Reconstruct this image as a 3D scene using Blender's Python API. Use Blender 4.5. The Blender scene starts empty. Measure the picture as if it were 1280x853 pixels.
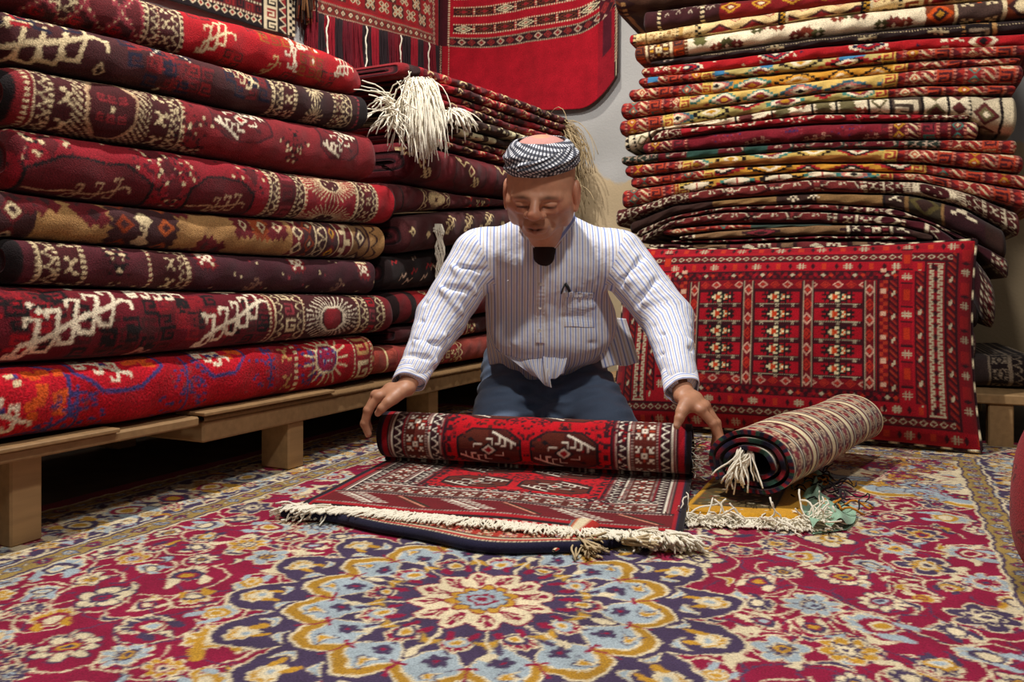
import bpy, math, random
import numpy as np
from mathutils import Vector

# ------------------------------------------------------------------ camera, world, lights, exposure
sc = bpy.context.scene
COL = sc.collection
F = 990.0            # focal length in pixels of the 1280 wide frame
CH = 0.5             # camera height
HZ = 365.0           # row of the horizon
YAW = math.radians(25)
SY, CY = math.sin(YAW), math.cos(YAW)

cam_d = bpy.data.cameras.new('camera')
cam = bpy.data.objects.new('camera', cam_d)
COL.objects.link(cam)
cam_d.sensor_width = 36.0
cam_d.lens = 36.0 * F / 1280.0
cam_d.shift_y = -(426.5 - HZ) / 1280.0
cam_d.clip_start = 0.02
cam.location = (0, 0, CH)
cam.rotation_euler = (math.radians(90), 0, YAW)
sc.camera = cam

sc.view_settings.view_transform = 'Standard'
sc.view_settings.look = 'None'
sc.view_settings.exposure = 0.0
sc.view_settings.gamma = 1.0
sc.view_settings.use_curve_mapping = False

world = bpy.data.worlds.new('world')
sc.world = world
world.use_nodes = True
world.node_tree.nodes['Background'].inputs[0].default_value = (1.0, 0.95, 0.90, 1)
world.node_tree.nodes['Background'].inputs[1].default_value = 0.10


def W(X, d, z=0.0):
    """camera aligned (right, depth, up) -> room coordinates"""
    return (CY * X - SY * d, SY * X + CY * d, z)


def area_light(name, loc, target, size, power, col, spread=180):
    l = bpy.data.lights.new(name, 'AREA')
    l.shape = 'DISK'
    l.size = size
    l.energy = power
    l.color = col
    l.spread = math.radians(spread)
    o = bpy.data.objects.new(name, l)
    COL.objects.link(o)
    o.location = loc
    o.rotation_euler = (Vector(target) - Vector(loc)).to_track_quat('-Z', 'Y').to_euler()
    return o


def spot_light(name, loc, target, power, col, angle, radius, blend=0.4):
    l = bpy.data.lights.new(name, 'SPOT')
    l.energy = power
    l.color = col
    l.spot_size = math.radians(angle)
    l.spot_blend = blend
    l.shadow_soft_size = radius
    o = bpy.data.objects.new(name, l)
    COL.objects.link(o)
    o.location = loc
    o.rotation_euler = (Vector(target) - Vector(loc)).to_track_quat('-Z', 'Y').to_euler()
    return o


spot_light('key_ceiling_lamp', W(-0.30, 1.80, 2.75), W(0.0, 2.1, 0.4), 235, (1.0, 0.97, 0.93), 150, 0.04, 0.5)
spot_light('front_fill_light', W(0.40, 0.55, 2.4), W(0.35, 2.3, 0.45), 92, (1.0, 0.96, 0.92), 130, 0.10, 0.5)  # added fill from the camera side, lifts face and overall tone
spot_light('wall_ceiling_lamp', W(0.1, 3.3, 3.0), W(0.2, 4.4, 1.4), 80, (1.0, 0.94, 0.84), 110, 0.05, 0.5)

# ------------------------------------------------------------------ measuring helpers


def y_on(px, x):
    k = (px - 640.0) / F
    return -x * (CY + SY * k) / (SY - CY * k)


def x_on(px, y):
    k = (px - 640.0) / F
    return y * (CY * k - SY) / (CY + SY * k)


def dep(x, y):
    return -SY * x + CY * y


def z_at(py, d):
    return CH - (py - HZ) * d / F


# ------------------------------------------------------------------ colours


def hx(s):
    s = s.lstrip('#')
    c = np.array([int(s[i:i + 2], 16) for i in (0, 2, 4)]) / 255.0
    return np.where(c <= 0.04045, c / 12.92, ((c + 0.055) / 1.055) ** 2.4)


MAROON = hx('#701c24'); DMAROON = hx('#46191d'); DBROWN = hx('#3a2022'); RED = hx('#a01422'); BRED = hx('#bd1226')
CREAM = hx('#dccba6'); WHITE = hx('#e9dfca'); NAVY = hx('#1f1c33'); BLACK = hx('#1d1518'); TAN = hx('#b98f5c')
BROWN = hx('#6a3a22'); ORANGE = hx('#d2541e'); GOLD = hx('#c08e2c'); TEAL = hx('#3f8078'); GREEN = hx('#66713f')
LBLUE = hx('#a0adb3'); PURPLE = hx('#453652'); CRIMSON = hx('#8c1238'); ROSE = hx('#8f3440'); BLUE = hx('#3c78a8')
RUST = hx('#8c3a1e'); GREY = hx('#6d5f5a'); YELLOW = hx('#e0bf62'); BLUEP = hx('#3f3a78'); KBROWN = hx('#7d6248')

# ------------------------------------------------------------------ pattern canvas (knot grid, millimetres)


class Cv:
    def __init__(s, L, H, r, col, arr=None):
        s.r = r
        if arr is None:
            s.w = max(2, int(round(L / r))); s.h = max(2, int(round(H / r)))
            s.a = np.empty((s.h, s.w, 3)); s.a[:] = col
        else:
            s.a = arr; s.h, s.w = arr.shape[:2]
        s.L = s.w * r; s.H = s.h * r

    def T(s):
        return Cv(0, 0, s.r, None, s.a.transpose(1, 0, 2))

    def box(s, x0, y0, x1, y1):
        i0 = max(0, int(math.floor(x0 / s.r))); i1 = min(s.w, int(math.ceil(x1 / s.r)) + 1)
        j0 = max(0, int(math.floor(y0 / s.r))); j1 = min(s.h, int(math.ceil(y1 / s.r)) + 1)
        if i1 <= i0 or j1 <= j0:
            return None
        X, Y = np.meshgrid((np.arange(i0, i1) + .5) * s.r, (np.arange(j0, j1) + .5) * s.r)
        return s.a[j0:j1, i0:i1], X, Y

    def rect(s, x0, y0, x1, y1, c):
        i0 = max(0, int(round(x0 / s.r))); i1 = min(s.w, int(round(x1 / s.r)))
        j0 = max(0, int(round(y0 / s.r))); j1 = min(s.h, int(round(y1 / s.r)))
        if i1 > i0 and j1 > j0:
            s.a[j0:j1, i0:i1] = c

    def poly(s, pts, c):
        xs = [p[0] for p in pts]; ys = [p[1] for p in pts]
        b = s.box(min(xs), min(ys), max(xs), max(ys))
        if b is None:
            return
        a, X, Y = b
        m = np.zeros(X.shape, bool)
        n = len(pts)
        for i in range(n):
            ax, ay = pts[i]; bx, by = pts[(i + 1) % n]
            if ay == by:
                continue
            m ^= ((ay > Y) != (by > Y)) & (X < (bx - ax) * (Y - ay) / (by - ay) + ax)
        a[m] = c

    def line(s, p, q, w, c):
        (x0, y0), (x1, y1) = p, q
        b = s.box(min(x0, x1) - w, min(y0, y1) - w, max(x0, x1) + w, max(y0, y1) + w)
        if b is None:
            return
        a, X, Y = b
        dx, dy = x1 - x0, y1 - y0
        t = np.clip(((X - x0) * dx + (Y - y0) * dy) / (dx * dx + dy * dy + 1e-9), 0, 1)
        a[np.hypot(X - x0 - t * dx, Y - y0 - t * dy) < max(w / 2, s.r * .55)] = c

    def plines(s, pts, w, c):
        for p, q in zip(pts, pts[1:]):
            s.line(p, q, w, c)

    def ell(s, cx, cy, rx, ry, c, rot=0.0):
        R = max(rx, ry)
        b = s.box(cx - R, cy - R, cx + R, cy + R)
        if b is None:
            return
        a, X, Y = b
        X = X - cx; Y = Y - cy
        co, si = math.cos(rot), math.sin(rot)
        U = X * co + Y * si; V = -X * si + Y * co
        a[(U / rx) ** 2 + (V / ry) ** 2 < 1] = c

    def stamp(s, bm, cx, cy, k, cm, fx=False, fy=False):
        bm = [r[::-1] for r in bm] if fx else bm
        bm = bm if fy else bm[::-1]
        h = len(bm); w = len(bm[0])
        for j, row in enumerate(bm):
            for i, ch in enumerate(row):
                if ch in cm:
                    x = cx + (i - w / 2) * k; y = cy + (j - h / 2) * k
                    s.rect(x, y, x + k, y + k, cm[ch])

    # --- motifs
    def dia(s, cx, cy, rx, ry, c):
        s.poly([(cx - rx, cy), (cx, cy - ry), (cx + rx, cy), (cx, cy + ry)], c)

    def oct(s, cx, cy, rx, ry, c, k=.5):
        s.poly([(cx - rx, cy - ry * k), (cx - rx * k, cy - ry), (cx + rx * k, cy - ry), (cx + rx, cy - ry * k),
                (cx + rx, cy + ry * k), (cx + rx * k, cy + ry), (cx - rx * k, cy + ry), (cx - rx, cy + ry * k)], c)

    def hooktree(s, cx, cy, L, ang, n, h, w, c):
        co, si = math.cos(ang), math.sin(ang); w = w * .62
        p = (cx - co * L / 2, cy - si * L / 2); q = (cx + co * L / 2, cy + si * L / 2)
        s.line(p, q, w * 1.2, c)
        for i in range(n):
            t = (i + .5) / n
            x = p[0] + (q[0] - p[0]) * t; y = p[1] + (q[1] - p[1]) * t
            for sg in (1, -1):
                e = (x + sg * h * .25, y + sg * h)
                g = (e[0] - h * .62, e[1] + sg * 0)
                s.plines([(x, y), e, g, (g[0], g[1] - sg * h * .3)], w, c)
        s.plines([q, (q[0] + h * .5, q[1] - h * .1), (q[0] + h * .5, q[1] - h * .5)], w, c)
        s.plines([p, (p[0] - h * .2, p[1] - h * .6), (p[0] + h * .3, p[1] - h * .6)], w, c)

    def hooks(s, cx, cy, k, cols, nx=2, ny=2):
        G = ["XXXXX.", "X...X.", "X.XXX.", "X.....", "XXXXXX"]
        for i in range(nx):
            for j in range(ny):
                s.stamp(G, cx + (i - (nx - 1) / 2) * k * 7, cy + (j - (ny - 1) / 2) * k * 6, k,
                        {'X': cols[(i + j) % len(cols)]}, fx=i % 2 == 1, fy=j % 2 == 1)

    def gul(s, cx, cy, rx, ry, ground, q1, q2, white, dark=BLACK, mid=RED, sw=5.0):
        s.oct(cx, cy, rx, ry, dark, .52)
        s.oct(cx, cy, rx * .92, ry * .92, q1, .52)
        b = s.box(cx - rx, cy - ry, cx + rx, cy + ry)
        if b is not None:
            a, X, Y = b
            U = (X - cx) / rx; V = (Y - cy) / ry
            inn = (np.abs(U) < .9) & (np.abs(V) < .9) & (np.abs(U) + np.abs(V) < 1.34)
            a[inn & (U * V > 0)] = q2
        for sg in (1, -1):
            P = lambda u, v: (cx + sg * u * rx, cy + sg * v * ry)
            s.line(P(.12, .82), P(.86, .30), sw * 1.25, white)
            s.plines([P(.34, .66), P(.34, .30), P(.22, .30)], sw, white)
            s.plines([P(.52, .54), P(.52, .20), P(.40, .20)], sw, white)
            s.line(P(.7, .42), P(.7, .14), sw, white)
            s.plines([P(-.05, .5), P(.12, .5), P(.12, .25)], sw * .8, white)
            s.line(P(-.55, .5), P(-.35, .3), sw * .8, dark)
            s.dia(*P(-.55, .45), rx * .1, ry * .12, dark)
            s.plines([P(-.2, .25), P(-.45, .25), P(-.45, .1)], sw * .7, white)
        s.dia(cx, cy, rx * .30, ry * .34, dark)
        s.dia(cx, cy, rx * .21, ry * .25, white)
        s.dia(cx, cy, rx * .13, ry * .16, mid)

    def burst(s, cx, cy, rx, ry, n, light, dark, core=.48, w=3.2):
        for i in range(n):
            an = 2 * math.pi * i / n
            co, si = math.cos(an), math.sin(an)
            m = 1.0 / max(abs(co), abs(si), .72 * (abs(co) + abs(si)))
            for f0, f1 in ((core, .70), (.76, .98)):
                s.line((cx + co * m * rx * f0, cy + si * m * ry * f0), (cx + co * m * rx * f1, cy + si * m * ry * f1), w, light)
        s.oct(cx, cy, rx * core, ry * core, light, .45)
        s.oct(cx, cy, rx * core * .85, ry * core * .85, dark, .45)
        for (u, v) in ((0, .25), (.2, 0), (-.2, 0), (0, -.25)):
            s.rect(cx + u * rx - 3, cy + v * ry - 3, cx + u * rx + 3, cy + v * ry + 3, light)

    def cluster(s, cx, cy, R, cols, n, rng, k=5):
        for _ in range(n):
            x = rng.gauss(0, .42) * R; y = rng.gauss(0, .42) * R
            c = cols[rng.randrange(len(cols))]
            for sg in (1, -1):
                s.rect(cx + sg * x - k / 2, cy + y - k / 2, cx + sg * x + k / 2, cy + y + k / 2, c)

    def loz(s, cx, cy, rx, ry, cols):
        n = len(cols)
        for i, c in enumerate(cols):
            f = 1 - i / n
            q = 4
            pts = []
            for j in range(q):
                pts += [(rx * f * (1 - j / q), ry * f * j / q), (rx * f * (1 - j / q), ry * f * (j + 1) / q)]
            full = [(cx + x, cy + y) for x, y in pts] + [(cx - x, cy + y) for x, y in pts[::-1]] + \
                   [(cx - x, cy - y) for x, y in pts] + [(cx + x, cy - y) for x, y in pts[::-1]]
            s.poly(full, c)

    def serr(s, cx, cy, rx, ry, c, t=6):
        """block with serrated edges"""
        s.rect(cx - rx, cy - ry, cx + rx, cy + ry, c)
        n = max(2, int(2 * ry / (2 * t)))
        for i in range(n):
            y = cy - ry + (i + .5) * 2 * ry / n
            for sg in (1, -1):
                s.poly([(cx + sg * rx, y - t), (cx + sg * (rx + t * 1.3), y), (cx + sg * rx, y + t)], c)
        n = max(2, int(2 * rx / (2 * t)))
        for i in range(n):
            x = cx - rx + (i + .5) * 2 * rx / n
            for sg in (1, -1):
                s.poly([(x - t, cy + sg * ry), (x, cy + sg * (ry + t * 1.3)), (x + t, cy + sg * ry)], c)

    # --- bands across the length (a band runs along y, its width along x)
    def bands(s, x, spec, ph=0.0):
        for w, kind, *c in spec:
            s.band(x, w, kind, c, ph)
            x += w
        return x

    def band(s, x0, w, kind, c, ph=0.0):
        s.rect(x0, 0, x0 + w, s.H, c[0])
        b = s.box(x0, 0, x0 + w - s.r, s.H)
        if b is None or kind == 'fill':
            return
        a, X, Y = b
        U = (X - x0) / w; Y = Y + ph
        if kind == 'dots':
            p = max(2.4 * s.r, w * 1.5)
            a[(Y % p) < p * .5] = c[1]
        elif kind == 'arch':
            p = w * .80
            tri = np.abs((Y / p) % 1 - .5) * 2
            a[np.abs(U - (.22 + .62 * (1 - tri ** 2.0))) < .095] = c[1]
            a[U < .10] = c[1]
            if len(c) > 2:
                a[(U > .84) & ((Y / p * 2) % 1 < .5)] = c[2]
        elif kind == 'archr':
            p = w * .80
            tri = np.abs((Y / p) % 1 - .5) * 2
            U = 1 - U
            a[np.abs(U - (.22 + .62 * (1 - tri ** 2.0))) < .095] = c[1]
            a[U < .10] = c[1]
            if len(c) > 2:
                a[(U > .84) & ((Y / p * 2) % 1 < .5)] = c[2]
        elif kind == 'zig':
            p = w * 1.2
            tri = np.abs((Y / p) % 1 - .5) * 2
            a[U < tri] = c[1]
            if len(c) > 2:
                a[np.abs(U - tri) < .16] = c[2]
        elif kind == 'dia':
            p = w * 1.1
            d = np.abs(U - .5) * 2 + np.abs((Y / p) % 1 - .5) * 2
            a[d < .95] = c[1]
            if len(c) > 2:
                a[d < .6] = c[2]
            if len(c) > 3:
                a[d < .3] = c[3]
        elif kind == 'chain':
            p = w * 1.25
            d = np.abs(U - .5) * 2 + np.abs((Y / p) % 1 - .5) * 2
            j = np.floor(Y / p) % 2
            a[(np.abs(d - .72) < .15)] = c[1]
            if len(c) > 2:
                a[d < .40] = c[2]
                a[(np.abs(d - .72) < .15) & (j > .5)] = c[2]
        elif kind == 'bar':
            p = w * 1.0
            t = ((Y + U * w) / p) % 1
            a[t < .33] = c[1]
            if len(c) > 2:
                a[(t > .5) & (t < .66)] = c[2]
        elif kind == 'chk':
            a[((U > .5) ^ (((Y / w) % 1) > .5))] = c[1]
        elif kind == 'key':
            p = w * .8
            t = (Y / p) % 1
            a[(np.abs(U - .5) < .1)] = c[1]
            a[(t < .28) & (U > .12) & (U < .5)] = c[1]
            a[(t > .5) & (t < .78) & (U < .88) & (U > .5)] = c[1]
        elif kind == 'star':
            k = w / 11.0
            y = w * .5 - ph % (w * 1.15)
            j = 0
            while y < s.H + w:
                s.stamp(STAR, x0 + w / 2, y, k, {'X': c[1], 'o': c[2 + j % (len(c) - 2)] if len(c) > 2 else c[1]})
                y += w * 1.15; j += 1
        elif kind == 'hook':
            k = w / 6.5
            y = w * .45 - ph % w; j = 0
            while y < s.H + w:
                s.stamp(["XXXXX", "X....", "X.XXX", "X...X", "XXXXX"], x0 + w / 2, y, k, {'X': c[1 + j % (len(c) - 1)]}, fx=j % 2 == 1)
                y += w; j += 1
        elif kind == 'xx':
            k = w / 8.0
            y = w * .5 - ph % w
            while y < s.H + w:
                s.stamp(["XX..X", "..XX.", "..X..", ".XX..", "X..XX"], x0 + w / 2, y, k, {'X': c[1]})
                y += w * 1.15


STAR = [".X.X...X.X.",
        "..X..o..X..",
        ".XX..o..XX.",
        "....XXX....",
        ".oo.X.X.oo.",
        "....XXX....",
        ".XX..o..XX.",
        "..X..o..X..",
        ".X.X...X.X."]

# ------------------------------------------------------------------ materials
MATS = {}


def pile_mat(name, rough=0.9, bump=0.5, grain=0.28, sheen=0.08, scale=1.0):
    if name in MATS:
        return MATS[name]
    m = bpy.data.materials.new(name); m.use_nodes = True
    nt = m.node_tree; N = nt.nodes; Lk = nt.links
    bs = N['Principled BSDF']
    at = N.new('ShaderNodeAttribute'); at.attribute_name = 'weave'
    tc = N.new('ShaderNodeTexCoord')
    n1 = N.new('ShaderNodeTexNoise'); n1.inputs['Scale'].default_value = 330 * scale; n1.inputs['Detail'].default_value = 3
    n2 = N.new('ShaderNodeTexNoise'); n2.inputs['Scale'].default_value = 14 * scale; n2.inputs['Detail'].default_value = 4
    Lk.new(tc.outputs['Object'], n1.inputs['Vector']); Lk.new(tc.outputs['Object'], n2.inputs['Vector'])
    mr = N.new('ShaderNodeMapRange'); mr.inputs[1].default_value = .25; mr.inputs[2].default_value = .75
    mr.inputs[3].default_value = 1 - grain * 1.6; mr.inputs[4].default_value = 1 + grain * 1.6
    Lk.new(n1.outputs['Fac'], mr.inputs[0])
    mr2 = N.new('ShaderNodeMapRange'); mr2.inputs[1].default_value = .3; mr2.inputs[2].default_value = .7
    mr2.inputs[3].default_value = .84; mr2.inputs[4].default_value = 1.14
    Lk.new(n2.outputs['Fac'], mr2.inputs[0])
    mu = N.new('ShaderNodeMath'); mu.operation = 'MULTIPLY'
    Lk.new(mr.outputs[0], mu.inputs[0]); Lk.new(mr2.outputs[0], mu.inputs[1])
    mx = N.new('ShaderNodeVectorMath'); mx.operation = 'SCALE'
    Lk.new(at.outputs['Color'], mx.inputs[0]); Lk.new(mu.outputs[0], mx.inputs['Scale'])
    Lk.new(mx.outputs[0], bs.inputs['Base Color'])
    bp = N.new('ShaderNodeBump'); bp.inputs['Strength'].default_value = bump; bp.inputs['Distance'].default_value = .004
    Lk.new(n1.outputs['Fac'], bp.inputs['Height']); Lk.new(bp.outputs[0], bs.inputs['Normal'])
    bs.inputs['Roughness'].default_value = rough
    bs.inputs['Specular IOR Level'].default_value = .12
    bs.inputs['Sheen Weight'].default_value = sheen
    bs.inputs['Sheen Roughness'].default_value = .5
    MATS[name] = m
    return m


def plain_mat(name, col, rough=.7, var=.15, scale=60, bump=.15, col2=None, stretch=(1, 1, 1), spec=.3, sheen=0, sss=0):
    if name in MATS:
        return MATS[name]
    m = bpy.data.materials.new(name); m.use_nodes = True
    nt = m.node_tree; N = nt.nodes; Lk = nt.links
    bs = N['Principled BSDF']
    tc = N.new('ShaderNodeTexCoord'); mp = N.new('ShaderNodeMapping'); mp.inputs['Scale'].default_value = stretch
    Lk.new(tc.outputs['Object'], mp.inputs[0])
    n1 = N.new('ShaderNodeTexNoise'); n1.inputs['Scale'].default_value = scale; n1.inputs['Detail'].default_value = 5
    Lk.new(mp.outputs[0], n1.inputs['Vector'])
    rp = N.new('ShaderNodeMix'); rp.data_type = 'RGBA'
    col = np.array(col)
    c2 = np.array(col2) if col2 is not None else col * (1 - var * 2)
    rp.inputs[6].default_value = (*np.clip(col * (1 + var), 0, 1), 1); rp.inputs[7].default_value = (*c2, 1)
    Lk.new(n1.outputs['Fac'], rp.inputs[0])
    Lk.new(rp.outputs[2], bs.inputs['Base Color'])
    bp = N.new('ShaderNodeBump'); bp.inputs['Strength'].default_value = bump; bp.inputs['Distance'].default_value = .004
    Lk.new(n1.outputs['Fac'], bp.inputs['Height']); Lk.new(bp.outputs[0], bs.inputs['Normal'])
    bs.inputs['Roughness'].default_value = rough
    bs.inputs['Specular IOR Level'].default_value = spec
    bs.inputs['Sheen Weight'].default_value = sheen
    MATS[name] = m
    return m


PILE = pile_mat('rug_pile')
FLAT = pile_mat('flat_weave', bump=.3, grain=.16, sheen=.1, scale=1.3)
FRINGE = plain_mat('cotton_fringe', hx('#f2e9d4'), .85, .05, 200, .2)
TANFRINGE = plain_mat('tan_fringe', hx('#c8b088'), .85, .15, 200, .2)
WOOD = plain_mat('pale_wood', hx('#a9855a'), .6, .22, 9, .1, stretch=(6, .6, 6))
WOODX = plain_mat('pale_wood_along_wall', hx('#9c7a52'), .6, .22, 9, .1, stretch=(.6, 6, 6))
FELT = plain_mat('brown_felt', hx('#8a6a45'), .95, .25, 160, .5)

# ------------------------------------------------------------------ mesh helpers


def link(name, me, mat, parent=None, loc=None):
    o = bpy.data.objects.new(name, me)
    COL.objects.link(o)
    if mat is not None:
        me.materials.append(mat)
    if parent is not None:
        o.parent = parent
    if loc is not None:
        o.location = loc
    return o


def raw_mesh(name, V, quads, tris=None, col=None, smooth=True):
    V = np.asarray(V, np.float32)
    quads = np.asarray(quads, np.int32).reshape(-1, 4)
    me = bpy.data.meshes.new(name)
    nq = len(quads); nt = 0 if tris is None else len(tris)
    me.vertices.add(len(V)); me.vertices.foreach_set('co', V.ravel())
    li = quads.ravel()
    st = np.arange(nq, dtype=np.int32) * 4
    if nt:
        tris = np.asarray(tris, np.int32).reshape(-1, 3)
        li = np.concatenate([li, tris.ravel()])
        st = np.concatenate([st, nq * 4 + np.arange(nt, dtype=np.int32) * 3])
    me.loops.add(len(li)); me.loops.foreach_set('vertex_index', li)
    me.polygons.add(nq + nt); me.polygons.foreach_set('loop_start', st)
    me.polygons.foreach_set('use_smooth', np.full(nq + nt, smooth))
    me.update(calc_edges=True)
    if col is not None:
        c = np.ones((len(V), 4), np.float32); c[:, :3] = col
        ca = me.color_attributes.new('weave', 'FLOAT_COLOR', 'POINT')
        ca.data.foreach_set('color', c.ravel())
    return me


def grid_quads(nu, nv, off=0, wrap_v=False, flip=False):
    """vertices indexed u*nv+v"""
    nvq = nv if wrap_v else nv - 1
    u, v = np.meshgrid(np.arange(nu - 1), np.arange(nvq), indexing='ij')
    v1 = (v + 1) % nv
    q = np.stack([u * nv + v, (u + 1) * nv + v, (u + 1) * nv + v1, u * nv + v1], -1).reshape(-1, 4) + off
    return q[:, ::-1] if flip else q


def sample(cv, x, y):
    """bilinear lookup of a canvas at millimetre positions"""
    fx = np.clip(x / cv.r - .5, 0, cv.w - 1.001); fy = np.clip(y / cv.r - .5, 0, cv.h - 1.001)
    i = fx.astype(int); j = fy.astype(int); a = (fx - i)[..., None]; b = (fy - j)[..., None]
    A = cv.a
    return (A[j, i] * (1 - a) + A[j, i + 1] * a) * (1 - b) + (A[j + 1, i] * (1 - a) + A[j + 1, i + 1] * a) * b


def tag(o, label, cat, group=None, kind=None):
    if label:
        o['label'] = label
    if cat:
        o['category'] = cat
    if group:
        o['group'] = group
    if kind:
        o['kind'] = kind
    return o


def empty(name, loc, label, cat, group=None):
    o = bpy.data.objects.new(name, None)
    o.empty_display_size = .05
    COL.objects.link(o)
    o.location = loc
    return tag(o, label, cat, group)


class MB:
    """collects boxes, tubes and sheets into one mesh"""

    def __init__(s):
        s.V = []; s.Q = []; s.n = 0; s.C = []

    def add(s, V, Q, c=None):
        V = np.asarray(V, float).reshape(-1, 3)
        s.V.append(V); s.Q.append(np.asarray(Q).reshape(-1, 4) + s.n); s.n += len(V)
        s.C.append(np.broadcast_to(np.array(c if c is not None else (.5, .5, .5)), (len(V), 3)) if np.ndim(c) < 2 else np.asarray(c))

    def box(s, lo, hi, c=None, bev=.003):
        lo = np.array(lo, float); hi = np.array(hi, float)
        # bevelled box: 3 loops of inset corners
        P = []
        b = min(bev, .4 * float((hi - lo).min()))
        for (z, i) in ((lo[2], b), (lo[2] + b, 0), (hi[2] - b, 0), (hi[2], b)):
            x0, x1, y0, y1 = lo[0] + i, hi[0] - i, lo[1] + i, hi[1] - i
            e = b if i == 0 else 0
            P += [(x0 + e, y0, z), (x1 - e, y0, z), (x1, y0 + e, z), (x1, y1 - e, z), (x1 - e, y1, z), (x0 + e, y1, z), (x0, y1 - e, z), (x0, y0 + e, z)]
        Q = []
        for k in range(3):
            for i in range(8):
                j = (i + 1) % 8
                Q.append((k * 8 + i, k * 8 + j, k * 8 + 8 + j, k * 8 + 8 + i))
        Q += [(7, 2, 1, 0), (7, 6, 3, 2), (6, 5, 4, 3), (24, 25, 26, 31), (31, 26, 27, 30), (30, 27, 28, 29)]
        s.add(P, Q, c)

    def tube(s, pts, r, c=None, n=5, taper=None):
        pts = np.asarray(pts, float)
        m = len(pts)
        t = np.gradient(pts, axis=0); t /= np.linalg.norm(t, axis=1)[:, None] + 1e-12
        ref = np.array([0, 0, 1.0]) if abs(t[:, 2]).mean() < .8 else np.array([1.0, 0, 0])
        a = np.cross(t, ref); a /= np.linalg.norm(a, axis=1)[:, None] + 1e-12
        b = np.cross(t, a)
        rr = np.full(m, r) if np.ndim(r) == 0 else np.asarray(r)
        an = np.arange(n) * 2 * math.pi / n
        V = pts[:, None, :] + rr[:, None, None] * (np.cos(an)[None, :, None] * a[:, None, :] + np.sin(an)[None, :, None] * b[:, None, :])
        # closed ends (collapse)
        V = np.concatenate([np.repeat(pts[:1][:, None, :], n, 1), V, np.repeat(pts[-1:][:, None, :], n, 1)], 0)
        s.add(V.reshape(-1, 3), grid_quads(m + 2, n, wrap_v=True), c)

    def build(s, name, mat, parent=None, base=(0, 0, 0), smooth=True):
        V = np.concatenate(s.V) - np.array(base)
        return link(name, raw_mesh(name, V, np.concatenate(s.Q), col=np.concatenate(s.C), smooth=smooth), mat, parent)


def frnd(seed):
    """smooth 1-D noise function"""
    r = random.Random(seed)
    k = [(r.uniform(.5, 1), r.uniform(2, 6), r.uniform(0, 6.3)), (r.uniform(.3, .6), r.uniform(7, 13), r.uniform(0, 6.3)),
         (r.uniform(.15, .3), r.uniform(16, 28), r.uniform(0, 6.3))]
    return lambda x: sum(a * np.sin(x * f + p) for a, f, p in k)


def strands(mb, roots, dirs, length, r, rng, wav=.15, droop=.0, c=None, seg=5, n=4, floor=None):
    for p, d in zip(roots, dirs):
        L = length * rng.uniform(.75, 1.15)
        d = np.array(d, float); d /= np.linalg.norm(d)
        q = np.array(p, float)
        pts = [q.copy()]
        for i in range(seg):
            d = d + np.array([rng.gauss(0, wav), rng.gauss(0, wav), rng.gauss(0, wav * .6) - droop])
            d /= np.linalg.norm(d)
            q = q + d * L / seg
            if floor is not None and q[2] < floor:
                q[2] = floor + rng.uniform(0, .003)
            pts.append(q.copy())
        mb.tube(pts, r * rng.uniform(.8, 1.2), c, n)


# ------------------------------------------------------------------ folded rug (a bundle with a rounded front fold)


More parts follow.
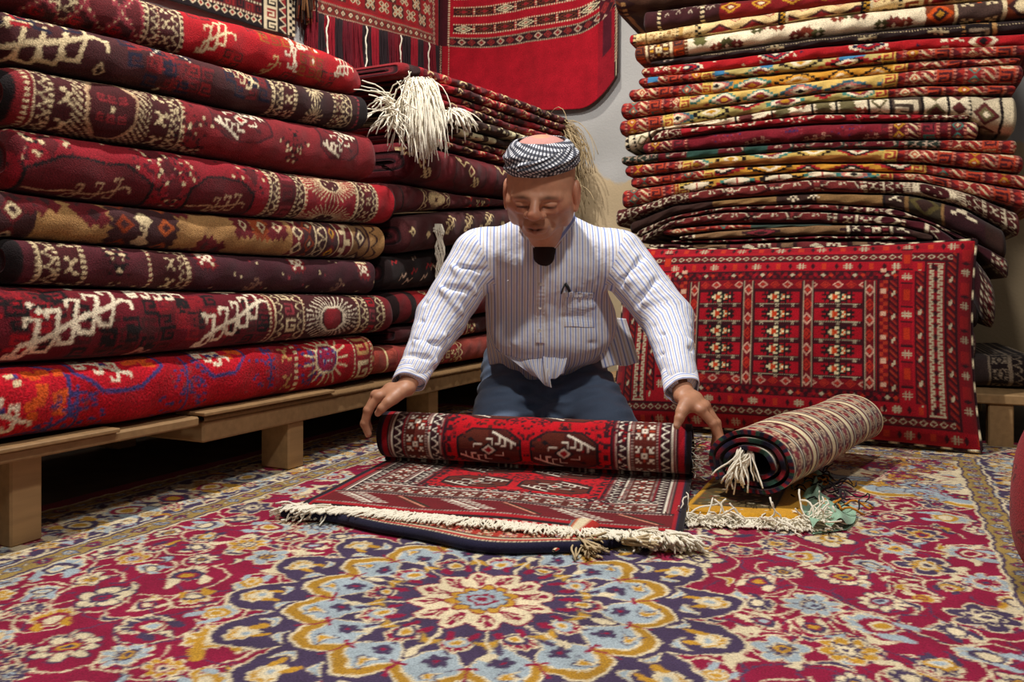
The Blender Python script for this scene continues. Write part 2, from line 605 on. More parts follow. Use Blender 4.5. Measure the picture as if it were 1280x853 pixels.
def folded(name, label, cat, group, axis, s_arr, zb, zt, front, depth, cv, back=DMAROON, seed=0, mat=None, round_end=.02,
           wob=.008, rxk=1.0, res=.0029, parent=None, layers=None, ph=0.0):
    s_arr = np.asarray(s_arr, float); zb = np.asarray(zb, float); zt = np.asarray(zt, float)
    L = s_arr[-1] - s_arr[0]
    n = max(8, int(L / res))
    S = np.linspace(s_arr[0], s_arr[-1], n)
    B = np.interp(S, s_arr, zb); T_ = np.interp(S, s_arr, zt)
    k = np.ones(9) / 9

    def sm(a):
        m = max(3, int(.05 / res)) | 1
        ap = np.concatenate([np.full(m, a[0]) + (np.arange(-m, 0)) * (a[1] - a[0]), a, np.full(m, a[-1]) + np.arange(1, m + 1) * (a[-1] - a[-2])])
        w = np.hanning(m + 2)[1:-1]; w /= w.sum()
        return np.convolve(ap, w, 'same')[m:-m]
    B = sm(B) + .0025; T_ = sm(T_) - .0025
    nz = frnd(seed)
    fr = (np.interp(S, s_arr, front) if np.ndim(front) else np.full(n, float(front)))
    fro = fr + nz(S * 1.0) * wob
    zc = (B + T_) / 2; hz = np.maximum((T_ - B) / 2, .004)
    e = np.minimum(S - S[0], S[-1] - S)
    rnd = np.sqrt(np.clip(1 - (1 - np.clip(e / max(round_end, 1e-4), 0, 1)) ** 2, 0, 1)) if round_end > 0 else np.ones(n)
    shr = .55 + .45 * rnd
    hz = hz * shr
    rx = np.clip(hz * rxk, .008, .10)
    # section
    H = float(hz.max())
    na = max(10, int(math.pi * max(H, float(rx.max())) / (res * 1.05)))
    al = np.linspace(-math.pi / 2, math.pi / 2, na)
    ca, sa = np.cos(al), np.sin(al)
    ex = .8
    cx_ = np.sign(ca) * np.abs(ca) ** ex; sz_ = np.sign(sa) * np.abs(sa) ** ex
    tb = np.array([1.0, .55, .30, .17, .09, .04])
    t_front = (1 - cx_)[None, :] * rx[:, None] + ((1 - rnd) * rx * .6)[:, None]
    z_front = zc[:, None] + sz_[None, :] * hz[:, None]
    tt = rx[:, None] + tb[None, :] * (depth - rx[:, None])
    bulge = 1 - .10 * tb ** 2
    z_bot = zc[:, None] - hz[:, None] * bulge[None, :]
    z_top = zc[:, None] + hz[:, None] * bulge[None, :]
    t = np.concatenate([tt, t_front, tt[:, ::-1]], 1)
    z = np.concatenate([z_bot, z_front, z_top[:, ::-1]], 1)
    nv = t.shape[1]
    # fine surface ripple
    vv = np.linspace(0, 1, nv)
    rip = .0016 * (np.sin(S[:, None] * 37 + 9 * vv[None, :] + seed) + np.sin(S[:, None] * 71 - 13 * vv[None, :] + seed * 2))
    t = t + rip
    mid = nv // 2
    dv = np.hypot(np.diff(t, axis=1), np.diff(z, axis=1))
    arc = np.concatenate([np.zeros((n, 1)), np.cumsum(dv, 1)], 1)
    arc = arc - arc[:, mid:mid + 1]
    cu = np.broadcast_to((S - S[0])[:, None] * 1000, arc.shape)
    jr = np.random.default_rng(seed + 5)
    C = sample(cv, cu + jr.normal(0, 1.0, cu.shape) + 2.0 * np.sin(arc * 60 + seed), cv.H / 2 + arc * 1000 + ph + jr.normal(0, 1.0, cu.shape) + 2.0 * np.sin(cu * .05 + seed)) * np.array([.96, .90, .81])

    def pos(t, z, s):
        f = np.broadcast_to(fro[:, None], t.shape) if t.shape[0] == n else s['f']
        if axis == 'y':
            return np.stack([f - t, np.broadcast_to(s['s'], t.shape), z], -1)
        return np.stack([np.broadcast_to(s['s'], t.shape), f + t, z], -1)
    P = pos(t, z, {'s': S[:, None]})
    V = [P.reshape(-1, 3)]; CC = [C.reshape(-1, 3)]
    flip = axis == 'y'
    Q = [grid_quads(n, nv, wrap_v=True, flip=not flip)]
    off = n * nv
    lay = layers or [back, cv.a[cv.h // 2, cv.w // 2] * .6, BLACK]
    for end in (0, n - 1):
        K = 7
        sg = -1 if end == 0 else 1
        rows = []; cols = []
        for kk in range(K):
            f = 1 - kk / (K - .4)
            te = t[end] * 1.0
            dt = (1 - f) * min(.06, depth * .3)
            te = te + dt * (te < depth * .5)
            ze = zc[end] + (z[end] - zc[end]) * f
            ins = -.004 * (kk % 2) + (.002 if kk == 0 else 0)
            se = S[end] + sg * ins * (0 if kk == 0 else 1)
            if axis == 'y':
                rows.append(np.stack([fro[end] - te, np.full(nv, se), ze], -1))
            else:
                rows.append(np.stack([np.full(nv, se), fro[end] + te, ze], -1))
            cols.append(np.broadcast_to(lay[kk % len(lay)], (nv, 3)))
        V.append(np.concatenate(rows)); CC.append(np.concatenate(cols))
        fl = (not flip) if end == n - 1 else flip
        Q.append(grid_quads(K, nv, off=off, wrap_v=True, flip=fl))
        off += K * nv
    V = np.concatenate(V); CC = np.concatenate(CC)
    base = np.array([(V[:, 0].min() + V[:, 0].max()) / 2, (V[:, 1].min() + V[:, 1].max()) / 2, V[:, 2].min()])
    me = raw_mesh(name, V - base, np.concatenate(Q), col=CC)
    o = link(name, me, mat or PILE, parent, tuple(base))
    if parent is None:
        tag(o, label, cat, group)
    return o

# ------------------------------------------------------------------ the room
XL, YB = -2.5, 4.3           # left wall, back wall
XS, YS = -1.5, 3.05          # front planes of the left and the right piles


def wall_mat():
    m = bpy.data.materials.new('plaster_wall'); m.use_nodes = True
    nt = m.node_tree; N = nt.nodes; Lk = nt.links
    bs = N['Principled BSDF']
    tc = N.new('ShaderNodeTexCoord')
    n1 = N.new('ShaderNodeTexNoise'); n1.inputs['Scale'].default_value = 3.2; n1.inputs['Detail'].default_value = 7
    n2 = N.new('ShaderNodeTexNoise'); n2.inputs['Scale'].default_value = 90; n2.inputs['Detail'].default_value = 3
    sp = N.new('ShaderNodeSeparateXYZ')
    for q in (n1, n2):
        Lk.new(tc.outputs['Object'], q.inputs['Vector'])
    Lk.new(tc.outputs['Object'], sp.inputs[0])
    ad = N.new('ShaderNodeMath'); ad.operation = 'MULTIPLY_ADD'; ad.inputs[1].default_value = .55
    Lk.new(n1.outputs['Fac'], ad.inputs[0]); Lk.new(sp.outputs['Z'], ad.inputs[2])
    th = N.new('ShaderNodeMapRange'); th.inputs[1].default_value = 1.42; th.inputs[2].default_value = 1.45
    Lk.new(ad.outputs[0], th.inputs[0])
    mx = N.new('ShaderNodeMix'); mx.data_type = 'RGBA'
    mx.inputs[6].default_value = (*hx('#cdb590'), 1); mx.inputs[7].default_value = (*hx('#b9b7b4'), 1)
    Lk.new(th.outputs[0], mx.inputs[0])
    mr = N.new('ShaderNodeMapRange'); mr.inputs[3].default_value = .8; mr.inputs[4].default_value = 1.15
    Lk.new(n1.outputs['Fac'], mr.inputs[0])
    sc_ = N.new('ShaderNodeVectorMath'); sc_.operation = 'SCALE'
    Lk.new(mx.outputs[2], sc_.inputs[0]); Lk.new(mr.outputs[0], sc_.inputs['Scale'])
    Lk.new(sc_.outputs[0], bs.inputs['Base Color'])
    bp = N.new('ShaderNodeBump'); bp.inputs['Strength'].default_value = .3; bp.inputs['Distance'].default_value = .006
    Lk.new(n2.outputs['Fac'], bp.inputs['Height']); Lk.new(bp.outputs[0], bs.inputs['Normal'])
    bs.inputs['Roughness'].default_value = .9
    return m


WALL = wall_mat()


def slab(name, lo, hi, mat, kind='structure'):
    mb = MB(); mb.box(lo, hi, bev=.002)
    c = ((lo[0] + hi[0]) / 2, (lo[1] + hi[1]) / 2, lo[2])
    o = mb.build(name, mat, None, c, smooth=False); o.location = c
    o['kind'] = kind
    return o


FLOORM = plain_mat('bare_floor', hx('#6b6158'), .8, .2, 12, .1)
slab('floor', (XL - .1, -1.6, -.1), (3.2, YB + .1, 0), FLOORM)
slab('wall_left', (XL - .1, -1.6, 0), (XL, YB, 3.2), WALL)
slab('wall_back', (XL - .1, YB, 0), (3.2, YB + .1, 3.2), WALL)

# ------------------------------------------------------------------ the large floor carpet


def floor_carpet():
    r = 3.0
    cx0, cy0 = -.58, 1.13
    hw, hl = .77, 1.50            # field half sizes
    bw = .40                      # border width
    Wm, Lm = (hw + bw) * 2000, (hl + bw) * 2000
    cv = Cv(Wm, Lm, r, CRIMSON)
    rng = random.Random(7)
    mx_, my_ = Wm / 2, Lm / 2
    fx0, fx1, fy0, fy1 = bw * 1000, Wm - bw * 1000, bw * 1000, Lm - bw * 1000
    PAL = [CREAM * 1.08, LBLUE, GOLD, PURPLE]

    def flower(cx, cy, R, n, rot, depth, outer, ring, inner, core, outline=CREAM):
        b = cv.box(cx - R * 1.15, cy - R * 1.15, cx + R * 1.15, cy + R * 1.15)
        if b is None:
            return
        a, X, Y = b
        X = X - cx; Y = Y - cy
        rr = np.hypot(X, Y) / R
        th = np.arctan2(Y, X) + rot
        lob = 1 - depth * (1 - np.abs(np.cos(th * n / 2)))
        ed = max(.10, 4.0 / R)
        a[rr < lob] = outline
        m = rr < lob - ed
        a[m] = outer
        lobe2 = np.abs(np.cos(th * n / 2)) < .25
        a[m & lobe2 & (rr > .3)] = ring
        a[rr < .50 * lob] = outline
        a[rr < .50 * lob - ed * .6] = ring
        a[rr < .26] = inner
        a[rr < .13] = core

    def palmette(cx, cy, R, rot, outer, ring, core, outline=CREAM):
        b = cv.box(cx - R * 1.3, cy - R * 1.3, cx + R * 1.3, cy + R * 1.3)
        if b is None:
            return
        a, X, Y = b
        X = X - cx; Y = Y - cy
        co, si = math.cos(rot), math.sin(rot)
        U = (X * co + Y * si) / R; V = (-X * si + Y * co) / R
        rr = np.hypot(U, V); th = np.arctan2(V, U)
        ed = max(.09, 4.0 / R)
        lob = (.62 + .38 * np.clip(np.cos(th), -.3, 1)) * (1 - .16 * (1 - np.abs(np.cos(th * 5))))
        a[rr < lob] = outline
        a[rr < lob - ed] = outer
        sp = (np.abs(np.sin(th * 5)) < .25) & (rr < lob - ed) & (rr > .35)
        a[sp] = outline
        l2 = .52 + .1 * np.cos(th)
        a[rr < l2 * .9] = ring
        a[np.hypot(U - .05, V) < .30] = outline
        a[np.hypot(U - .05, V) < .20] = core
        # two base leaves
        for sg in (1, -1):
            a[((U + .45) / .4) ** 2 + ((V - sg * .45) / .17) ** 2 < 1] = outer

    def leaf(cx, cy, Ln, wd, rot, c, outline=CREAM):
        b = cv.box(cx - Ln, cy - Ln, cx + Ln, cy + Ln)
        if b is None:
            return
        a, X, Y = b
        X = X - cx; Y = Y - cy
        co, si = math.cos(rot), math.sin(rot)
        U = X * co + Y * si; V = -X * si + Y * co
        V = V - 2.2 * wd / Ln * U * U / Ln
        prof = wd * np.clip(1 - (U / Ln) ** 2, 0, 1)
        a[(np.abs(V) < prof) & (np.abs(U) < Ln)] = outline
        a[(np.abs(V) < prof - 3.2) & (np.abs(U) < Ln - 5)] = c

    def vine(cx, cy, R, a0, a1, c, w=3.6):
        pts = []
        for i in range(22):
            t = i / 21
            an = a0 + (a1 - a0) * t
            q = R * (1 - .55 * t)
            pts.append((cx + q * math.cos(an), cy + q * math.sin(an)))
        cv.plines(pts, w, c)

    # --- field : scrolling vines with flowers, mirrored left-right
    pts = []
    tries = 0
    while tries < 9000:
        tries += 1
        x = rng.uniform(fx0, mx_ + 10); y = rng.uniform(fy0, fy1)
        if math.hypot(x - mx_, y - my_) < 395:
            continue
        R = rng.choice([52, 46, 40, 34, 30])
        if all(math.hypot(x - p[0], y - p[1]) > (R + p[2]) * 1.04 for p in pts):
            pts.append((x, y, R))
    for (x, y, R) in pts:
        a0 = rng.uniform(0, 6.28)
        sg = rng.choice((1, -1))
        for mir in (0, 1):
            xx = 2 * mx_ - x if mir else x
            s2 = -sg if mir else sg
            b0 = math.pi - a0 if mir else a0
            vine(xx, y, R * 1.75, b0, b0 + s2 * 4.4, CREAM)
            vine(xx + 30 * (1 - 2 * mir), y + 20, R * 1.9, b0 + 2, b0 + 2 - s2 * 3.0, PURPLE * 1.1, 3.0)
    for _ in range(520):
        x = rng.uniform(fx0, mx_); y = rng.uniform(fy0, fy1)
        Ln = rng.uniform(15, 32); wd = rng.uniform(7, 12); ro = rng.uniform(0, 6.28)
        c = rng.choice([LBLUE, LBLUE, CREAM, CREAM, PURPLE, GOLD])
        oc = rng.choice([CREAM, CREAM, PURPLE])
        leaf(x, y, Ln, wd, ro, c, oc); leaf(2 * mx_ - x, y, Ln, wd, math.pi - ro, c, oc)
    for i, (x, y, R) in enumerate(pts):
        rot = rng.uniform(0, 6.28)
        kd = rng.random()
        o = rng.choice([LBLUE, LBLUE, CREAM, CREAM, GOLD, PURPLE, PURPLE]); g = rng.choice([PURPLE, GOLD, CRIMSON, PURPLE]); k = rng.choice([GOLD, CREAM, LBLUE, CRIMSON])
        n = rng.choice([5, 6, 8, 8, 10])
        for mir in (0, 1):
            xx = 2 * mx_ - x if mir else x
            if kd < .5:
                flower(xx, y, R * 1.08, n, rot if not mir else math.pi - rot, .38, o, g, k, PURPLE, CREAM if o is not CREAM else PURPLE)
            else:
                palmette(xx, y, R * 1.12, rot if not mir else math.pi - rot, o, g, k, CREAM if o is not CREAM else CRIMSON)

    # --- corner spandrels, cream ground
    for sx in (0, 1):
        for sy in (0, 1):
            ccx = fx0 if sx == 0 else fx1; ccy = fy0 if sy == 0 else fy1
            Rm = 560
            b = cv.box(ccx - Rm, ccy - Rm, ccx + Rm, ccy + Rm)
            a, X, Y = b
            inside = (X > fx0) & (X < fx1) & (Y > fy0) & (Y < fy1)
            rr = np.hypot(X - ccx, Y - ccy); th = np.arctan2(Y - ccy, X - ccx)
            lob = Rm * (1 - .12 * (1 - np.abs(np.cos(th * 8))))
            a[inside & (rr < lob)] = CREAM
            a[inside & (rr < lob - 8)] = GOLD
            a[inside & (rr < lob - 34)] = CREAM
            a[inside & (rr < lob - 42)] = LBLUE
            a[inside & (rr < lob * .80)] = PURPLE
            a[inside & (rr < lob * .80 - 7)] = CREAM * 1.05
            for _ in range(120):
                q = rng.uniform(40, Rm * .92); an = rng.uniform(0, math.pi / 2)
                x = ccx + (q * math.cos(an)) * (1 if sx == 0 else -1); y = ccy + (q * math.sin(an)) * (1 if sy == 0 else -1)
                o = rng.choice([PURPLE, LBLUE, CRIMSON, GOLD])
                if rng.random() < .55:
                    flower(x, y, rng.uniform(22, 38), rng.choice([5, 6, 8]), rng.uniform(0, 6), .35, o, rng.choice([CRIMSON, GOLD, PURPLE]), GOLD, CREAM, PURPLE if o is not PURPLE else CREAM)
                else:
                    leaf(x, y, rng.uniform(18, 34), rng.uniform(8, 12), rng.uniform(0, 6), o, rng.choice([PURPLE, CRIMSON, GOLD]))
                vine(x, y, 55, an, an + 3.5, rng.choice([PURPLE, CRIMSON]), 3.0)

    # --- central medallion
    b = cv.box(mx_ - 470, my_ - 470, mx_ + 470, my_ + 470)
    a, X, Y = b
    X = X - mx_; Y = Y - my_
    rr = np.hypot(X, Y); th = np.arctan2(Y, X)
    NL = 16

    def lobed(R, d, n, ph=0.0, p=1.0):
        return R * (1 - d * (1 - np.abs(np.cos((th + ph) * n / 2)) ** p))

    def pointed(R, d, n, ph=0.0):
        t = np.abs((((th + ph) * n / (2 * math.pi)) % 1) - .5) * 2
        return R * (1 - d * t)
    L1 = lobed(418, .22, NL, 0, .8)
    a[rr < L1] = CREAM
    a[rr < L1 - 7] = PURPLE
    L2 = lobed(303, .13, NL, math.pi / NL)
    a[rr < L2 + 6] = CREAM
    a[rr < L2] = GOLD * .78
    L3 = lobed(284, .17, NL, math.pi / NL)
    a[rr < L3] = CREAM
    a[rr < L3 - 6] = LBLUE
    # crimson and cream threads between the blue lobes
    spoke = np.abs(np.sin((th + math.pi / NL) * NL / 2))
    L4 = pointed(232, .30, NL, math.pi / NL)
    a[rr < L4 + 6] = CREAM
    a[rr < L4] = PURPLE
    a[(rr < 200) & (spoke < .2)] = PURPLE * 1.1
    L5 = lobed(120, .20, 12)
    for i in range(12):
        an = i * 2 * math.pi / 12 + .26
        palmette(mx_ + 158 * math.cos(an), my_ + 158 * math.sin(an), 40, an, CRIMSON, LBLUE if i % 2 else PURPLE, GOLD)
        an2 = an + math.pi / 12
        leaf(mx_ + 172 * math.cos(an2), my_ + 172 * math.sin(an2), 20, 11, an2 + 1.57, GOLD, hx('#a08448'))
        cv.line((mx_ + 110 * math.cos(an2), my_ + 110 * math.sin(an2)), (mx_ + 200 * math.cos(an2), my_ + 200 * math.sin(an2)), 4, CREAM)
        cv.ell(mx_ + 205 * math.cos(an2), my_ + 205 * math.sin(an2), 14, 9, CREAM, an2)
    a[rr < L5] = CRIMSON
    a[rr < L5 - 4] = CREAM * 1.05
    for i in range(12):
        an = i * 2 * math.pi / 12
        for q in (-.12, 0, .12):
            cv.line((mx_ + 62 * math.cos(an + q * .4), my_ + 62 * math.sin(an + q * .4)), (mx_ + 92 * math.cos(an + q), my_ + 92 * math.sin(an + q)), 5, CRIMSON)
        cv.ell(mx_ + 98 * math.cos(an), my_ + 98 * math.sin(an), 9, 7, CRIMSON, an)
    a[rr < lobed(62, .25, 10)] = CRIMSON * .8
    a[rr < lobed(57, .25, 10)] = GOLD
    a[rr < lobed(44, .22, 12)] = PURPLE
    a[rr < lobed(40, .22, 12)] = LBLUE
    a[rr < lobed(24, .25, 8)] = CRIMSON
    a[rr < 15] = LBLUE; a[rr < 8] = CRIMSON
    for i in range(NL):
        an = i * 2 * math.pi / NL
        an1 = an + math.pi / NL
        c_, s_ = math.cos(an1), math.sin(an1)
        # gold drop and purple flower in every blue lobe
        leaf(mx_ + 262 * c_, my_ + 262 * s_, 22, 13, an1, LBLUE, PURPLE)
        leaf(mx_ + 262 * c_, my_ + 262 * s_, 14, 9, an1, GOLD, CREAM)
        for k in range(5):
            q = k * 1.257 + an1
            cv.ell(mx_ + 222 * c_ + 10 * math.cos(q), my_ + 222 * s_ + 10 * math.sin(q), 8, 6.5, PURPLE, q)
        cv.ell(mx_ + 222 * c_, my_ + 222 * s_, 4, 4, CRIMSON)
        c_, s_ = math.cos(an), math.sin(an)
        cv.line((mx_ + 232 * c_, my_ + 232 * s_), (mx_ + 284 * c_, my_ + 284 * s_), 4, CRIMSON)
        cv.line((mx_ + 240 * c_ - 14 * s_, my_ + 240 * s_ + 14 * c_), (mx_ + 240 * c_ + 14 * s_, my_ + 240 * s_ - 14 * c_), 6, CRIMSON)
        # purple palmettes outside the gold band
        leaf(mx_ + 318 * c_ - 30 * s_, my_ + 318 * s_ + 30 * c_, 22, 8, an + 1.1, LBLUE); leaf(mx_ + 318 * c_ + 30 * s_, my_ + 318 * s_ - 30 * c_, 22, 8, an - 1.1, LBLUE)
        palmette(mx_ + 356 * c_, my_ + 356 * s_, 37, an, GOLD, CREAM, LBLUE, CREAM)

    # --- borders
    def fr(o, w, c):
        """rectangular frame at distance o outside the field"""
        cv.rect(fx0 - o - w, fy0 - o - w, fx1 + o + w, fy0 - o, c); cv.rect(fx0 - o - w, fy1 + o, fx1 + o + w, fy1 + o + w, c)
        cv.rect(fx0 - o - w, fy0 - o - w, fx0 - o, fy1 + o + w, c); cv.rect(fx1 + o, fy0 - o - w, fx1 + o + w, fy1 + o + w, c)
    for o, w, c in ((0, 6, CREAM), (6, 8, PURPLE), (14, 44, hx('#a08448')), (58, 6, PURPLE), (64, 5, CREAM), (69, 225, PURPLE), (294, 5, CREAM),
                    (299, 44, hx('#a08448')), (343, 8, CREAM), (351, 49, CRIMSON)):
        fr(o, w, c)

    def along(o, step, fn):
        n = int((fy1 - fy0 + 2 * o) / step)
        for i in range(n + 1):
            y = fy0 - o + i * (fy1 - fy0 + 2 * o) / n
            fn(fx0 - o, y, i, 0); fn(fx1 + o, y, i, 1)
        n = int((fx1 - fx0 + 2 * o) / step)
        for i in range(1, n):
            x = fx0 - o + i * (fx1 - fx0 + 2 * o) / n
            fn(x, fy0 - o, i, 2); fn(x, fy1 + o, i, 3)
    for o in (36, 321):
        along(o, 52, lambda x, y, i, s: flower(x, y, 17, 6, i, .3, (CRIMSON, LBLUE)[i % 2], CREAM, PURPLE, CREAM, PURPLE))
        along(o + 4, 26, lambda x, y, i, s: leaf(x, y, 13, 5, i * .9, CREAM if i % 2 else PURPLE, PURPLE) if i % 2 else None)
    r2 = random.Random(3)
    cols = [LBLUE, CREAM, GOLD, CRIMSON]
    for o in (105, 150, 200, 255):
        along(o, 62, lambda x, y, i, s: vine(x, y, 46, i * 2.1, i * 2.1 + 4.5, cols[(i + s) % 2], 4))
    for o in (98, 138, 182, 226, 268):
        along(o, 44, lambda x, y, i, s: leaf(x + r2.uniform(-14, 14), y + r2.uniform(-14, 14), r2.uniform(16, 30), r2.uniform(8, 13), r2.uniform(0, 6), cols[r2.randrange(3)], CREAM if r2.random() < .6 else CRIMSON))
    along(181, 118, lambda x, y, i, s: palmette(x, y, 74, (0, math.pi, -1.57, 1.57)[s] + (math.pi if i % 2 else 0), cols[i % 3], CRIMSON if i % 2 else PURPLE, GOLD, CREAM if i % 3 != 1 else CRIMSON))
    along(118, 59, lambda x, y, i, s: flower(x, y, 26, 6, i, .35, cols[(i + 1) % 4], PURPLE, GOLD, CREAM))
    along(244, 59, lambda x, y, i, s: flower(x, y, 26, 8, i, .35, cols[(i + 2) % 4], CRIMSON, CREAM, GOLD))
    cv.a = np.clip(cv.a, 0, 1)
    # --- mesh
    x0, x1 = cx0 - hw - bw, cx0 + hw + bw
    y0, y1 = cy0 - hl - bw, cy0 + hl + bw
    yv0 = max(y0, .30)
    nx = int((x1 - x0) / .003); ny = int((y1 - yv0) / .003)
    xs = np.linspace(x0, x1, nx); ys = np.linspace(yv0, y1, ny)
    Xg, Yg = np.meshgrid(xs, ys, indexing='ij')
    Z = .008 + .0012 * np.sin(Xg * 5.1 + 1.3 * np.sin(Yg * 3.7)) * np.sin(Yg * 4.3 + 1)
    jr = np.random.default_rng(2)
    wx = 3.2 * np.sin(Xg * 61 + 2 * np.sin(Yg * 47)) + 1.4 * np.sin(Yg * 173 + Xg * 60) + jr.normal(0, .9, Xg.shape)
    wy = 3.2 * np.sin(Yg * 57 + 2 * np.sin(Xg * 43)) + 1.4 * np.sin(Xg * 181 - Yg * 70) + jr.normal(0, .9, Xg.shape)
    Cc = sample(cv, (Xg - x0) * 1000 + wx, (Yg - y0) * 1000 + wy)
    V = np.stack([Xg, Yg, Z], -1).reshape(-1, 3)
    base = np.array([cx0, (yv0 + y1) / 2, 0.0])
    Q = grid_quads(nx, ny)
    # rim down to the floor
    rim = np.concatenate([np.arange(nx) * ny, (nx - 1) * ny + np.arange(1, ny), (np.arange(nx - 2, -1, -1)) * ny + ny - 1, np.arange(ny - 2, 0, -1)])
    low = V[rim].copy(); low[:, 2] = .0005
    k = len(V); m = len(rim)
    i = np.arange(m); j = (i + 1) % m
    Qr = np.stack([rim[i], k + i, k + j, rim[j]], -1)
    V = np.concatenate([V, low]); Cc = np.concatenate([Cc.reshape(-1, 3), np.broadcast_to(hx('#3a2430'), (m, 3))])
    me = raw_mesh('floor_carpet', V - base, np.concatenate([Q, Qr]), col=Cc)
    o = link('floor_carpet', me, pile_mat('floor_pile', rough=.78, bump=.45, grain=.18, sheen=.08), None, tuple(base))
    tag(o, 'large crimson floor carpet with star medallion and scrolling flowers covering the floor', 'carpet')


floor_carpet()

# ------------------------------------------------------------------ left pile of folded rugs
PL = 'rugs folded in the left pile'


def yz(px, py, x=XS):
    y = y_on(px, x)
    return y, z_at(py, dep(x, y))


def bound(pts, x=XS):
    a = np.array([yz(px, py, x) for px, py in pts])
    return a[:, 0], a[:, 1]


def ext(px_list, pys, S, x=XS):
    y, z = bound(list(zip(px_list, pys)), x)
    s = np.polyfit(y[:2], z[:2], 1)
    s2 = np.polyfit(y[-2:], z[-2:], 1)
    out = np.interp(S, y, z)
    out = np.where(S < y[0], np.polyval(s, S) * .6 + y[0] * 0 + .4 * z[0], out)
    out = np.where(S > y[-1], np.polyval(s2, S) * .6 + .4 * z[-1], out)
    return out


XB = -1.535    # seams between the folds lie a little deeper than the fronts
BL = [
    [(0, -52), (120, -22), (211, 2), (244, 11), (320, 31), (399, 56), (446, 76), (463, 96)],
    [(0, 10), (58, 26), (117, 40), (168, 54), (250, 75), (312, 90), (390, 108), (461, 121)],
    [(12, 80), (78, 94), (180, 113), (273, 133), (352, 148), (414, 159), (461, 166)],
    [(20, 160), (90, 171), (176, 183), (273, 199), (351, 215), (461, 228)],
    [(12, 238), (117, 253), (234, 265), (351, 274), (484, 281)],
    [(0, 297), (117, 306), (234, 315), (350, 321), (484, 326)],
    [(0, 356), (117, 360), (219, 364), (390, 367), (485, 369)],
    [(0, 456), (117, 449), (250, 437), (390, 423), (480, 415)],
    [(0, 549), (156, 527), (312, 499), (390, 487), (461, 472)],
]


def lp(i, px0, px1, y0=None):
    ya = y_on(px0, XS) if y0 is None else y0
    yb = y_on(px1, XS)
    S = np.linspace(ya, yb, 24)
    t = ext(*zip(*BL[i]), S, XB); b = ext(*zip(*BL[i + 1]), S, XB)
    U = lambda px: (y_on(px, XS) - ya) * 1000
    return S, b, t, U, (yb - ya) * 1000


rg = random.Random(11)

# 1 top rug: lattice, bands, then bright red with hooked white and orange figures
S, b, t, U, L = lp(0, 0, 466, .80)
cv = Cv(L, 420, 3, hx('#5a1a20')); m = 210
cv.rect(U(238), 0, L, 420, hx('#a81420'))
cv.bands(U(78), [(10, 'dots', DMAROON, CREAM), (34, 'arch', DMAROON, CREAM), (9, 'dots', MAROON, CREAM)])
for k in range(4):
    for j in range(-1, 3):
        cx, cy = U(140) + (k - 1.5) * 90, m + (j - .5) * 110
        cv.loz(cx, cy, 46, 56, [ROSE, DMAROON, MAROON])
        for q in range(9):
            cv.rect(cx - 40 + q * 10, cy + 52 - abs(q - 4) * 11, cx - 36 + q * 10, cy + 56 - abs(q - 4) * 11, CREAM)
            cv.rect(cx - 40 + q * 10, cy - 52 + abs(q - 4) * 11, cx - 36 + q * 10, cy - 48 + abs(q - 4) * 11, CREAM)
        cv.hooks(cx, cy, 4, [DBROWN, RED])
cv.bands(U(186), [(8, 'fill', ROSE), (10, 'dots', DMAROON, CREAM), (30, 'arch', DMAROON, CREAM), (6, 'dots', MAROON, CREAM), (34, 'xx', DMAROON, CREAM), (30, 'archr', DMAROON, CREAM),
                  (10, 'dots', DMAROON, CREAM), (7, 'fill', RED)])
for px, dy in ((262, 70), (300, -50), (330, 66), (372, -78), (418, -40), (448, 50), (290, -110)):
    cv.hooks(U(px), m + dy, 5, [hx('#5c2326'), hx('#47201f')])
cv.hooktree(U(280), m + 2, 90, .45, 3, 34, 9, CREAM)
cv.hooktree(U(346), m - 60, 70, 1.2, 3, 26, 7, hx('#c8a878'))
for px, dy in ((350, 52), (395, -16), (392, 66)):
    cv.hooks(U(px), m + dy, 6, [hx('#9a5420'), hx('#7c3c18')], 3, 2)
cv.hooktree(U(370), m + 10, 70, 1.9, 2, 30, 10, WHITE); cv.hooktree(U(388), m + 62, 60, .2, 2, 30, 9, WHITE)
cv.hooktree(U(438), m + 18, 80, .3, 3, 30, 9, WHITE)
for px, dy in ((384, 34), (397, 2), (372, 84), (405, 44)):
    cv.dia(U(px), m + dy, 8, 10, WHITE)
folded('folded_rug', 'thick red folded rug with orange and white hooked figures, topmost of the left pile', 'rug', PL, 'y', S, b, t, XS - .02, .72, cv, seed=1, round_end=.075, wob=.012, rxk=1.25)

# 2 dark brown rug
S, b, t, U, L = lp(1, 8, 463)
cv = Cv(L, 420, 3, hx('#452024'))
cv.hooktree(U(55), m - 4, 235, .32, 5, 52, 15, CREAM)
cv.hooktree(U(36), m + 80, 120, 0, 3, 30, 8, CREAM)
for px, dy, cs in ((28, 55, [NAVY, RED]), (66, 70, [NAVY, DMAROON]), (190, 20, [NAVY, hx('#8c2328')]), (215, 30, [hx('#8c2328'), NAVY]), (180, 66, [NAVY, hx('#8c2328')]), (240, -10, [hx('#8c2328'), MAROON]),
                   (210, -20, [NAVY, MAROON]), (318, 10, [NAVY, MAROON]), (330, 50, [NAVY, hx('#7c2028')]), (305, 40, [NAVY, MAROON])):
    cv.hooks(U(px), m + dy, 6.5, cs, 3, 2)
for k in range(14):
    cv.rect(U(185) + k * 9, m + 74 - abs(k - 7) * 8, U(185) + k * 9 + 5, m + 79 - abs(k - 7) * 8, WHITE)
cv.hooktree(U(306), m + 42, 100, -.5, 4, 22, 8, CREAM); cv.dia(U(125), m - 40, 14, 20, CREAM); cv.dia(U(125), m - 40, 8, 12, DBROWN)
cv.dia(U(203), m - 62, 9, 10, CREAM); cv.dia(U(345), m - 40, 9, 10, ROSE)
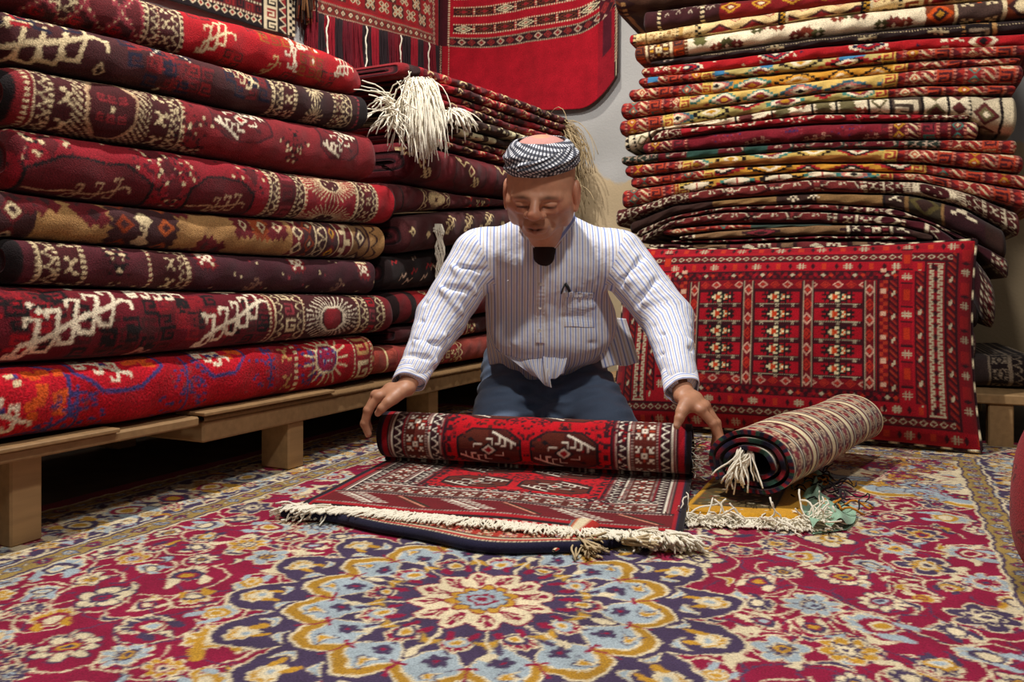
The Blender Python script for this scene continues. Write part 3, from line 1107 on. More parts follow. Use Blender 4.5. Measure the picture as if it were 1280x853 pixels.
x = cv.bands(U(343), [(9, 'dots', DBROWN, CREAM), (30, 'arch', DBROWN, CREAM), (9, 'dots', DBROWN, CREAM), (40, 'xx', DMAROON, CREAM), (9, 'dots', DBROWN, CREAM)])
cv.rect(x, 0, U(420), 420, DBROWN)
for j in range(4):
    cv.burst((x + U(420)) / 2, 60 + j * 100, 40, 48, 18, CREAM, DBROWN, .35, 4)
cv.bands(U(420), [(10, 'dots', DBROWN, CREAM), (34, 'star', DMAROON, CREAM, ROSE), (10, 'dots', DBROWN, CREAM), (34, 'archr', DBROWN, CREAM), (30, 'fill', DBROWN), (9, 'dots', DBROWN, ROSE), (60, 'fill', BLACK)])
folded('folded_rug', 'dark brown folded rug with one big cream hooked tree, second in the left pile', 'rug', PL, 'y', S, b, t, XS, .72, cv, back=DBROWN, seed=2, rxk=1.2)

# 3 brick rug with cream net panel
S, b, t, U, L = lp(2, 9, 476)
cv = Cv(L, 420, 3, hx('#80222a'))
cv.rect(0, 0, 14, 420, BLACK)
cv.bands(U(30), [(8, 'dots', MAROON, CREAM), (9, 'fill', MAROON), (30, 'arch', DMAROON, CREAM), (8, 'dots', DMAROON, CREAM), (56, 'xx', DMAROON, CREAM)])
cv.rect(U(88), 0, U(182), 420, DMAROON)
w_ = (U(182) - U(88)) / 2
bx = cv.box(U(88), 0, U(182), 420); a_, X_, Y_ = bx
a_[(((X_ * .9 + Y_) % 15) < 6) & (((X_ * .9 - Y_) % 15) < 11)] = CREAM
for j in range(-1, 3):
    cv.oct(U(135), m + j * 210, w_ * .66, 84, hx('#b89a7c'), .4); cv.oct(U(135), m + j * 210, w_ * .58, 74, DMAROON, .4)
    for q in range(6):
        cv.hooks(U(135) + (q % 3 - 1) * 26, m + j * 210 + (q // 3 - .5) * 44, 3.4, [hx('#8a2830'), BLACK], 1, 1)
    cv.rect(U(135) - 3, m + j * 210 - 5, U(135) + 5, m + j * 210 + 5, CREAM)
cv.bands(U(182), [(52, 'xx', DMAROON, CREAM), (8, 'dots', DMAROON, CREAM), (30, 'archr', DMAROON, CREAM), (8, 'dots', MAROON, CREAM)])
for px, dy, rr_ in ((232, -10, 60), (365, -25, 70), (240, -70, 50), (120, 150, 40)):
    cv.cluster(U(px), m + dy, rr_, [DMAROON, DMAROON, BLACK, CREAM], 26, rg, 8)
for px, dy, rx_ in ((300, 40, 110), (424, 34, 100)):
    cv.gul(U(px), m + dy, rx_, 62, hx('#6d1c24'), hx('#6d1c24'), hx('#551a20'), WHITE, hx('#481820'), RED, 7)
folded('folded_rug', 'brick red folded rug with cream net panel near its left end, in the left pile', 'rug', PL, 'y', S, b, t, XS + .01, .72, cv, back=MAROON, seed=3, round_end=.05, rxk=1.2)

# 4 red rug
S, b, t, U, L = lp(3, 15, 491)
cv = Cv(L, 420, 3, hx('#8c1a28'))
for px, dy in ((60, 40), (205, 22), (310, 34), (20, 30), (195, 66), (215, -30)):
    cv.cluster(U(px), m + dy, 80, [hx('#4a1620'), hx('#4a1620'), BLACK, ROSE, CREAM], 34, rg, 8)
    cv.dia(U(px), m + dy, 22, 34, hx('#5c1820'))
for px, rx_ in ((115, 150), (275, 105)):
    cv.oct(U(px), m - 66, rx_, 80, BLACK, .55); cv.oct(U(px), m - 66, rx_ * .94, 74, hx('#5c1820'), .55)
    cv.hooktree(U(px) + 20, m - 58, rx_ * .9, .3, 3, 26, 6, hx('#c8a888'))
    cv.line((U(px) - rx_ * .9, m - 70), (U(px) - rx_ * .2, m - 64), 5, hx('#c8a888'))
x = cv.bands(U(330), [(8, 'dots', DMAROON, CREAM), (32, 'arch', DMAROON, CREAM), (8, 'dots', MAROON, CREAM), (60, 'hook', hx('#5c1820'), ROSE, DMAROON), (8, 'dots', DMAROON, CREAM), (30, 'archr', DMAROON, CREAM), (8, 'dots', RED, CREAM)])
cv.rect(x, 0, U(440), 420, hx('#8c1a28'))
for j in range(-1, 3):
    cv.burst((x + U(440)) / 2, m + 40 + j * 120, (U(440) - x) * .5, 58, 34, CREAM, DMAROON, .42, 3.4)
cv.bands(U(440), [(8, 'dots', DMAROON, CREAM), (30, 'arch', DMAROON, CREAM), (40, 'xx', hx('#5c1820'), CREAM), (30, 'archr', DMAROON, CREAM), (8, 'dots', MAROON, CREAM), (90, 'fill', RED)])
cv.rect(L - 22, 0, L, 420, BLACK); cv.rect(L - 10, 0, L, 420, RED)
folded('folded_rug', 'red folded rug with dark medallions and banded right end, above the tan rug', 'rug', PL, 'y', S, b, t, XS + .015, .74, cv, back=MAROON, seed=4, rxk=1.15)

# 5 tan rug
S, b, t, U, L = lp(4, 0, 485, .84)
cv = Cv(L, 420, 3, hx('#ab8456')); KB = hx('#43262a'); RM = hx('#6a2028')
cv.bands(U(0) - 60, [(60, 'star', KB, CREAM, RM), (56, 'dia', KB, RM, CREAM, KB), (20, 'fill', KB)])
cv.rect(U(30), 0, U(32), 420, KB)
for px, dy in ((48, 34), (66, 40), (110, 36), (122, 20), (232, 60), (262, -40), (276, -50), (90, -110), (55, -100), (250, 110), (240, -80)):
    cv.serr(U(px), m + dy, 24, 22, RM, 9); cv.dia(U(px), m + dy, 14, 16, KB)
cv.serr((U(142) + U(220)) / 2, m, (U(220) - U(142)) / 2, 150, KB, 10)
for j in range(-2, 3):
    for px, c in ((156, RUST), (180, CREAM), (208, hx('#b0562c'))):
        cv.dia(U(px), m + j * 56 + (16 if px == 180 else 0), 24, 22, c); cv.dia(U(px), m + j * 56, 12, 11, KB)
cv.hooktree(U(182), m - 10, 60, 1.57, 3, 18, 6, CREAM)
for px in (306, 328, 346):
    cv.serr(U(px), m + 26, 28, 30, RM if px != 328 else hx('#a04a28'), 9); cv.dia(U(px), m + 26, 16, 18, CREAM); cv.dia(U(px), m + 26, 9, 10, RM)
cv.bands(U(362), [(46, 'dia', RM, CREAM, KB), (50, 'dia', KB, RUST, KB, CREAM), (8, 'fill', CREAM), (44, 'archr', KB, CREAM), (60, 'dia', KB, RM, GOLD, KB), (7, 'fill', CREAM), (70, 'key', RM, CREAM), (7, 'fill', CREAM),
                   (80, 'dia', hx('#8a6a48'), KB, CREAM, KB), (8, 'fill', KB), (60, 'arch', TAN, KB), (90, 'fill', TAN)])
folded('folded_rug', 'tan folded rug with dark serrated flowers, fifth from the top in the left pile', 'rug', PL, 'y', S, b, t, XS + .0, .70, cv, back=KBROWN, seed=5, rxk=1.2)

# 6 dark maroon rug with bands
S, b, t, U, L = lp(5, 9, 469)
cv = Cv(L, 420, 3, hx('#53202a'))
cv.rect(0, 0, 24, 420, BLACK)
cv.bands(U(40), [(8, 'dots', DMAROON, CREAM), (36, 'arch', DMAROON, CREAM), (8, 'dots', DMAROON, CREAM), (52, 'xx', DMAROON, CREAM), (8, 'dots', DMAROON, CREAM)])
for j in range(3):
    cv.cluster(U(146), m - 60 + j * 60, 46, [BLACK, BLACK, DMAROON, CREAM], 18, rg, 8)
cv.bands(U(186), [(8, 'dots', MAROON, CREAM), (30, 'fill', DMAROON), (44, 'xx', DMAROON, CREAM), (26, 'archr', DMAROON, CREAM), (8, 'dots', DMAROON, CREAM)])
cv.rect(U(242), 0, L, 420, hx('#45202a'))
for px, dy in ((260, 34), (374, 34), (452, 20)):
    cv.serr(U(px), m + dy, 26, 24, hx('#7c1c26'), 7); cv.stamp(["XX.XX", "X.X.X", ".XXX.", "X...X"], U(px), m + dy, 9, {'X': WHITE}); cv.rect(U(px) - 20, m + dy + 24, U(px) + 26, m + dy + 38, CREAM)
for i in range(40):
    cv.rect(x := U(240) + (i * 67) % (L - U(240)), y := m - 90 + (i * 41) % 190, x + 7, y + 7, CREAM if i % 3 else ROSE)
for px in (318, 420):
    cv.hooktree(U(px), m - 44, 60, .8, 3, 18, 6, hx('#8c6a5c'))
folded('folded_rug', 'dark maroon folded rug with pale banded stripes, sixth from the top in the left pile', 'rug', PL, 'y', S, b, t, XS + .005, .70, cv, back=DMAROON, seed=6, rxk=1.1)

# 7 wine rug with two white hooked figures
S, b, t, U, L = lp(6, 0, 488, .87)
cv = Cv(L, 460, 3, hx('#651422')); m7 = 230
for px, dy, cs in ((20, 70, [BLACK, RED]), (40, 50, [BLACK, hx('#8c1a26')]), (64, 40, [BLACK, MAROON]), (10, -20, [BLACK, RED]), (216, 20, [BLACK, hx('#8c1a26')]), (236, 30, [hx('#8c1a26'), BLACK]), (200, 56, [BLACK, MAROON]), (250, -10, [hx('#8c1a26'), MAROON]),
                   (150, -30, [BLACK, DMAROON]), (120, -50, [BLACK, DMAROON]), (176, -50, [DMAROON, BLACK]), (300, -40, [DMAROON, BLACK]), (318, 14, [DMAROON, BLACK])):
    cv.hooks(U(px), m7 + dy, 7, cs, 3, 2)
cv.hooktree(U(82), m7 + 2, 240, .42, 5, 44, 14, WHITE)
cv.hooktree(U(284), m7 + 4, 220, .42, 5, 40, 13, WHITE)
cv.hooktree(U(190), m7 + 84, 130, -.1, 4, 26, 11, WHITE)
cv.plines([(U(158), m7 - 100), (U(168), m7 - 62), (U(178), m7 - 86), (U(184), m7 - 74)], 9, hx('#b08a7c'))
for px, dy in ((90, 88), (286, 90), (244, 14), (38, 24), (26, 36)):
    cv.dia(U(px), m7 + dy, 10, 9, WHITE)
x = cv.bands(U(326), [(8, 'dots', MAROON, CREAM), (10, 'fill', MAROON), (34, 'arch', DMAROON, CREAM), (46, 'hook', DMAROON, CREAM, ROSE), (34, 'archr', DMAROON, CREAM), (8, 'dots', MAROON, CREAM)])
cv.rect(x, 0, U(438), 460, DMAROON)
for j in range(-1, 3):
    cv.burst((x + U(438)) / 2, m7 - 10 + j * 170, (U(438) - x) * .48, 78, 34, WHITE, DMAROON, .5, 4)
    cv.oct((x + U(438)) / 2, m7 - 10 + j * 170, (U(438) - x) * .17, 32, hx('#8c1a26'), .5)
cv.bands(U(438), [(8, 'dots', MAROON, CREAM), (40, 'arch', DMAROON, CREAM), (8, 'dots', DMAROON, CREAM), (50, 'hook', DMAROON, ROSE, RED), (36, 'archr', DMAROON, CREAM), (8, 'dots', DMAROON, CREAM), (100, 'fill', MAROON)])
folded('folded_rug', 'thick wine red folded rug with two white hooked trees, on the scarlet rug', 'rug', PL, 'y', S, b, t, XS + .03, .74, cv, back=MAROON, seed=7, round_end=.04, rxk=1.15)

# 8 bright red plush rug
S, b, t, U, L = lp(7, 0, 463, .80)
cv = Cv(L, 460, 3, hx('#a80c20'))
for px, dy, rx_ in ((8, 10, 110), (140, 92, 110), (268, 96, 80)):
    cv.oct(U(px), m7 + dy, rx_, 88, BLUEP, .45); cv.oct(U(px), m7 + dy, rx_ * .92, 80, hx('#c01428'), .45)
    for q in range(16):
        cv.rect(xx := U(px) + rg.uniform(.1, .75) * rx_, yy := m7 + dy + rg.uniform(-50, 50), xx + 22, yy + 16, ORANGE)
    cv.hooktree(U(px) - rx_ * .35, m7 + dy - 20, rx_ * 1.0, -.5, 3, 24, 12, WHITE)
    for q in range(8):
        cv.rect(xx := U(px) - rg.uniform(.0, .6) * rx_, yy := m7 + dy + rg.uniform(-40, 50), xx + 16, yy + 12, CREAM if q % 2 else BLUEP)
for px, dy, sc_ in ((83, -50, 1.0), (222, -20, 1.25), (326, 10, 1.1), (52, -95, .8), (380, -10, .9), (352, 60, .8)):
    for q in range(70):
        f = rg.random()
        xx = U(px) + rg.gauss(0, 24 + 22 * f) * sc_; yy = m7 + dy + (60 - 110 * f) * sc_
        cv.rect(xx, yy, xx + 11, yy + 7, BLUEP if q % 4 else ROSE)
    cv.line((U(px), m7 + dy - 50 * sc_), (U(px), m7 + dy + 74 * sc_), 7, BLUEP)
cv.bands(U(333), [(12, 'dots', RED, ROSE), (70, 'xx', hx('#8c1222'), TAN), (12, 'dots', RED, CREAM)])
for j in range(-1, 3):
    cv.burst(U(398), m7 + 20 + j * 220, 96, 84, 17, CREAM, BLUEP, .55, 6); cv.oct(U(398), m7 + 20 + j * 220, 40, 38, hx('#8c1a40'), .5)
    for q in range(14):
        cv.rect(xx := U(398) + rg.uniform(-34, 34), yy := m7 + 20 + j * 220 + rg.uniform(-30, 30), xx + 10, yy + 8, LBLUE if q % 2 else BLUEP)
cv.bands(U(433), [(9, 'dots', RED, CREAM), (80, 'hook', hx('#8c1222'), CREAM, TAN), (9, 'dots', RED, CREAM), (24, 'dots', RED, TAN)])
folded('folded_rug', 'bright scarlet plush folded rug with blue tracery, lowest of the left pile on the bench', 'rug', PL, 'y', S, b, t, XS + .035, .76, cv, back=RED, seed=8, round_end=.03, rxk=1.1, mat=pile_mat('plush_pile', bump=.7, grain=.3, sheen=.06, scale=.6))

# ------------------------------------------------------------------ benches under the left pile
ZB = .205


def wood_bench(name, label, y0, y1, x0, x1, ztop, thick, legs, felt=False):
    base = ((x0 + x1) / 2, (y0 + y1) / 2, 0)
    t = empty(name, base, label, 'bench')
    mb = MB()
    if felt:
        mb.box((x0, y0, ztop - thick), (x1, y1, ztop - .014), bev=.005); mb.build('beam', WOODX, t, base, smooth=False)
        f = MB(); n = 160
        ys = np.linspace(y0 - .004, y1, n)
        nz = frnd(5)
        V = []
        for y in ys:
            e = .0015 * nz(y * 25)
            for xx, zz in ((x0, -.012), (x0, 0), (x1 - .01, .001), (x1 + .006 + e, -.005), (x1 + .007 + e, -.012), (x1, -.015)):
                V.append((xx, y, ztop + zz))
        f.add(V, grid_quads(n, 6, wrap_v=True, flip=True), hx('#8a6a45')); f.build('felt_cover', FELT, t, base)
    else:
        mb.box((x0, y0, ztop - thick), (x1, y1, ztop), bev=.004); mb.build('plank', WOODX, t, base, smooth=False)
    for (lx, ly) in legs:
        l = MB(); l.box((lx - .05, ly - .032, .008), (lx + .05, ly + .032, ztop - thick - .0005), bev=.004); l.build('leg', WOOD, t, base, smooth=False)
    return t


wood_bench('wooden_bench', 'low wooden bench with felt topped beam under the right half of the left pile', 1.40, 4.05, -2.28, -1.465, ZB, .066,
           [(-1.53, 1.75), (-1.53, 2.50), (-1.53, 3.85), (-2.2, 1.75), (-2.2, 2.50), (-2.2, 3.85)], felt=True)
wood_bench('wooden_plank', 'long pale wooden plank lying under the scarlet rug at left', .66, 1.385, -2.25, -1.46, ZB, .022, [(-1.56, 1.0), (-2.15, 1.0)])
bd = MB(); bd.box((-1.545, 1.388, ZB), (-1.447, 1.88, ZB + .009), bev=.002)
o = bd.build('wooden_batten', WOODX, None, (-1.5, 1.65, ZB), smooth=False); o.location = (-1.5, 1.65, ZB)
tag(o, 'thin pale wooden batten lying on the felt topped bench beam', 'board')
bd = MB(); bd.box((-1.5, .66, ZB), (-1.447, 1.16, ZB + .009), bev=.002)
o = bd.build('wooden_batten', WOODX, None, (-1.47, .9, ZB), smooth=False); o.location = (-1.47, .9, ZB)
tag(o, 'short grey wooden batten on the plank at the left edge of the photo', 'board')

# ------------------------------------------------------------------ right pile of thin folded rugs
PR = 'rugs folded in the right pile'
DR = hx('#7c1c24'); BRK = hx('#a53a30'); IVORY = hx('#e6dac0')


def redends(cv, x0, x1, rng, ph=0, cols=None):
    """striped kilim end: narrow ornamental bands"""
    c = cols or [hx('#a8302a'), hx('#8c2426'), hx('#b5432c')]
    x = x0
    i = 0
    while x < x1 - 8:
        w = [24, 9, 40, 9, 30, 9, 48, 9][i % 8]
        w = min(w, x1 - x)
        k = i % 8
        if k in (1, 3, 5, 7):
            cv.band(x, w, 'dots', [hx('#5c1c20'), hx('#c88070')], ph)
        elif k == 0:
            cv.band(x, w, 'zig', [c[0], hx('#5c1c24')], ph)
        elif k == 2:
            cv.band(x, w, 'dia', [c[1], rng.choice([CREAM, GOLD, TEAL]), c[2], CREAM], ph + rng.uniform(0, 40))
        elif k == 4:
            cv.band(x, w, 'bar', [c[0], CREAM, hx('#4c2430')], ph)
        else:
            cv.band(x, w, 'hook', [c[2], rng.choice([CREAM, TEAL, hx('#3c2a3c')]), hx('#4c1c24')], ph)
        x += w; i += 1


def rr_kilim(cv, L, rng, lo, hi, ground, alt, blue=False):
    m = cv.H / 2
    cv.rect(0, 0, L, cv.H, ground)
    x = lo; i = 0
    while x < hi:
        w = rng.uniform(95, 150)
        c = [[TEAL, IVORY, ROSE, GOLD], [hx('#a3222a'), BLACK, IVORY, RED], [BLACK, ground * 1.1, IVORY, GOLD], [hx('#3c6a7c'), hx('#c87a72'), IVORY, BLACK]][rng.randrange(4)]
        cy = m + rng.uniform(-26, 26)
        cv.loz(x + w / 2, cy, w * .55, 34, c)
        cv.rect(x + w - 8, m + 30, x + w + 34, m + 44, rng.choice([BRK, alt]))
        cv.dia(x + w, m - 24, 14, 10, rng.choice([BLACK, BRK, ROSE]))
        x += w + rng.uniform(6, 30); i += 1
    cv.rect(lo, m + 26, hi, m + 32, alt); cv.rect(lo, m - 40, hi, m - 34, BRK)
    if blue:
        for q in range(3):
            xx = lo + rng.uniform(0, hi - lo); cv.rect(xx, m + 4, xx + 46, m + 34, BLUE)
    redends(cv, 0, lo, rng, 13); redends(cv, hi, L, rng, 29)
    cv.band(lo, 40, 'hook', [YELLOW, hx('#8a7a3c'), BRK]); cv.band(hi - 44, 44, 'hook', [YELLOW, GREEN, BRK])


def rr_blocks(cv, L, rng, lo, hi):
    m = cv.H / 2
    cv.rect(0, 0, L, cv.H, IVORY * 1.04)
    x = lo + 40; i = 0
    while x < hi - 20:
        for k in range(3):
            c = [hx('#7c3626'), hx('#4c4a2c'), hx('#6a2a26')][(i + k) % 3]
            cv.serr(x + k * 38, m + (24 if i % 2 else -30) + (10 if k == 1 else 0), 17, 16, c, 7)
            cv.dia(x + k * 38, m + (24 if i % 2 else -30), 8, 9, IVORY)
        x += rng.uniform(120, 150); i += 1


def rr_red(cv, L, rng, ground, dark, light, n=5, k=1.0):
    m = cv.H / 2
    cv.rect(0, 0, L, cv.H, ground)
    for i in range(n):
        x = L * (i + .5) / n + rng.uniform(-20, 20)
        cv.loz(x, m + rng.uniform(-12, 14), 62 * k, 30, [light, dark, ground * 1.2, dark, light])
    for i in range(30):
        x = rng.uniform(0, L); y = m + rng.uniform(-40, 40)
        if rng.random() < .5:
            cv.poly([(x, y), (x + 14, y), (x + 4, y + 12)], light)
        else:
            cv.dia(x, y, 7, 6, dark)


def rr_gul(cv, L, rng, ground, dark, white, n=4, lo=170, hi=None):
    m = cv.H / 2; hi = hi or L - 200
    cv.rect(0, 0, L, cv.H, ground)
    for i in range(n):
        x = lo + (hi - lo) * (i + .5) / n
        cv.oct(x, m + 6, 66, 26, dark, .6); cv.oct(x, m + 6, 52, 18, ground * .75, .6)
        cv.plines([(x - 62, m + 0), (x - 44, m + 2), (x - 36, m + 16), (x - 14, m + 16)], 4.5, white)
        cv.stamp(["XX.X.", ".X.X.", "XX..X"], x + 10, m + 8, 5, {'X': white})
        cv.plines([(x + 26, m + 18), (x + 48, m + 18), (x + 56, m + 2)], 4.5, white)
        cv.cluster((x + (hi - lo) / n / 2), m, 30, [dark, BLACK, white], 10, rng, 6)
    for a, b in ((0, lo), (hi, L)):
        x = a; i = 0
        while x < b - 10:
            w, kind = [(10, 'dots'), (44, 'xx'), (10, 'dots'), (34, 'arch'), (54, 'star'), (30, 'archr')][i % 6]
            w = min(w, b - x)
            cv.band(x, w, kind, [dark, white] if kind != 'star' else [dark, white, ROSE], 17 + 7 * i); x += w; i += 1


def rp(top, bot, px0, px1):
    xa, xb = x_on(px0, YS), x_on(px1, YS)
    S = np.linspace(xa, xb, 30)

    def zz(pts):
        p = np.array(pts, float)
        px = np.array([640 + F * (CY * s + SY * YS) / (-SY * s + CY * YS) for s in S])
        py = np.interp(px, p[:, 0], p[:, 1])
        lo = px < p[0, 0]; hi = px > p[-1, 0]
        py[lo] = p[0, 1] + (px[lo] - p[0, 0]) * (p[1, 1] - p[0, 1]) / (p[1, 0] - p[0, 0])
        py[hi] = p[-1, 1] + (px[hi] - p[-1, 0]) * (p[-1, 1] - p[-2, 1]) / (p[-1, 0] - p[-2, 0])
        return np.array([z_at(v, dep(s, YS + .02)) for v, s in zip(py, S)])
    return S, zz(bot), zz(top), (xb - xa) * 1000


XP = (795, 900, 1020, 1150, 1280)


def b5(*y):
    return list(zip(XP, y))


E = 1300     # runs out of the frame on the right
TT = [
    # top, bottom, px0, px1, painter, label
    (b5(-32, -44, -58, -74, -90), b5(13, 2, -12, -28, -44), 766, E, 'dkbrown', 'dark brown folded rug jutting left at the very top of the right pile'),
    (b5(14, 3, -11, -27, -43), b5(42, 25, 8, -8, -24), 803, E, 'dkmaroon', 'blackish maroon folded rug with thin white scribbles near the top of the right pile'),
    (b5(43, 26, 9, -7, -23), b5(57, 42, 22, 7, -5), 787, E, 'cream', 'cream folded rug with small red diamonds near the top of the right pile'),
    (b5(58, 43, 23, 8, -4), b5(78, 63, 47, 32, 22), 793, E, 'white', 'ivory folded rug with serrated brown blocks and brown ends in the upper right pile'),
    (b5(79, 64, 48, 33, 23), b5(84, 73, 58, 46, 40), 812, E, 'black', 'black folded rug with dotted white line between ivory rug and bright red rug'),
    (b5(85, 74, 59, 47, 41), b5(97, 88, 73, 62, 57), 801, E, 'red', 'bright red folded rug with navy star medallions in the upper right pile'),
    (b5(98, 89, 74, 63, 58), b5(109, 98, 87, 75, 71), 798, E, 'k_blue', 'striped kilim with blue blocks just under the bright red rug of the right pile'),
    (b5(110, 99, 88, 76, 72), b5(125, 115, 101, 87, 79), 785, 1276, 'k_gold', 'golden kilim with red lozenges, second kilim under the bright red rug'),
    (b5(126, 116, 102, 88, 80), b5(146, 132, 117, 106, 105), 775, 1279, 'k_teal', 'yellow and teal kilim with thick red banded ends, third kilim under the bright red rug'),
    (b5(147, 133, 118, 107, 106), b5(166, 148, 128, 119, 117), 773, 1270, 'k_pale', 'pale green and red kilim resting on the white rug with black motifs'),
    (b5(167, 149, 129, 120, 118), [(780, 190), (800, 186), (813, 174), (820, 162), (900, 157), (1020, 142), (1150, 143), (1208, 146), (1226, 160), (1280, 168)], 780, 1272, 'ivory', 'white folded rug with dark blocks, striped end sagging over short wine rug'),
    ([(814, 175), (821, 163), (900, 158), (1020, 143), (1150, 144), (1280, 146)], [(814, 178), (900, 164), (1020, 154), (1150, 151), (1280, 150)], 815, 1211, 'redw', 'thin red folded rug with white bits directly under the white rug'),
    (b5(180, 165, 155, 152, 151), b5(193, 184, 176, 174, 173), 803, 1223, 'plain', 'plain wine coloured folded rug ending short at right in the right pile'),
    (b5(194, 185, 177, 175, 174), b5(205, 195, 186, 186, 193), 776, 1272, 'dark', 'dark green and red folded rug under the plain wine coloured rug'),
    (b5(206, 196, 187, 187, 194), b5(220, 209, 203, 203, 217), 781, 1279, 'k_green', 'green and sand kilim with brown edge in the middle of the right pile'),
    (b5(221, 210, 204, 204, 218), b5(234, 221, 213, 216, 236), 787, E, 'k_gold', 'orange gold kilim with teal ends, middle one of three kilims above the maroon rugs'),
    (b5(235, 222, 214, 217, 237), b5(257, 234, 223, 226, 262), 776, E, 'k_white', 'gold kilim with large white lozenges, lowest of the kilims in the right pile'),
    ([(768, 261), (795, 258), (841, 243), (902, 234), (1020, 224), (1150, 227), (1203, 238), (1280, 268)], [(768, 285), (795, 272), (841, 256), (902, 249), (1020, 240), (1142, 243), (1203, 257), (1256, 286), (1280, 300)], 768, 1276, 'm_white', 'maroon folded rug with white figures arching over the dark brown and tan rug'),
    ([(785, 278), (841, 257), (902, 250), (1020, 241), (1142, 244), (1203, 258), (1256, 287)], [(785, 294), (841, 268), (902, 258), (1020, 254), (1122, 260), (1172, 280), (1223, 303), (1250, 322)], 786, 1259, 'tanb', 'dark brown and tan folded rug drooping at its right end in the right pile'),
    ([(790, 290), (841, 269), (902, 259), (1020, 255), (1122, 261), (1172, 281), (1223, 304), (1262, 322)], [(790, 301), (841, 274), (902, 264), (1020, 263), (1101, 268), (1162, 277), (1193, 296), (1223, 315), (1262, 352)], 795, 1262, 'm_thin', 'thin maroon rug hanging far down at right beside the big cushion'),
    ([(798, 297), (841, 275), (902, 265), (1020, 264), (1101, 269), (1162, 278), (1193, 297), (1223, 322), (1250, 362)], [(798, 307), (841, 283), (902, 279), (1020, 279), (1122, 281), (1158, 292), (1182, 306), (1205, 345), (1225, 400), (1245, 415)], 800, 1246, 'm_plain', 'maroon rug with white hooks, its right end hanging behind the cushion corner'),
    (b5(289, 281, 280, 286, 290), b5(297, 288, 284, 292, 296), 828, 1040, 'k_red', 'short red and green striped rug wedged above the brown rugs'),
    ([(840, 297), (900, 289), (1020, 281), (1122, 282), (1166, 294)], [(840, 301), (900, 299), (1020, 294), (1122, 294), (1166, 302)], 850, 1166, 'brown', 'plain brown folded rug above the thin maroon strip in the lower right pile'),
    (b5(301, 300, 295, 295, 302), b5(304, 304, 299, 301, 306), 838, 1146, 'm_strip', 'very thin maroon folded rug squeezed between two brown rugs'),
    (b5(305, 305, 300, 302, 304), b5(309, 313, 315, 309, 312), 810, 1186, 'brmed', 'brown folded rug with oval medallions just above the big cushion'),
    (b5(308, 314, 316, 310, 313), b5(320, 324, 326, 326, 328), 803, 1214, 'dkm', 'dark maroon folded rug right behind the top edge of the big cushion'),
    (b5(321, 325, 327, 327, 329), b5(368, 368, 368, 368, 368), 800, 1216, 'dkm', None),
    (b5(369, 369, 369, 369, 369), b5(410, 410, 410, 412, 412), 800, 1226, 'dkb', None),
    (b5(411, 411, 411, 413, 413), b5(444, 446, 448, 452, 452), 800, 1222, 'dkm', None),
    (b5(445, 447, 449, 446, 446), b5(470, 474, 478, 484, 488), 800, E, 'greyb', 'grey black rug with pale bands lying on the bench at the right edge'),
]
HID = {26: 'dark maroon thick folded rug seen in the gap right of the big cushion, uppermost there',
       27: 'blackish brown folded rug seen in the dark gap right of the big cushion',
       28: 'dark folded rug whose end shows just above the grey black rug on the right bench'}
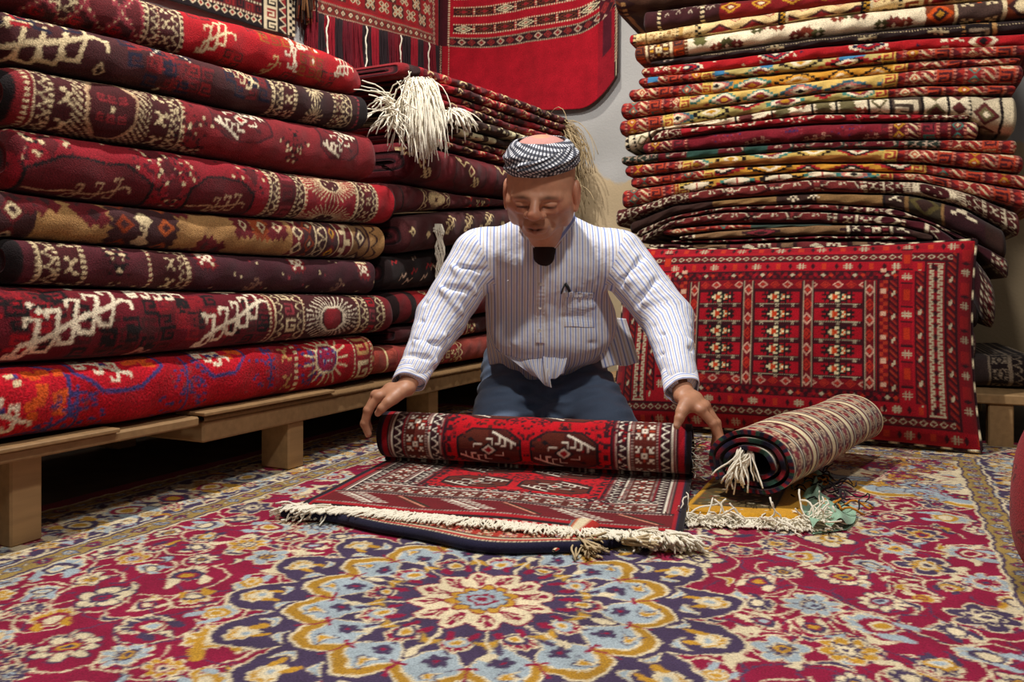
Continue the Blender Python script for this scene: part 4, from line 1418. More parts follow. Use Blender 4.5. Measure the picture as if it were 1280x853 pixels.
for i, (tp, bt, p0, p1, kind, lab) in enumerate(TT):
    lab = lab or HID[i]
    S, b, t, L = rp(tp, bt, p0, p1)
    rq = random.Random(100 + i)
    Hh = 300
    cv = Cv(L, Hh, 3, MAROON); m = Hh / 2
    back = DMAROON
    kw = {}
    if kind == 'dkbrown':
        cv.a[:] = hx('#4a3024'); cv.bands(0, [(30, 'bar', DBROWN, BROWN), (20, 'dots', DBROWN, TAN), (40, 'zig', hx('#4a3024'), DBROWN)]); back = DBROWN
    elif kind == 'dkmaroon':
        cv.a[:] = hx('#3a1a1e')
        for q in range(26):
            x = 90 + q * 16 + rq.uniform(-5, 5); y = m + rq.uniform(-6, 40)
            cv.plines([(x, y), (x + 8, y + 14), (x + 14, y)], 3.4, hx('#b0a090'))
        cv.band(60, 12, 'dots', [BLACK, CREAM]); cv.band(230, 12, 'dots', [BLACK, CREAM])
        cv.rect(300, 0, L, m + 10, hx('#7c1a1e')); cv.rect(300, m + 10, L, Hh, hx('#6a181c'))
        for q in range(9):
            cv.loz(340 + q * 110, m + 6, 34, 20, [GOLD, DR, CREAM])
    elif kind == 'cream':
        cv.a[:] = hx('#e2c894')
        for q in range(8):
            x = 350 + q * 120
            cv.poly([(x - 60, m - 30), (x, m + 6), (x + 60, m - 30)], hx('#4a2424')); cv.poly([(x - 40, m - 30), (x, m - 4), (x + 40, m - 30)], hx('#8c2426'))
            cv.loz(x + 60, m + 16, 20, 14, [RED, CREAM, RED])
        cv.bands(0, [(14, 'fill', RED), (12, 'dots', hx('#d8bc88'), BLACK), (36, 'dia', hx('#e2c894'), hx('#a88a54'), hx('#e2c894')), (8, 'fill', hx('#8a6a3c')), (50, 'xx', hx('#e2c894'), hx('#9a7040')), (10, 'dots', hx('#e2c894'), BLACK),
                     (54, 'star', hx('#e2c894'), hx('#9a7040'), hx('#a88a54')), (10, 'dots', hx('#d8bc88'), BLACK), (20, 'fill', hx('#b89458')), (44, 'xx', hx('#e2c894'), hx('#9a7040')), (24, 'chk', hx('#d8bc88'), BLACK)])
        for xx in (560, 840):
            cv.bands(xx, [(9, 'fill', BLACK), (20, 'chk', GOLD, BLACK), (9, 'fill', CREAM)])
        cv.bands(900, [(60, 'xx', hx('#e2c894'), BROWN), (12, 'dots', hx('#e2c894'), BLACK), (90, 'hook', hx('#e2c894'), BROWN, RUST)])
    elif kind == 'white':
        rr_blocks(cv, L, rq, 280, L - 330)
        cv.bands(0, [(44, 'hook', hx('#7c3a20'), ORANGE, DBROWN), (10, 'fill', CREAM), (88, 'star', hx('#5c3626'), CREAM, GOLD), (10, 'fill', CREAM), (50, 'hook', hx('#7c3a20'), ORANGE, DBROWN), (10, 'dots', BROWN, CREAM)])
        cv.serr(260, m + 18, 20, 26, hx('#5c5a34'), 7)
        cv.bands(L - 330, [(86, 'dia', hx('#7c3a20'), ORANGE, DBROWN, GOLD), (10, 'fill', CREAM), (130, 'star', hx('#4c3a36'), CREAM, ORANGE), (10, 'fill', CREAM), (90, 'dia', hx('#7c3a20'), DBROWN, CREAM)])
        back = DBROWN
    elif kind == 'black':
        cv.a[:] = hx('#2a1e20'); cv.rect(0, m + 2, L, m + 5, hx('#2a1e20'))
        for q in range(120):
            cv.rect(200 + q * 9, m + 2, 204 + q * 9, m + 6, CREAM)
        for x in (470, 780, 1000):
            cv.stamp(["..X.X..", "XXXXXXX", "..X.X.."], x, m - 8, 9, {'X': hx('#b0a080')})
        cv.bands(40, [(60, 'xx', BLACK, hx('#9a8a80'))]); cv.bands(L - 220, [(10, 'dots', BLACK, TAN), (80, 'hook', BLACK, TAN, hx('#8a7a6a')), (10, 'fill', TAN)])
    elif kind == 'red':
        rr_red(cv, L, rq, hx('#a81a22'), hx('#2a2440'), IVORY, 4)
        cv.bands(0, [(40, 'xx', hx('#8c1a22'), CREAM), (9, 'fill', RED), (60, 'star', hx('#8c1a22'), IVORY, GREEN), (9, 'dots', RED, CREAM), (50, 'xx', hx('#a81a22'), CREAM)])
        cv.bands(L - 280, [(20, 'dots', RED, IVORY), (60, 'xx', hx('#a81a22'), IVORY), (90, 'dia', hx('#8c1a22'), IVORY, RED, BLACK)])
    elif kind == 'k_blue':
        rr_kilim(cv, L, rq, 250, L - 420, hx('#b9a86a'), hx('#d89a86'), True)
        cv.rect(40, m - 12, 80, m + 20, BLUE); cv.rect(300, m - 16, 336, m + 16, BLUE)
    elif kind == 'k_gold':
        rr_kilim(cv, L, rq, 290, L - 330, hx('#cf9638'), hx('#c8805a'))
    elif kind == 'k_teal':
        rr_kilim(cv, L, rq, 240, L - 370, hx('#dcbc6c'), hx('#c88a52'))
    elif kind == 'k_pale':
        rr_kilim(cv, L, rq, 180, L - 380, hx('#b8aa6a'), hx('#a8788a'))
    elif kind == 'k_green':
        rr_kilim(cv, L, rq, 230, L - 370, hx('#c4a85c'), TEAL); cv.rect(330, m - 30, L - 420, m - 4, hx('#94602c'))
    elif kind == 'k_white':
        rr_kilim(cv, L, rq, 230, L - 430, hx('#c99a44'), BRK)
        for q in range(4):
            cv.loz(300 + q * 150, m, 62, 26, [BLACK if q % 2 == 0 else TEAL, IVORY, IVORY, IVORY])
            cv.rect(298 + q * 150, m - 14, 303 + q * 150, m + 14, RED)
    elif kind == 'k_red':
        redends(cv, 0, 330, rq); cv.rect(330, 0, L, Hh, hx('#3c4a44'))
    elif kind == 'ivory':
        rr_blocks(cv, L, rq, 200, L - 420)
        for x in (430, 560, 700, 780):
            cv.band(x, 8, 'fill', [BLACK]); cv.serr(x + 40, m - 2, 20, 40, hx('#5c2a2a') if x % 20 else hx('#6a6244'), 8)
        cv.bands(0, [(20, 'zig', BLACK, IVORY), (14, 'fill', IVORY), (14, 'zig', BLACK, IVORY), (50, 'dia', IVORY, hx('#6a6244'), IVORY), (10, 'fill', BLACK), (44, 'dia', IVORY, BROWN, IVORY), (9, 'fill', BLACK)])
        cv.bands(L - 450, [(9, 'fill', BLACK), (60, 'dia', IVORY, hx('#6a6244'), IVORY), (10, 'fill', BLACK), (90, 'hook', hx('#4c4038'), IVORY, IVORY), (9, 'fill', BLACK), (70, 'dia', IVORY, hx('#6a6244'), hx('#5c2a2a')), (9, 'fill', BLACK), (50, 'dia', IVORY, hx('#5c2a2a')),
                           (12, 'zig', BLACK, IVORY), (80, 'dia', hx('#cfc4aa'), hx('#5c2a2a'), hx('#6a6244'), IVORY), (10, 'fill', BLACK), (60, 'fill', hx('#d8ccb0'))])
    elif kind == 'redw':
        rr_gul(cv, L, rq, hx('#a01c28'), hx('#5c141c'), IVORY, 4, 120, L - 130)
    elif kind == 'plain':
        cv.a[:] = hx('#7a1c2a'); redends(cv, 0, 190, rq, 5, [hx('#7a1c2a'), hx('#6a1826'), hx('#8a2834')])
        for x in (330, 560, 760):
            cv.cluster(x, m + 24, 60, [hx('#3c2a5c'), ROSE, hx('#5c1826')], 30, rq, 6)
        for x in (430, 640, 840):
            cv.oct(x, m - 36, 90, 30, hx('#5c141c'), .6); cv.hooktree(x, m - 28, 90, .2, 3, 14, 5, hx('#b08070'))
        redends(cv, L - 290, L, rq, 5, [hx('#7a1c2a'), hx('#5c1622'), hx('#8a2834')])
    elif kind == 'dark':
        rr_gul(cv, L, rq, hx('#6a1a24'), hx('#28322c'), hx('#b09a8a'), 5, 160, L - 330); redends(cv, L - 220, L, rq)
        cv.rect(260, m - 40, 380, m + 40, hx('#2c4a44')); cv.rect(480, m - 40, 560, m + 40, hx('#2c4a44'))
    elif kind == 'm_white':
        rr_gul(cv, L, rq, hx('#843434'), hx('#4c1c1e'), IVORY * .8, 4, 300, L - 470)
        cv.burst(L - 250, m, 96, 60, 40, IVORY, DMAROON, .55, 4)
    elif kind == 'tanb':
        cv.a[:] = hx('#3a2622'); cv.rect(330, m - 60, 560, m + 60, hx('#8a6a44')); cv.rect(700, m - 60, 920, m + 60, hx('#8a6a44'))
        for x in (620, 690, 950):
            cv.stamp(["..X..", ".X.X.", "X.X.X", "..X.."], x, m + 4, 8, {'X': IVORY})
        cv.bands(L - 370, [(10, 'fill', BLACK), (60, 'xx', hx('#3a2622'), IVORY), (10, 'fill', hx('#8a6a44')), (100, 'dia', hx('#3a3226'), hx('#5c5230'), hx('#3a2622')), (8, 'fill', hx('#8a6a44')), (120, 'xx', hx('#3a1e24'), IVORY)])
        back = DBROWN
    elif kind in ('m_thin', 'm_plain'):
        rr_gul(cv, L, rq, hx('#7c2c2e'), hx('#40181a'), IVORY * .72, 4, 140, L - 500)
        cv.bands(L - 480, [(50, 'xx', hx('#5c1c28'), IVORY), (9, 'fill', IVORY), (50, 'star', hx('#4c1822'), IVORY, ROSE), (90, 'dia', hx('#4c1822'), IVORY, hx('#4c1822')), (10, 'dots', MAROON, IVORY), (60, 'fill', hx('#4c1822')), (8, 'fill', IVORY), (36, 'arch', hx('#4c1822'), IVORY), (120, 'fill', hx('#3c1820'))])
    elif kind == 'brown':
        cv.a[:] = hx('#8a6a4c')
        for x in (300, 640):
            cv.loz(x, m, 70, 20, [DBROWN, ROSE, DBROWN])
        cv.bands(0, [(9, 'dots', DBROWN, IVORY), (40, 'xx', DMAROON, IVORY), (9, 'fill', IVORY)]); cv.bands(L - 270, [(9, 'fill', IVORY), (40, 'xx', DBROWN, IVORY), (90, 'star', DMAROON, IVORY, ROSE), (9, 'fill', IVORY), (60, 'xx', DBROWN, IVORY), (90, 'fill', hx('#4a3430'))])
        back = KBROWN
    elif kind == 'm_strip':
        rr_red(cv, L, rq, hx('#6c1c28'), DMAROON, IVORY, 7, .6)
    elif kind == 'brmed':
        cv.a[:] = hx('#846650')
        for x in (400, 640):
            cv.oct(x, m, 100, 30, DBROWN, .6); cv.oct(x, m, 84, 22, hx('#6c2a2e'), .6); cv.stamp(["XX.XX", "X.X.X", "XXX.X"], x + 40, m, 9, {'X': IVORY}); cv.dia(x - 20, m, 24, 12, IVORY)
        cv.bands(0, [(50, 'xx', DMAROON, IVORY), (9, 'fill', IVORY), (60, 'fill', hx('#5c2c30')), (50, 'xx', DMAROON, IVORY), (9, 'fill', DBROWN)])
        cv.bands(L - 250, [(9, 'fill', DBROWN), (60, 'xx', DMAROON, IVORY), (9, 'dots', DBROWN, IVORY), (70, 'star', DBROWN, IVORY, ROSE), (9, 'fill', IVORY), (80, 'xx', DMAROON, IVORY)])
        back = KBROWN
    elif kind == 'dkm':
        rr_gul(cv, L, rq, hx('#5c282a'), hx('#341a1c'), hx('#b8a898'), 4)
    elif kind == 'dkb':
        cv.a[:] = hx('#2c1e1e'); cv.bands(L - 160, [(10, 'dots', BLACK, TAN), (60, 'xx', hx('#2c1e1e'), hx('#8a7a6a'))])
    elif kind == 'greyb':
        cv.a[:] = hx('#33282a')
        cv.ell(L - 330, m, 34, 30, hx('#7c7068')); cv.ell(L - 330, m, 22, 20, BLACK)
        cv.bands(L - 200, [(60, 'fill', hx('#463a3a')), (8, 'fill', hx('#a09080')), (50, 'star', hx('#2c2224'), hx('#b0a090'), hx('#8a7a6a')), (8, 'fill', hx('#a09080')), (36, 'arch', hx('#2c2224'), hx('#a09080')), (60, 'xx', hx('#2c2224'), hx('#a09080'))])
    thin = float(np.mean(t - b))
    fr = YS + rq.uniform(-.012, .012)
    if i >= 26:
        fr = YS + .03
    folded('folded_rug', lab, 'rug', PR, 'x', S, b, t, fr, 1.05 if i < 26 else .9, cv, back=back, seed=40 + i, rxk=1.5, wob=.006,
           round_end=.014, mat=FLAT if kind[0] == 'k' else PILE, layers=[cv.a[cv.h // 2, 3], BLACK, back])

# bench carrying the right pile
t_ = empty('wooden_bench', (-.1, 3.5, 0), 'pale wooden bench carrying the right pile, its leg showing beside the big cushion', 'bench')
mb = MB(); mb.box((-1.0, 2.93, .142), (.62, 3.95, .174), bev=.004); mb.build('plank', WOOD, t_, (-.1, 3.5, 0), smooth=False)
for lx in (-.92, .345):
    for ly in (2.975, 3.85):
        l = MB(); l.box((lx - .035, ly - .035, .001), (lx + .035, ly + .035, .1415), bev=.004); l.build('leg', WOOD, t_, (-.1, 3.5, 0), smooth=False)

# ------------------------------------------------------------------ second left pile (behind the man)
PS = 'rugs folded in the second left pile'


def sp(top, bot, px0, px1, x=XS):
    ya, yb = y_on(px0, x), y_on(px1, x)
    S = np.linspace(ya, yb, 24)

    def zz(pts):
        p = np.array([yz(a, b_, x) for a, b_ in pts])
        return np.interp(S, p[:, 0], p[:, 1])
    return S, zz(bot), zz(top), (yb - ya) * 1000


ST = [
    ([(500, 73), (512, 76), (577, 98), (642, 121), (708, 147)], [(500, 96), (528, 97), (577, 109), (642, 132), (708, 156)], 503, 711, 'mw', 0, 'dark red folded rug, topmost of the second left pile below the hanging rugs'),
    ([(520, 96), (577, 110), (642, 133), (708, 157)], [(520, 101), (531, 105), (577, 121), (642, 144), (706, 164)], 522, 708, 'mw', .01, 'thin maroon folded rug, second from the top of the second left pile'),
    ([(520, 103), (577, 122), (642, 145), (708, 165)], [(520, 112), (532, 115), (577, 131), (642, 154), (708, 172)], 524, 709, 'mr', 0, 'thin reddish folded rug, third from the top of the second left pile'),
    ([(520, 113), (577, 132), (642, 155), (708, 173)], [(520, 124), (534, 128), (577, 142), (642, 164), (708, 180)], 526, 709, 'mr', .01, 'maroon folded rug with pale ticks, fourth from the top of the second left pile'),
    ([(540, 134), (577, 144), (642, 166), (695, 181)], [(540, 147), (570, 156), (642, 176), (695, 188)], 547, 700, 'bw', .02, 'black and white banded folded rug with white end tassels in the second left pile'),
    ([(540, 150), (570, 157), (642, 178), (695, 190)], [(540, 156), (570, 167), (642, 186), (695, 196)], 552, 690, 'bw', .0, 'thin black and white folded rug under the tasselled black and white one'),
    ([(520, 150), (570, 169), (640, 188), (695, 197)], [(520, 158), (560, 174), (640, 197), (695, 206)], 524, 690, 'mr', -.01, 'red brown folded rug just under the black and white rugs'),
    ([(520, 160), (560, 175), (640, 198), (695, 207)], [(520, 171), (545, 180), (640, 205), (695, 214)], 527, 705, 'mw', .0, 'maroon folded rug with white bands above the thick plum red rug'),
    ([(505, 174), (545, 182), (640, 208), (705, 216)], [(505, 222), (521, 227), (580, 240), (633, 246), (705, 250)], 511, 712, 'gul', .02, 'thick plum red folded rug with white figures beside the man\'s checked cap'),
    ([(484, 226), (521, 230), (580, 243), (633, 249), (705, 252)], [(484, 272), (500, 268), (544, 263), (629, 258), (705, 258)], 484, 705, 'burst', .0, 'maroon folded rug with cream starburst under the thick plum red rug'),
    ([(500, 271), (521, 268), (569, 263), (640, 259.5), (705, 259)], [(500, 318), (549, 312), (600, 302), (640, 294), (705, 286)], 500, 705, 'brownw', .03, 'dark maroon folded rug with small white marks left of the man\'s shoulder'),
    ([(500, 320), (549, 314), (600, 304), (640, 296), (705, 288)], [(500, 364), (560, 358), (640, 346), (705, 334)], 488, 705, 'blackw', .0, 'black folded rug with white squiggles beside the man\'s sleeve'),
    ([(488, 366), (560, 360), (640, 348), (705, 336)], [(488, 408), (560, 402), (640, 388), (705, 374)], 492, 705, 'redfold', .01, 'dark red folded rug with open black lined fold beside the man\'s sleeve'),
    ([(488, 410), (560, 404), (640, 390), (705, 376)], [(488, 432), (560, 425), (640, 411), (705, 396)], 497, 705, 'creamend', .0, 'dark folded rug with cream patterned end under the man\'s arm'),
    ([(463, 434), (560, 427), (640, 413), (705, 398)], [(463, 471), (560, 456), (626, 446), (705, 434)], 464, 705, 'brick', .02, 'brick red rolled rug, lowest of the second left pile on the bench'),
]
for i, (tp, bt, p0, p1, kind, dx, lab) in enumerate(ST):
    S, b, t, L = sp(tp, bt, p0, p1)
    rq = random.Random(300 + i)
    cv = Cv(L, 360, 3, hx('#6c1c26')); m = 180
    back = DMAROON
    if kind in ('mw', 'mr'):
        cv.a[:] = hx('#781826') if kind == 'mr' else hx('#5c1a24')
        x = 60
        while x < L:
            w = rq.uniform(50, 120)
            c = [hx('#3c161c'), hx('#9c2030'), hx('#5c1a24')][rq.randrange(3)]
            cv.rect(x, 0, x + w, 360, c)
            if rq.random() < .75:
                for q in range(3):
                    cv.plines([(x + w * .2, m + q * 22 - 22), (x + w * .45, m + q * 22 - 10), (x + w * .7, m + q * 22 - 22)], 6, CREAM)
            for q in range(5):
                xx = x + rq.uniform(0, w); yy = m + rq.uniform(-40, 40); cv.rect(xx, yy, xx + 12, yy + 8, CREAM if rq.random() < .6 else hx('#b04a3a'))
            x += w + rq.uniform(10, 60)
        if i == 0:
            cv.rect(0, 0, 50, 360, hx('#6c1c26')); cv.rect(50, m - 30, 130, 360, hx('#2c1418'))
    elif kind == 'bw':
        cv.a[:] = hx('#33231f')
        x = 0
        while x < L:
            w = rq.uniform(60, 140)
            if rq.random() < .5:
                cv.rect(x, 0, x + w * .7, 360, IVORY)
            for q in range(6):
                xx = x + rq.uniform(0, w); yy = m + rq.uniform(-30, 30); cv.rect(xx, yy, xx + 16, yy + 7, IVORY if rq.random() < .5 else hx('#4c3026'))
            x += w
        cv.rect(0, 0, 90, 360, hx('#4c3a30')); cv.rect(0, 0, 22, 360, IVORY)
    elif kind == 'gul':
        cv.a[:] = hx('#5c1a26')
        for x in (70, 430, 780, 1100):
            cv.oct(x, m - 10, 130, 80, hx('#3c141c'), .5); cv.oct(x, m - 10, 122, 74, hx('#4c1822'), .5)
            cv.dia(x, m + 4, 26, 26, CREAM); cv.dia(x, m + 4, 17, 17, hx('#5c1a26'))
            cv.plines([(x - 90, m + 46), (x - 60, m + 20), (x - 40, m + 40), (x - 14, m + 34)], 6, CREAM)
            cv.stamp(["X.XX.", "XX.XX", ".XX.X", "X.XX."], x + 44, m - 36, 11, {'X': CREAM}); cv.stamp(["X.X", "XXX"], x - 84, m + 50, 11, {'X': CREAM})
    elif kind == 'burst':
        cv.a[:] = hx('#4c1e26')
        cv.bands(90, [(10, 'fill', BLACK)])
        cv.bands(230, [(34, 'arch', DMAROON, CREAM)])
        for j in range(3):
            cv.burst(330, m - 70 + j * 70, 60, 32, 30, CREAM, DMAROON, .3, 5)
        cv.bands(400, [(34, 'archr', DMAROON, CREAM)]); cv.bands(560, [(80, 'dia', DMAROON, RED, CREAM), (90, 'star', DMAROON, CREAM, RED), (80, 'dia', DMAROON, RED, CREAM)])
    elif kind == 'brownw':
        cv.a[:] = hx('#3e2026')
        for x in (300, 460, 640, 900):
            cv.hooktree(x, m + 20, 90, .5, 3, 22, 8, CREAM)
        for x in (30, 130, 560, 760):
            cv.dia(x, m + rq.uniform(-20, 30), 18, 18, CREAM); cv.dia(x, m + 5, 8, 8, DBROWN)
    elif kind == 'blackw':
        cv.a[:] = hx('#1e181c')
        for q in range(16):
            x = 30 + q * 34; y = m + rq.uniform(-50, 50)
            cv.plines([(x, y), (x + 14, y + 18), (x + 26, y + 6), (x + 40, y + 20)], 5, hx('#b8b0a4') if q % 3 else hx('#8c2028'))
    elif kind == 'redfold':
        cv.a[:] = hx('#5c141e'); cv.rect(0, 0, 20, 360, BLACK); cv.bands(90, [(40, 'fill', BLACK), (60, 'fill', hx('#8c1620')), (40, 'dia', hx('#8c1620'), CREAM, hx('#5c141e')), (30, 'fill', MAROON)])
        cv.bands(300, [(40, 'dia', hx('#7c1620'), CREAM, hx('#5c141e')), (60, 'fill', hx('#8c1620'))])
    elif kind == 'creamend':
        cv.a[:] = hx('#381a20'); cv.bands(300, [(100, 'star', hx('#5c2a26'), CREAM, ROSE), (30, 'chk', MAROON, CREAM), (80, 'dia', MAROON, CREAM, MAROON), (10, 'fill', CREAM), (60, 'star', DMAROON, CREAM, ROSE)])
    elif kind == 'brick':
        cv.a[:] = hx('#7c3a36')
        cv.bands(60, [(8, 'fill', CREAM), (60, 'hook', hx('#7c3a36'), MAROON, hx('#944a44')), (8, 'fill', ROSE)]); cv.bands(330, [(60, 'fill', MAROON), (60, 'star', MAROON, CREAM, ROSE), (40, 'hook', MAROON, CREAM, ROSE), (60, 'star', MAROON, CREAM, ROSE), (40, 'arch', MAROON, CREAM)])
    cv.a = np.clip(cv.a * np.array([1.45, 1.15, 1.0]), 0, .85)
    th = float(np.max(t - b))
    f_ = XS + dx
    dpt = .75
    folded('folded_rug', lab, 'rug', PS, 'y', S, b, t, f_, dpt, cv, back=back, seed=70 + i, rxk=1.3, wob=.006, round_end=.02 if i else .04,
           layers=[cv.a[cv.h // 2, 4], BLACK, back, hx('#6c2a30')])

# ------------------------------------------------------------------ fringes of the second left pile
def fringe_obj(name, label, cat, roots, dirs, length, r, mat, seed, wav, droop, base, parent=None, group=None, seg=6, floor=None, c=(.8, .75, .6)):
    mb = MB(); strands(mb, roots, dirs, length, r, random.Random(seed), wav, droop, c, seg, 4, floor)
    o = mb.build(name, mat, parent, base)
    if parent is None:
        o.location = base
        tag(o, label, cat, group)
    return o


def rug_by(lbl):
    for o in COL.objects:
        if o.get('label') == lbl:
            return o


def on_rug(rug, name, roots, dirs, length, r, mat, seed, wav, droop, seg=6, floor=None):
    mb = MB(); strands(mb, roots, dirs, length, r, random.Random(seed), wav, droop, (.8, .75, .6), seg, 4, floor)
    o = mb.build(name, mat, rug, tuple(rug.location))
    return o


rS = [rug_by(q[6]) for q in ST]
rn = random.Random(5)
# big pale tassel hanging from the left end of the top rugs
roots = []; dirs = []
for i in range(300):
    u = rn.random()
    px = 500 + 24 * u; py = 98 + 14 * rn.random()
    y, z = yz(px, py)
    roots.append((XS + .015 + rn.uniform(-.01, .05), y, z)); dirs.append((.22 + rn.uniform(-.08, .2), -.22 + rn.gauss(0, .10), -.1 + rn.gauss(0, .12)))
on_rug(rS[0], 'fringe', roots, dirs, .26, .0019, FRINGE, 1, .09, .45, seg=8)
roots = []; dirs = []
for i in range(70):
    px = 470 + 10 * rn.random(); py = 122 + 20 * rn.random()
    y, z = yz(px + 12, py)
    roots.append((XS + .02 + rn.uniform(-.03, .02), y, z)); dirs.append((.1, -.4 + rn.gauss(0, .3), rn.gauss(-.2, .3)))
on_rug(rS[1], 'fringe', roots, dirs, .15, .0021, FRINGE, 2, .3, .1)
roots = []; dirs = []
for i in range(34):
    px = 545 + 12 * rn.random(); py = 136 + 7 * rn.random()
    y, z = yz(px, py)
    roots.append((XS + .03 + rn.uniform(0, .02), y, z)); dirs.append((.3, rn.gauss(-.1, .5), .1))
on_rug(rS[4], 'fringe', roots, dirs, .13, .0028, FRINGE, 3, .18, .3)
# tan fringe at the far right ends
roots = []; dirs = []
for i in range(260):
    px = 704 + 10 * rn.random(); py = 150 + 26 * rn.random()
    y, z = yz(px, py)
    roots.append((XS - rn.uniform(-.01, .12), y, z)); dirs.append((.2 + rn.gauss(0, .15), .34 + rn.gauss(0, .15), .1 + rn.gauss(0, .15)))
on_rug(rS[2], 'fringe', roots, dirs, .27, .0022, TANFRINGE, 4, .12, .42, seg=8)
roots = []; dirs = []
for i in range(120):
    px = 706 + 8 * rn.random(); py = 196 + 40 * rn.random()
    y, z = yz(px, py)
    roots.append((XS - rn.uniform(-.01, .1), y, z)); dirs.append((.2, .5 + rn.gauss(0, .2), rn.gauss(0, .2)))
on_rug(rS[8], 'fringe', roots, dirs, .20, .0022, TANFRINGE, 5, .15, .35, seg=8)
# knotted tassel in front of the dark maroon rug
mb = MB()
y0, z0 = yz(533, 281)
for i in range(16):
    a = i * .4
    pts = [np.array([XS + .05 + .012 * math.cos(a), y0 + .012 * math.sin(a), z0])]
    q = pts[0].copy()
    for k in range(9):
        w = .018 if k in (2, 5) else .006
        tgt = np.array([XS + .055 + (.016 if k not in (1, 4) else .008) * math.cos(a + k * .5), y0 + .005 * k * .3 + (.018 if k not in (1, 4) else .009) * math.sin(a + k * .5) + .003 * rn.gauss(0, 1), z0 - .027 * (k + 1)])
        pts.append(tgt)
    mb.tube(pts, .0022, (.8, .75, .6), 4)
for k in range(2):
    mb.tube([(XS + .04, y0 - .02, z0 - .015 - k * .01), (XS + .07, y0, z0 - .03 - k * .01), (XS + .05, y0 + .024, z0 - .012)], .004, (.8, .75, .6), 5)
mb.build('tassel', FRINGE, rS[10], tuple(rS[10].location))

# ------------------------------------------------------------------ rugs hanging on the walls
def hanging(name, label, P00, P10, zt0, zt1, cv, nrm, seed, bulge=.05, thick=.012, mat=None, sag=None, shear=0.0):
    """sheet hanging from the top; P00,P10: bottom corners (x,y,z); cv painted as seen, y up"""
    P00 = np.array(P00, float); P10 = np.array(P10, float)
    wid = np.linalg.norm((P10 - P00)[:2])
    nu = int(wid / .0045); nv = int(cv.H / 4.5)
    u = np.linspace(0, 1, nu)[:, None]; v = np.linspace(0, 1, nv)[None, :]
    B = P00[None, :] * (1 - u) + P10[None, :] * u
    if sag is not None:
        B[:, 2] += sag(u[:, 0])
    top = zt0 * (1 - u) + zt1 * u
    n = np.array(nrm, float)
    nz = frnd(seed)
    off = .012 + bulge * (.5 + .5 * np.sin(u * 5.5 + seed)) * (1 - v) ** 1.4 + .010 * nz(u * 2.0 + .3 * v) * (1 - v)
    P = np.zeros((nu, nv, 3))
    P[..., 0] = B[:, 0:1] + n[0] * off; P[..., 1] = B[:, 1:2] + n[1] * off
    P[..., 2] = B[:, 2:3] * (1 - v) + top * v
    C = sample(cv, u * cv.L + 0 * v, v * cv.H - shear * u)
    P2 = P - n * thick
    Pt = np.concatenate([P, P2[:, ::-1]], 1); Ct = np.concatenate([C, np.broadcast_to(C.mean((0, 1)) * .6, C.shape)], 1)
    V = Pt.reshape(-1, 3); Cc = Ct.reshape(-1, 3)
    Q = [grid_quads(nu, 2 * nv, wrap_v=True)]
    # close the sides
    for e, fl in ((0, False), (nu - 1, True)):
        i = np.arange(nv - 1)
        q = np.stack([e * 2 * nv + i, e * 2 * nv + i + 1, e * 2 * nv + 2 * nv - 2 - i, e * 2 * nv + 2 * nv - 1 - i], -1)
        Q.append(q if not fl else q[:, ::-1])
    base = np.array([V[:, 0].mean(), V[:, 1].mean(), V[:, 2].min()])
    o = link(name, raw_mesh(name, V - base, np.concatenate(Q), col=Cc), mat or PILE, None, tuple(base))
    tag(o, label, 'hanging rug')
    return o, P


# big red rug on the back wall
xr, xl = -1.325, -2.47
cv = Cv(1150, 1600, 4, hx('#a31222'))
cv.rect(0, 0, 26, 1600, hx('#4c1620')); cv.band(6, 14, 'dia', [hx('#3c1620'), CREAM, RED])
cv.rect(26, 380, 1150, 1600, hx('#a01424'))
tv = cv.T()
y = tv.bands(352, [(8, 'dots', hx('#4c1620'), CREAM), (50, 'chain', hx('#33181c'), hx('#c8a890'), hx('#8c2a2a')), (8, 'dots', hx('#4c1620'), CREAM), (14, 'fill', RED)])
cv.rect(0, 352, 26, 1600, hx('#45151e')); cv.rect(26, 352, 64, 1600, hx('#4c1620')); cv.band(64, 10, 'dots', [hx('#8c3030'), CREAM])
cv.rect(64, 0, 74, 352, hx('#b01426')); cv.rect(26, 0, 64, 352, hx('#a51424'))
for k in range(9):
    yy = y + 14 + k * 112
    cv.rect(100, yy, 1040, yy + 52, hx('#3a1a1c'))
    for q in range(60):
        cv.rect(100 + q * 16, yy - 4, 108 + q * 16, yy, CREAM); cv.rect(100 + q * 16, yy + 52, 108 + q * 16, yy + 56, CREAM)
    for q in range(7):
        xx = 165 + q * 136
        lt = (q + k) % 3 == 0
        cv.loz(xx, yy + 26, 58, 23, [CREAM, BLACK, CREAM, RED] if lt else [hx('#6c3420'), BLACK, hx('#8c3030'), RED])
        cv.rect(xx + 60, yy + 6, xx + 76, yy + 46, hx('#a01424'))
        for w in range(3):
            cv.rect(xx + 62, yy + 8 + w * 15, xx + 74, yy + 14 + w * 15, CREAM)
cv.band(1040, 60, 'chain', [hx('#45151e'), hx('#c8a890'), hx('#8c2a2a')]); cv.band(1100, 50, 'dia', [hx('#33181c'), hx('#8c3030'), BLACK])
cv.rect(1030, 0, 1150, 352, hx('#8c1422')); cv.band(1132, 18, 'dia', [BLACK, CREAM, hx('#8c3030')])
cv.rect(1060, 130, 1110, 352, hx('#4c1622'))
bv = np.array([z_at(v, 4.6) for v in (118, 131, 128, 112)])
o3, _ = hanging('hanging_rug', 'large red hanging rug with rows of white diamonds and broad plain red hem', (xl, YB - .02, 1.70), (xr, YB - .02, 1.66), 3.15, 3.15, cv, (0, -1, 0), 2, .05, shear=95,
                sag=lambda u: -.10 * np.sin(u * math.pi) ** .8 + .12 * np.clip((u - .82) / .18, 0, 1) ** 2 - .06 * np.clip((u - .5) / .3, 0, 1) + .0)

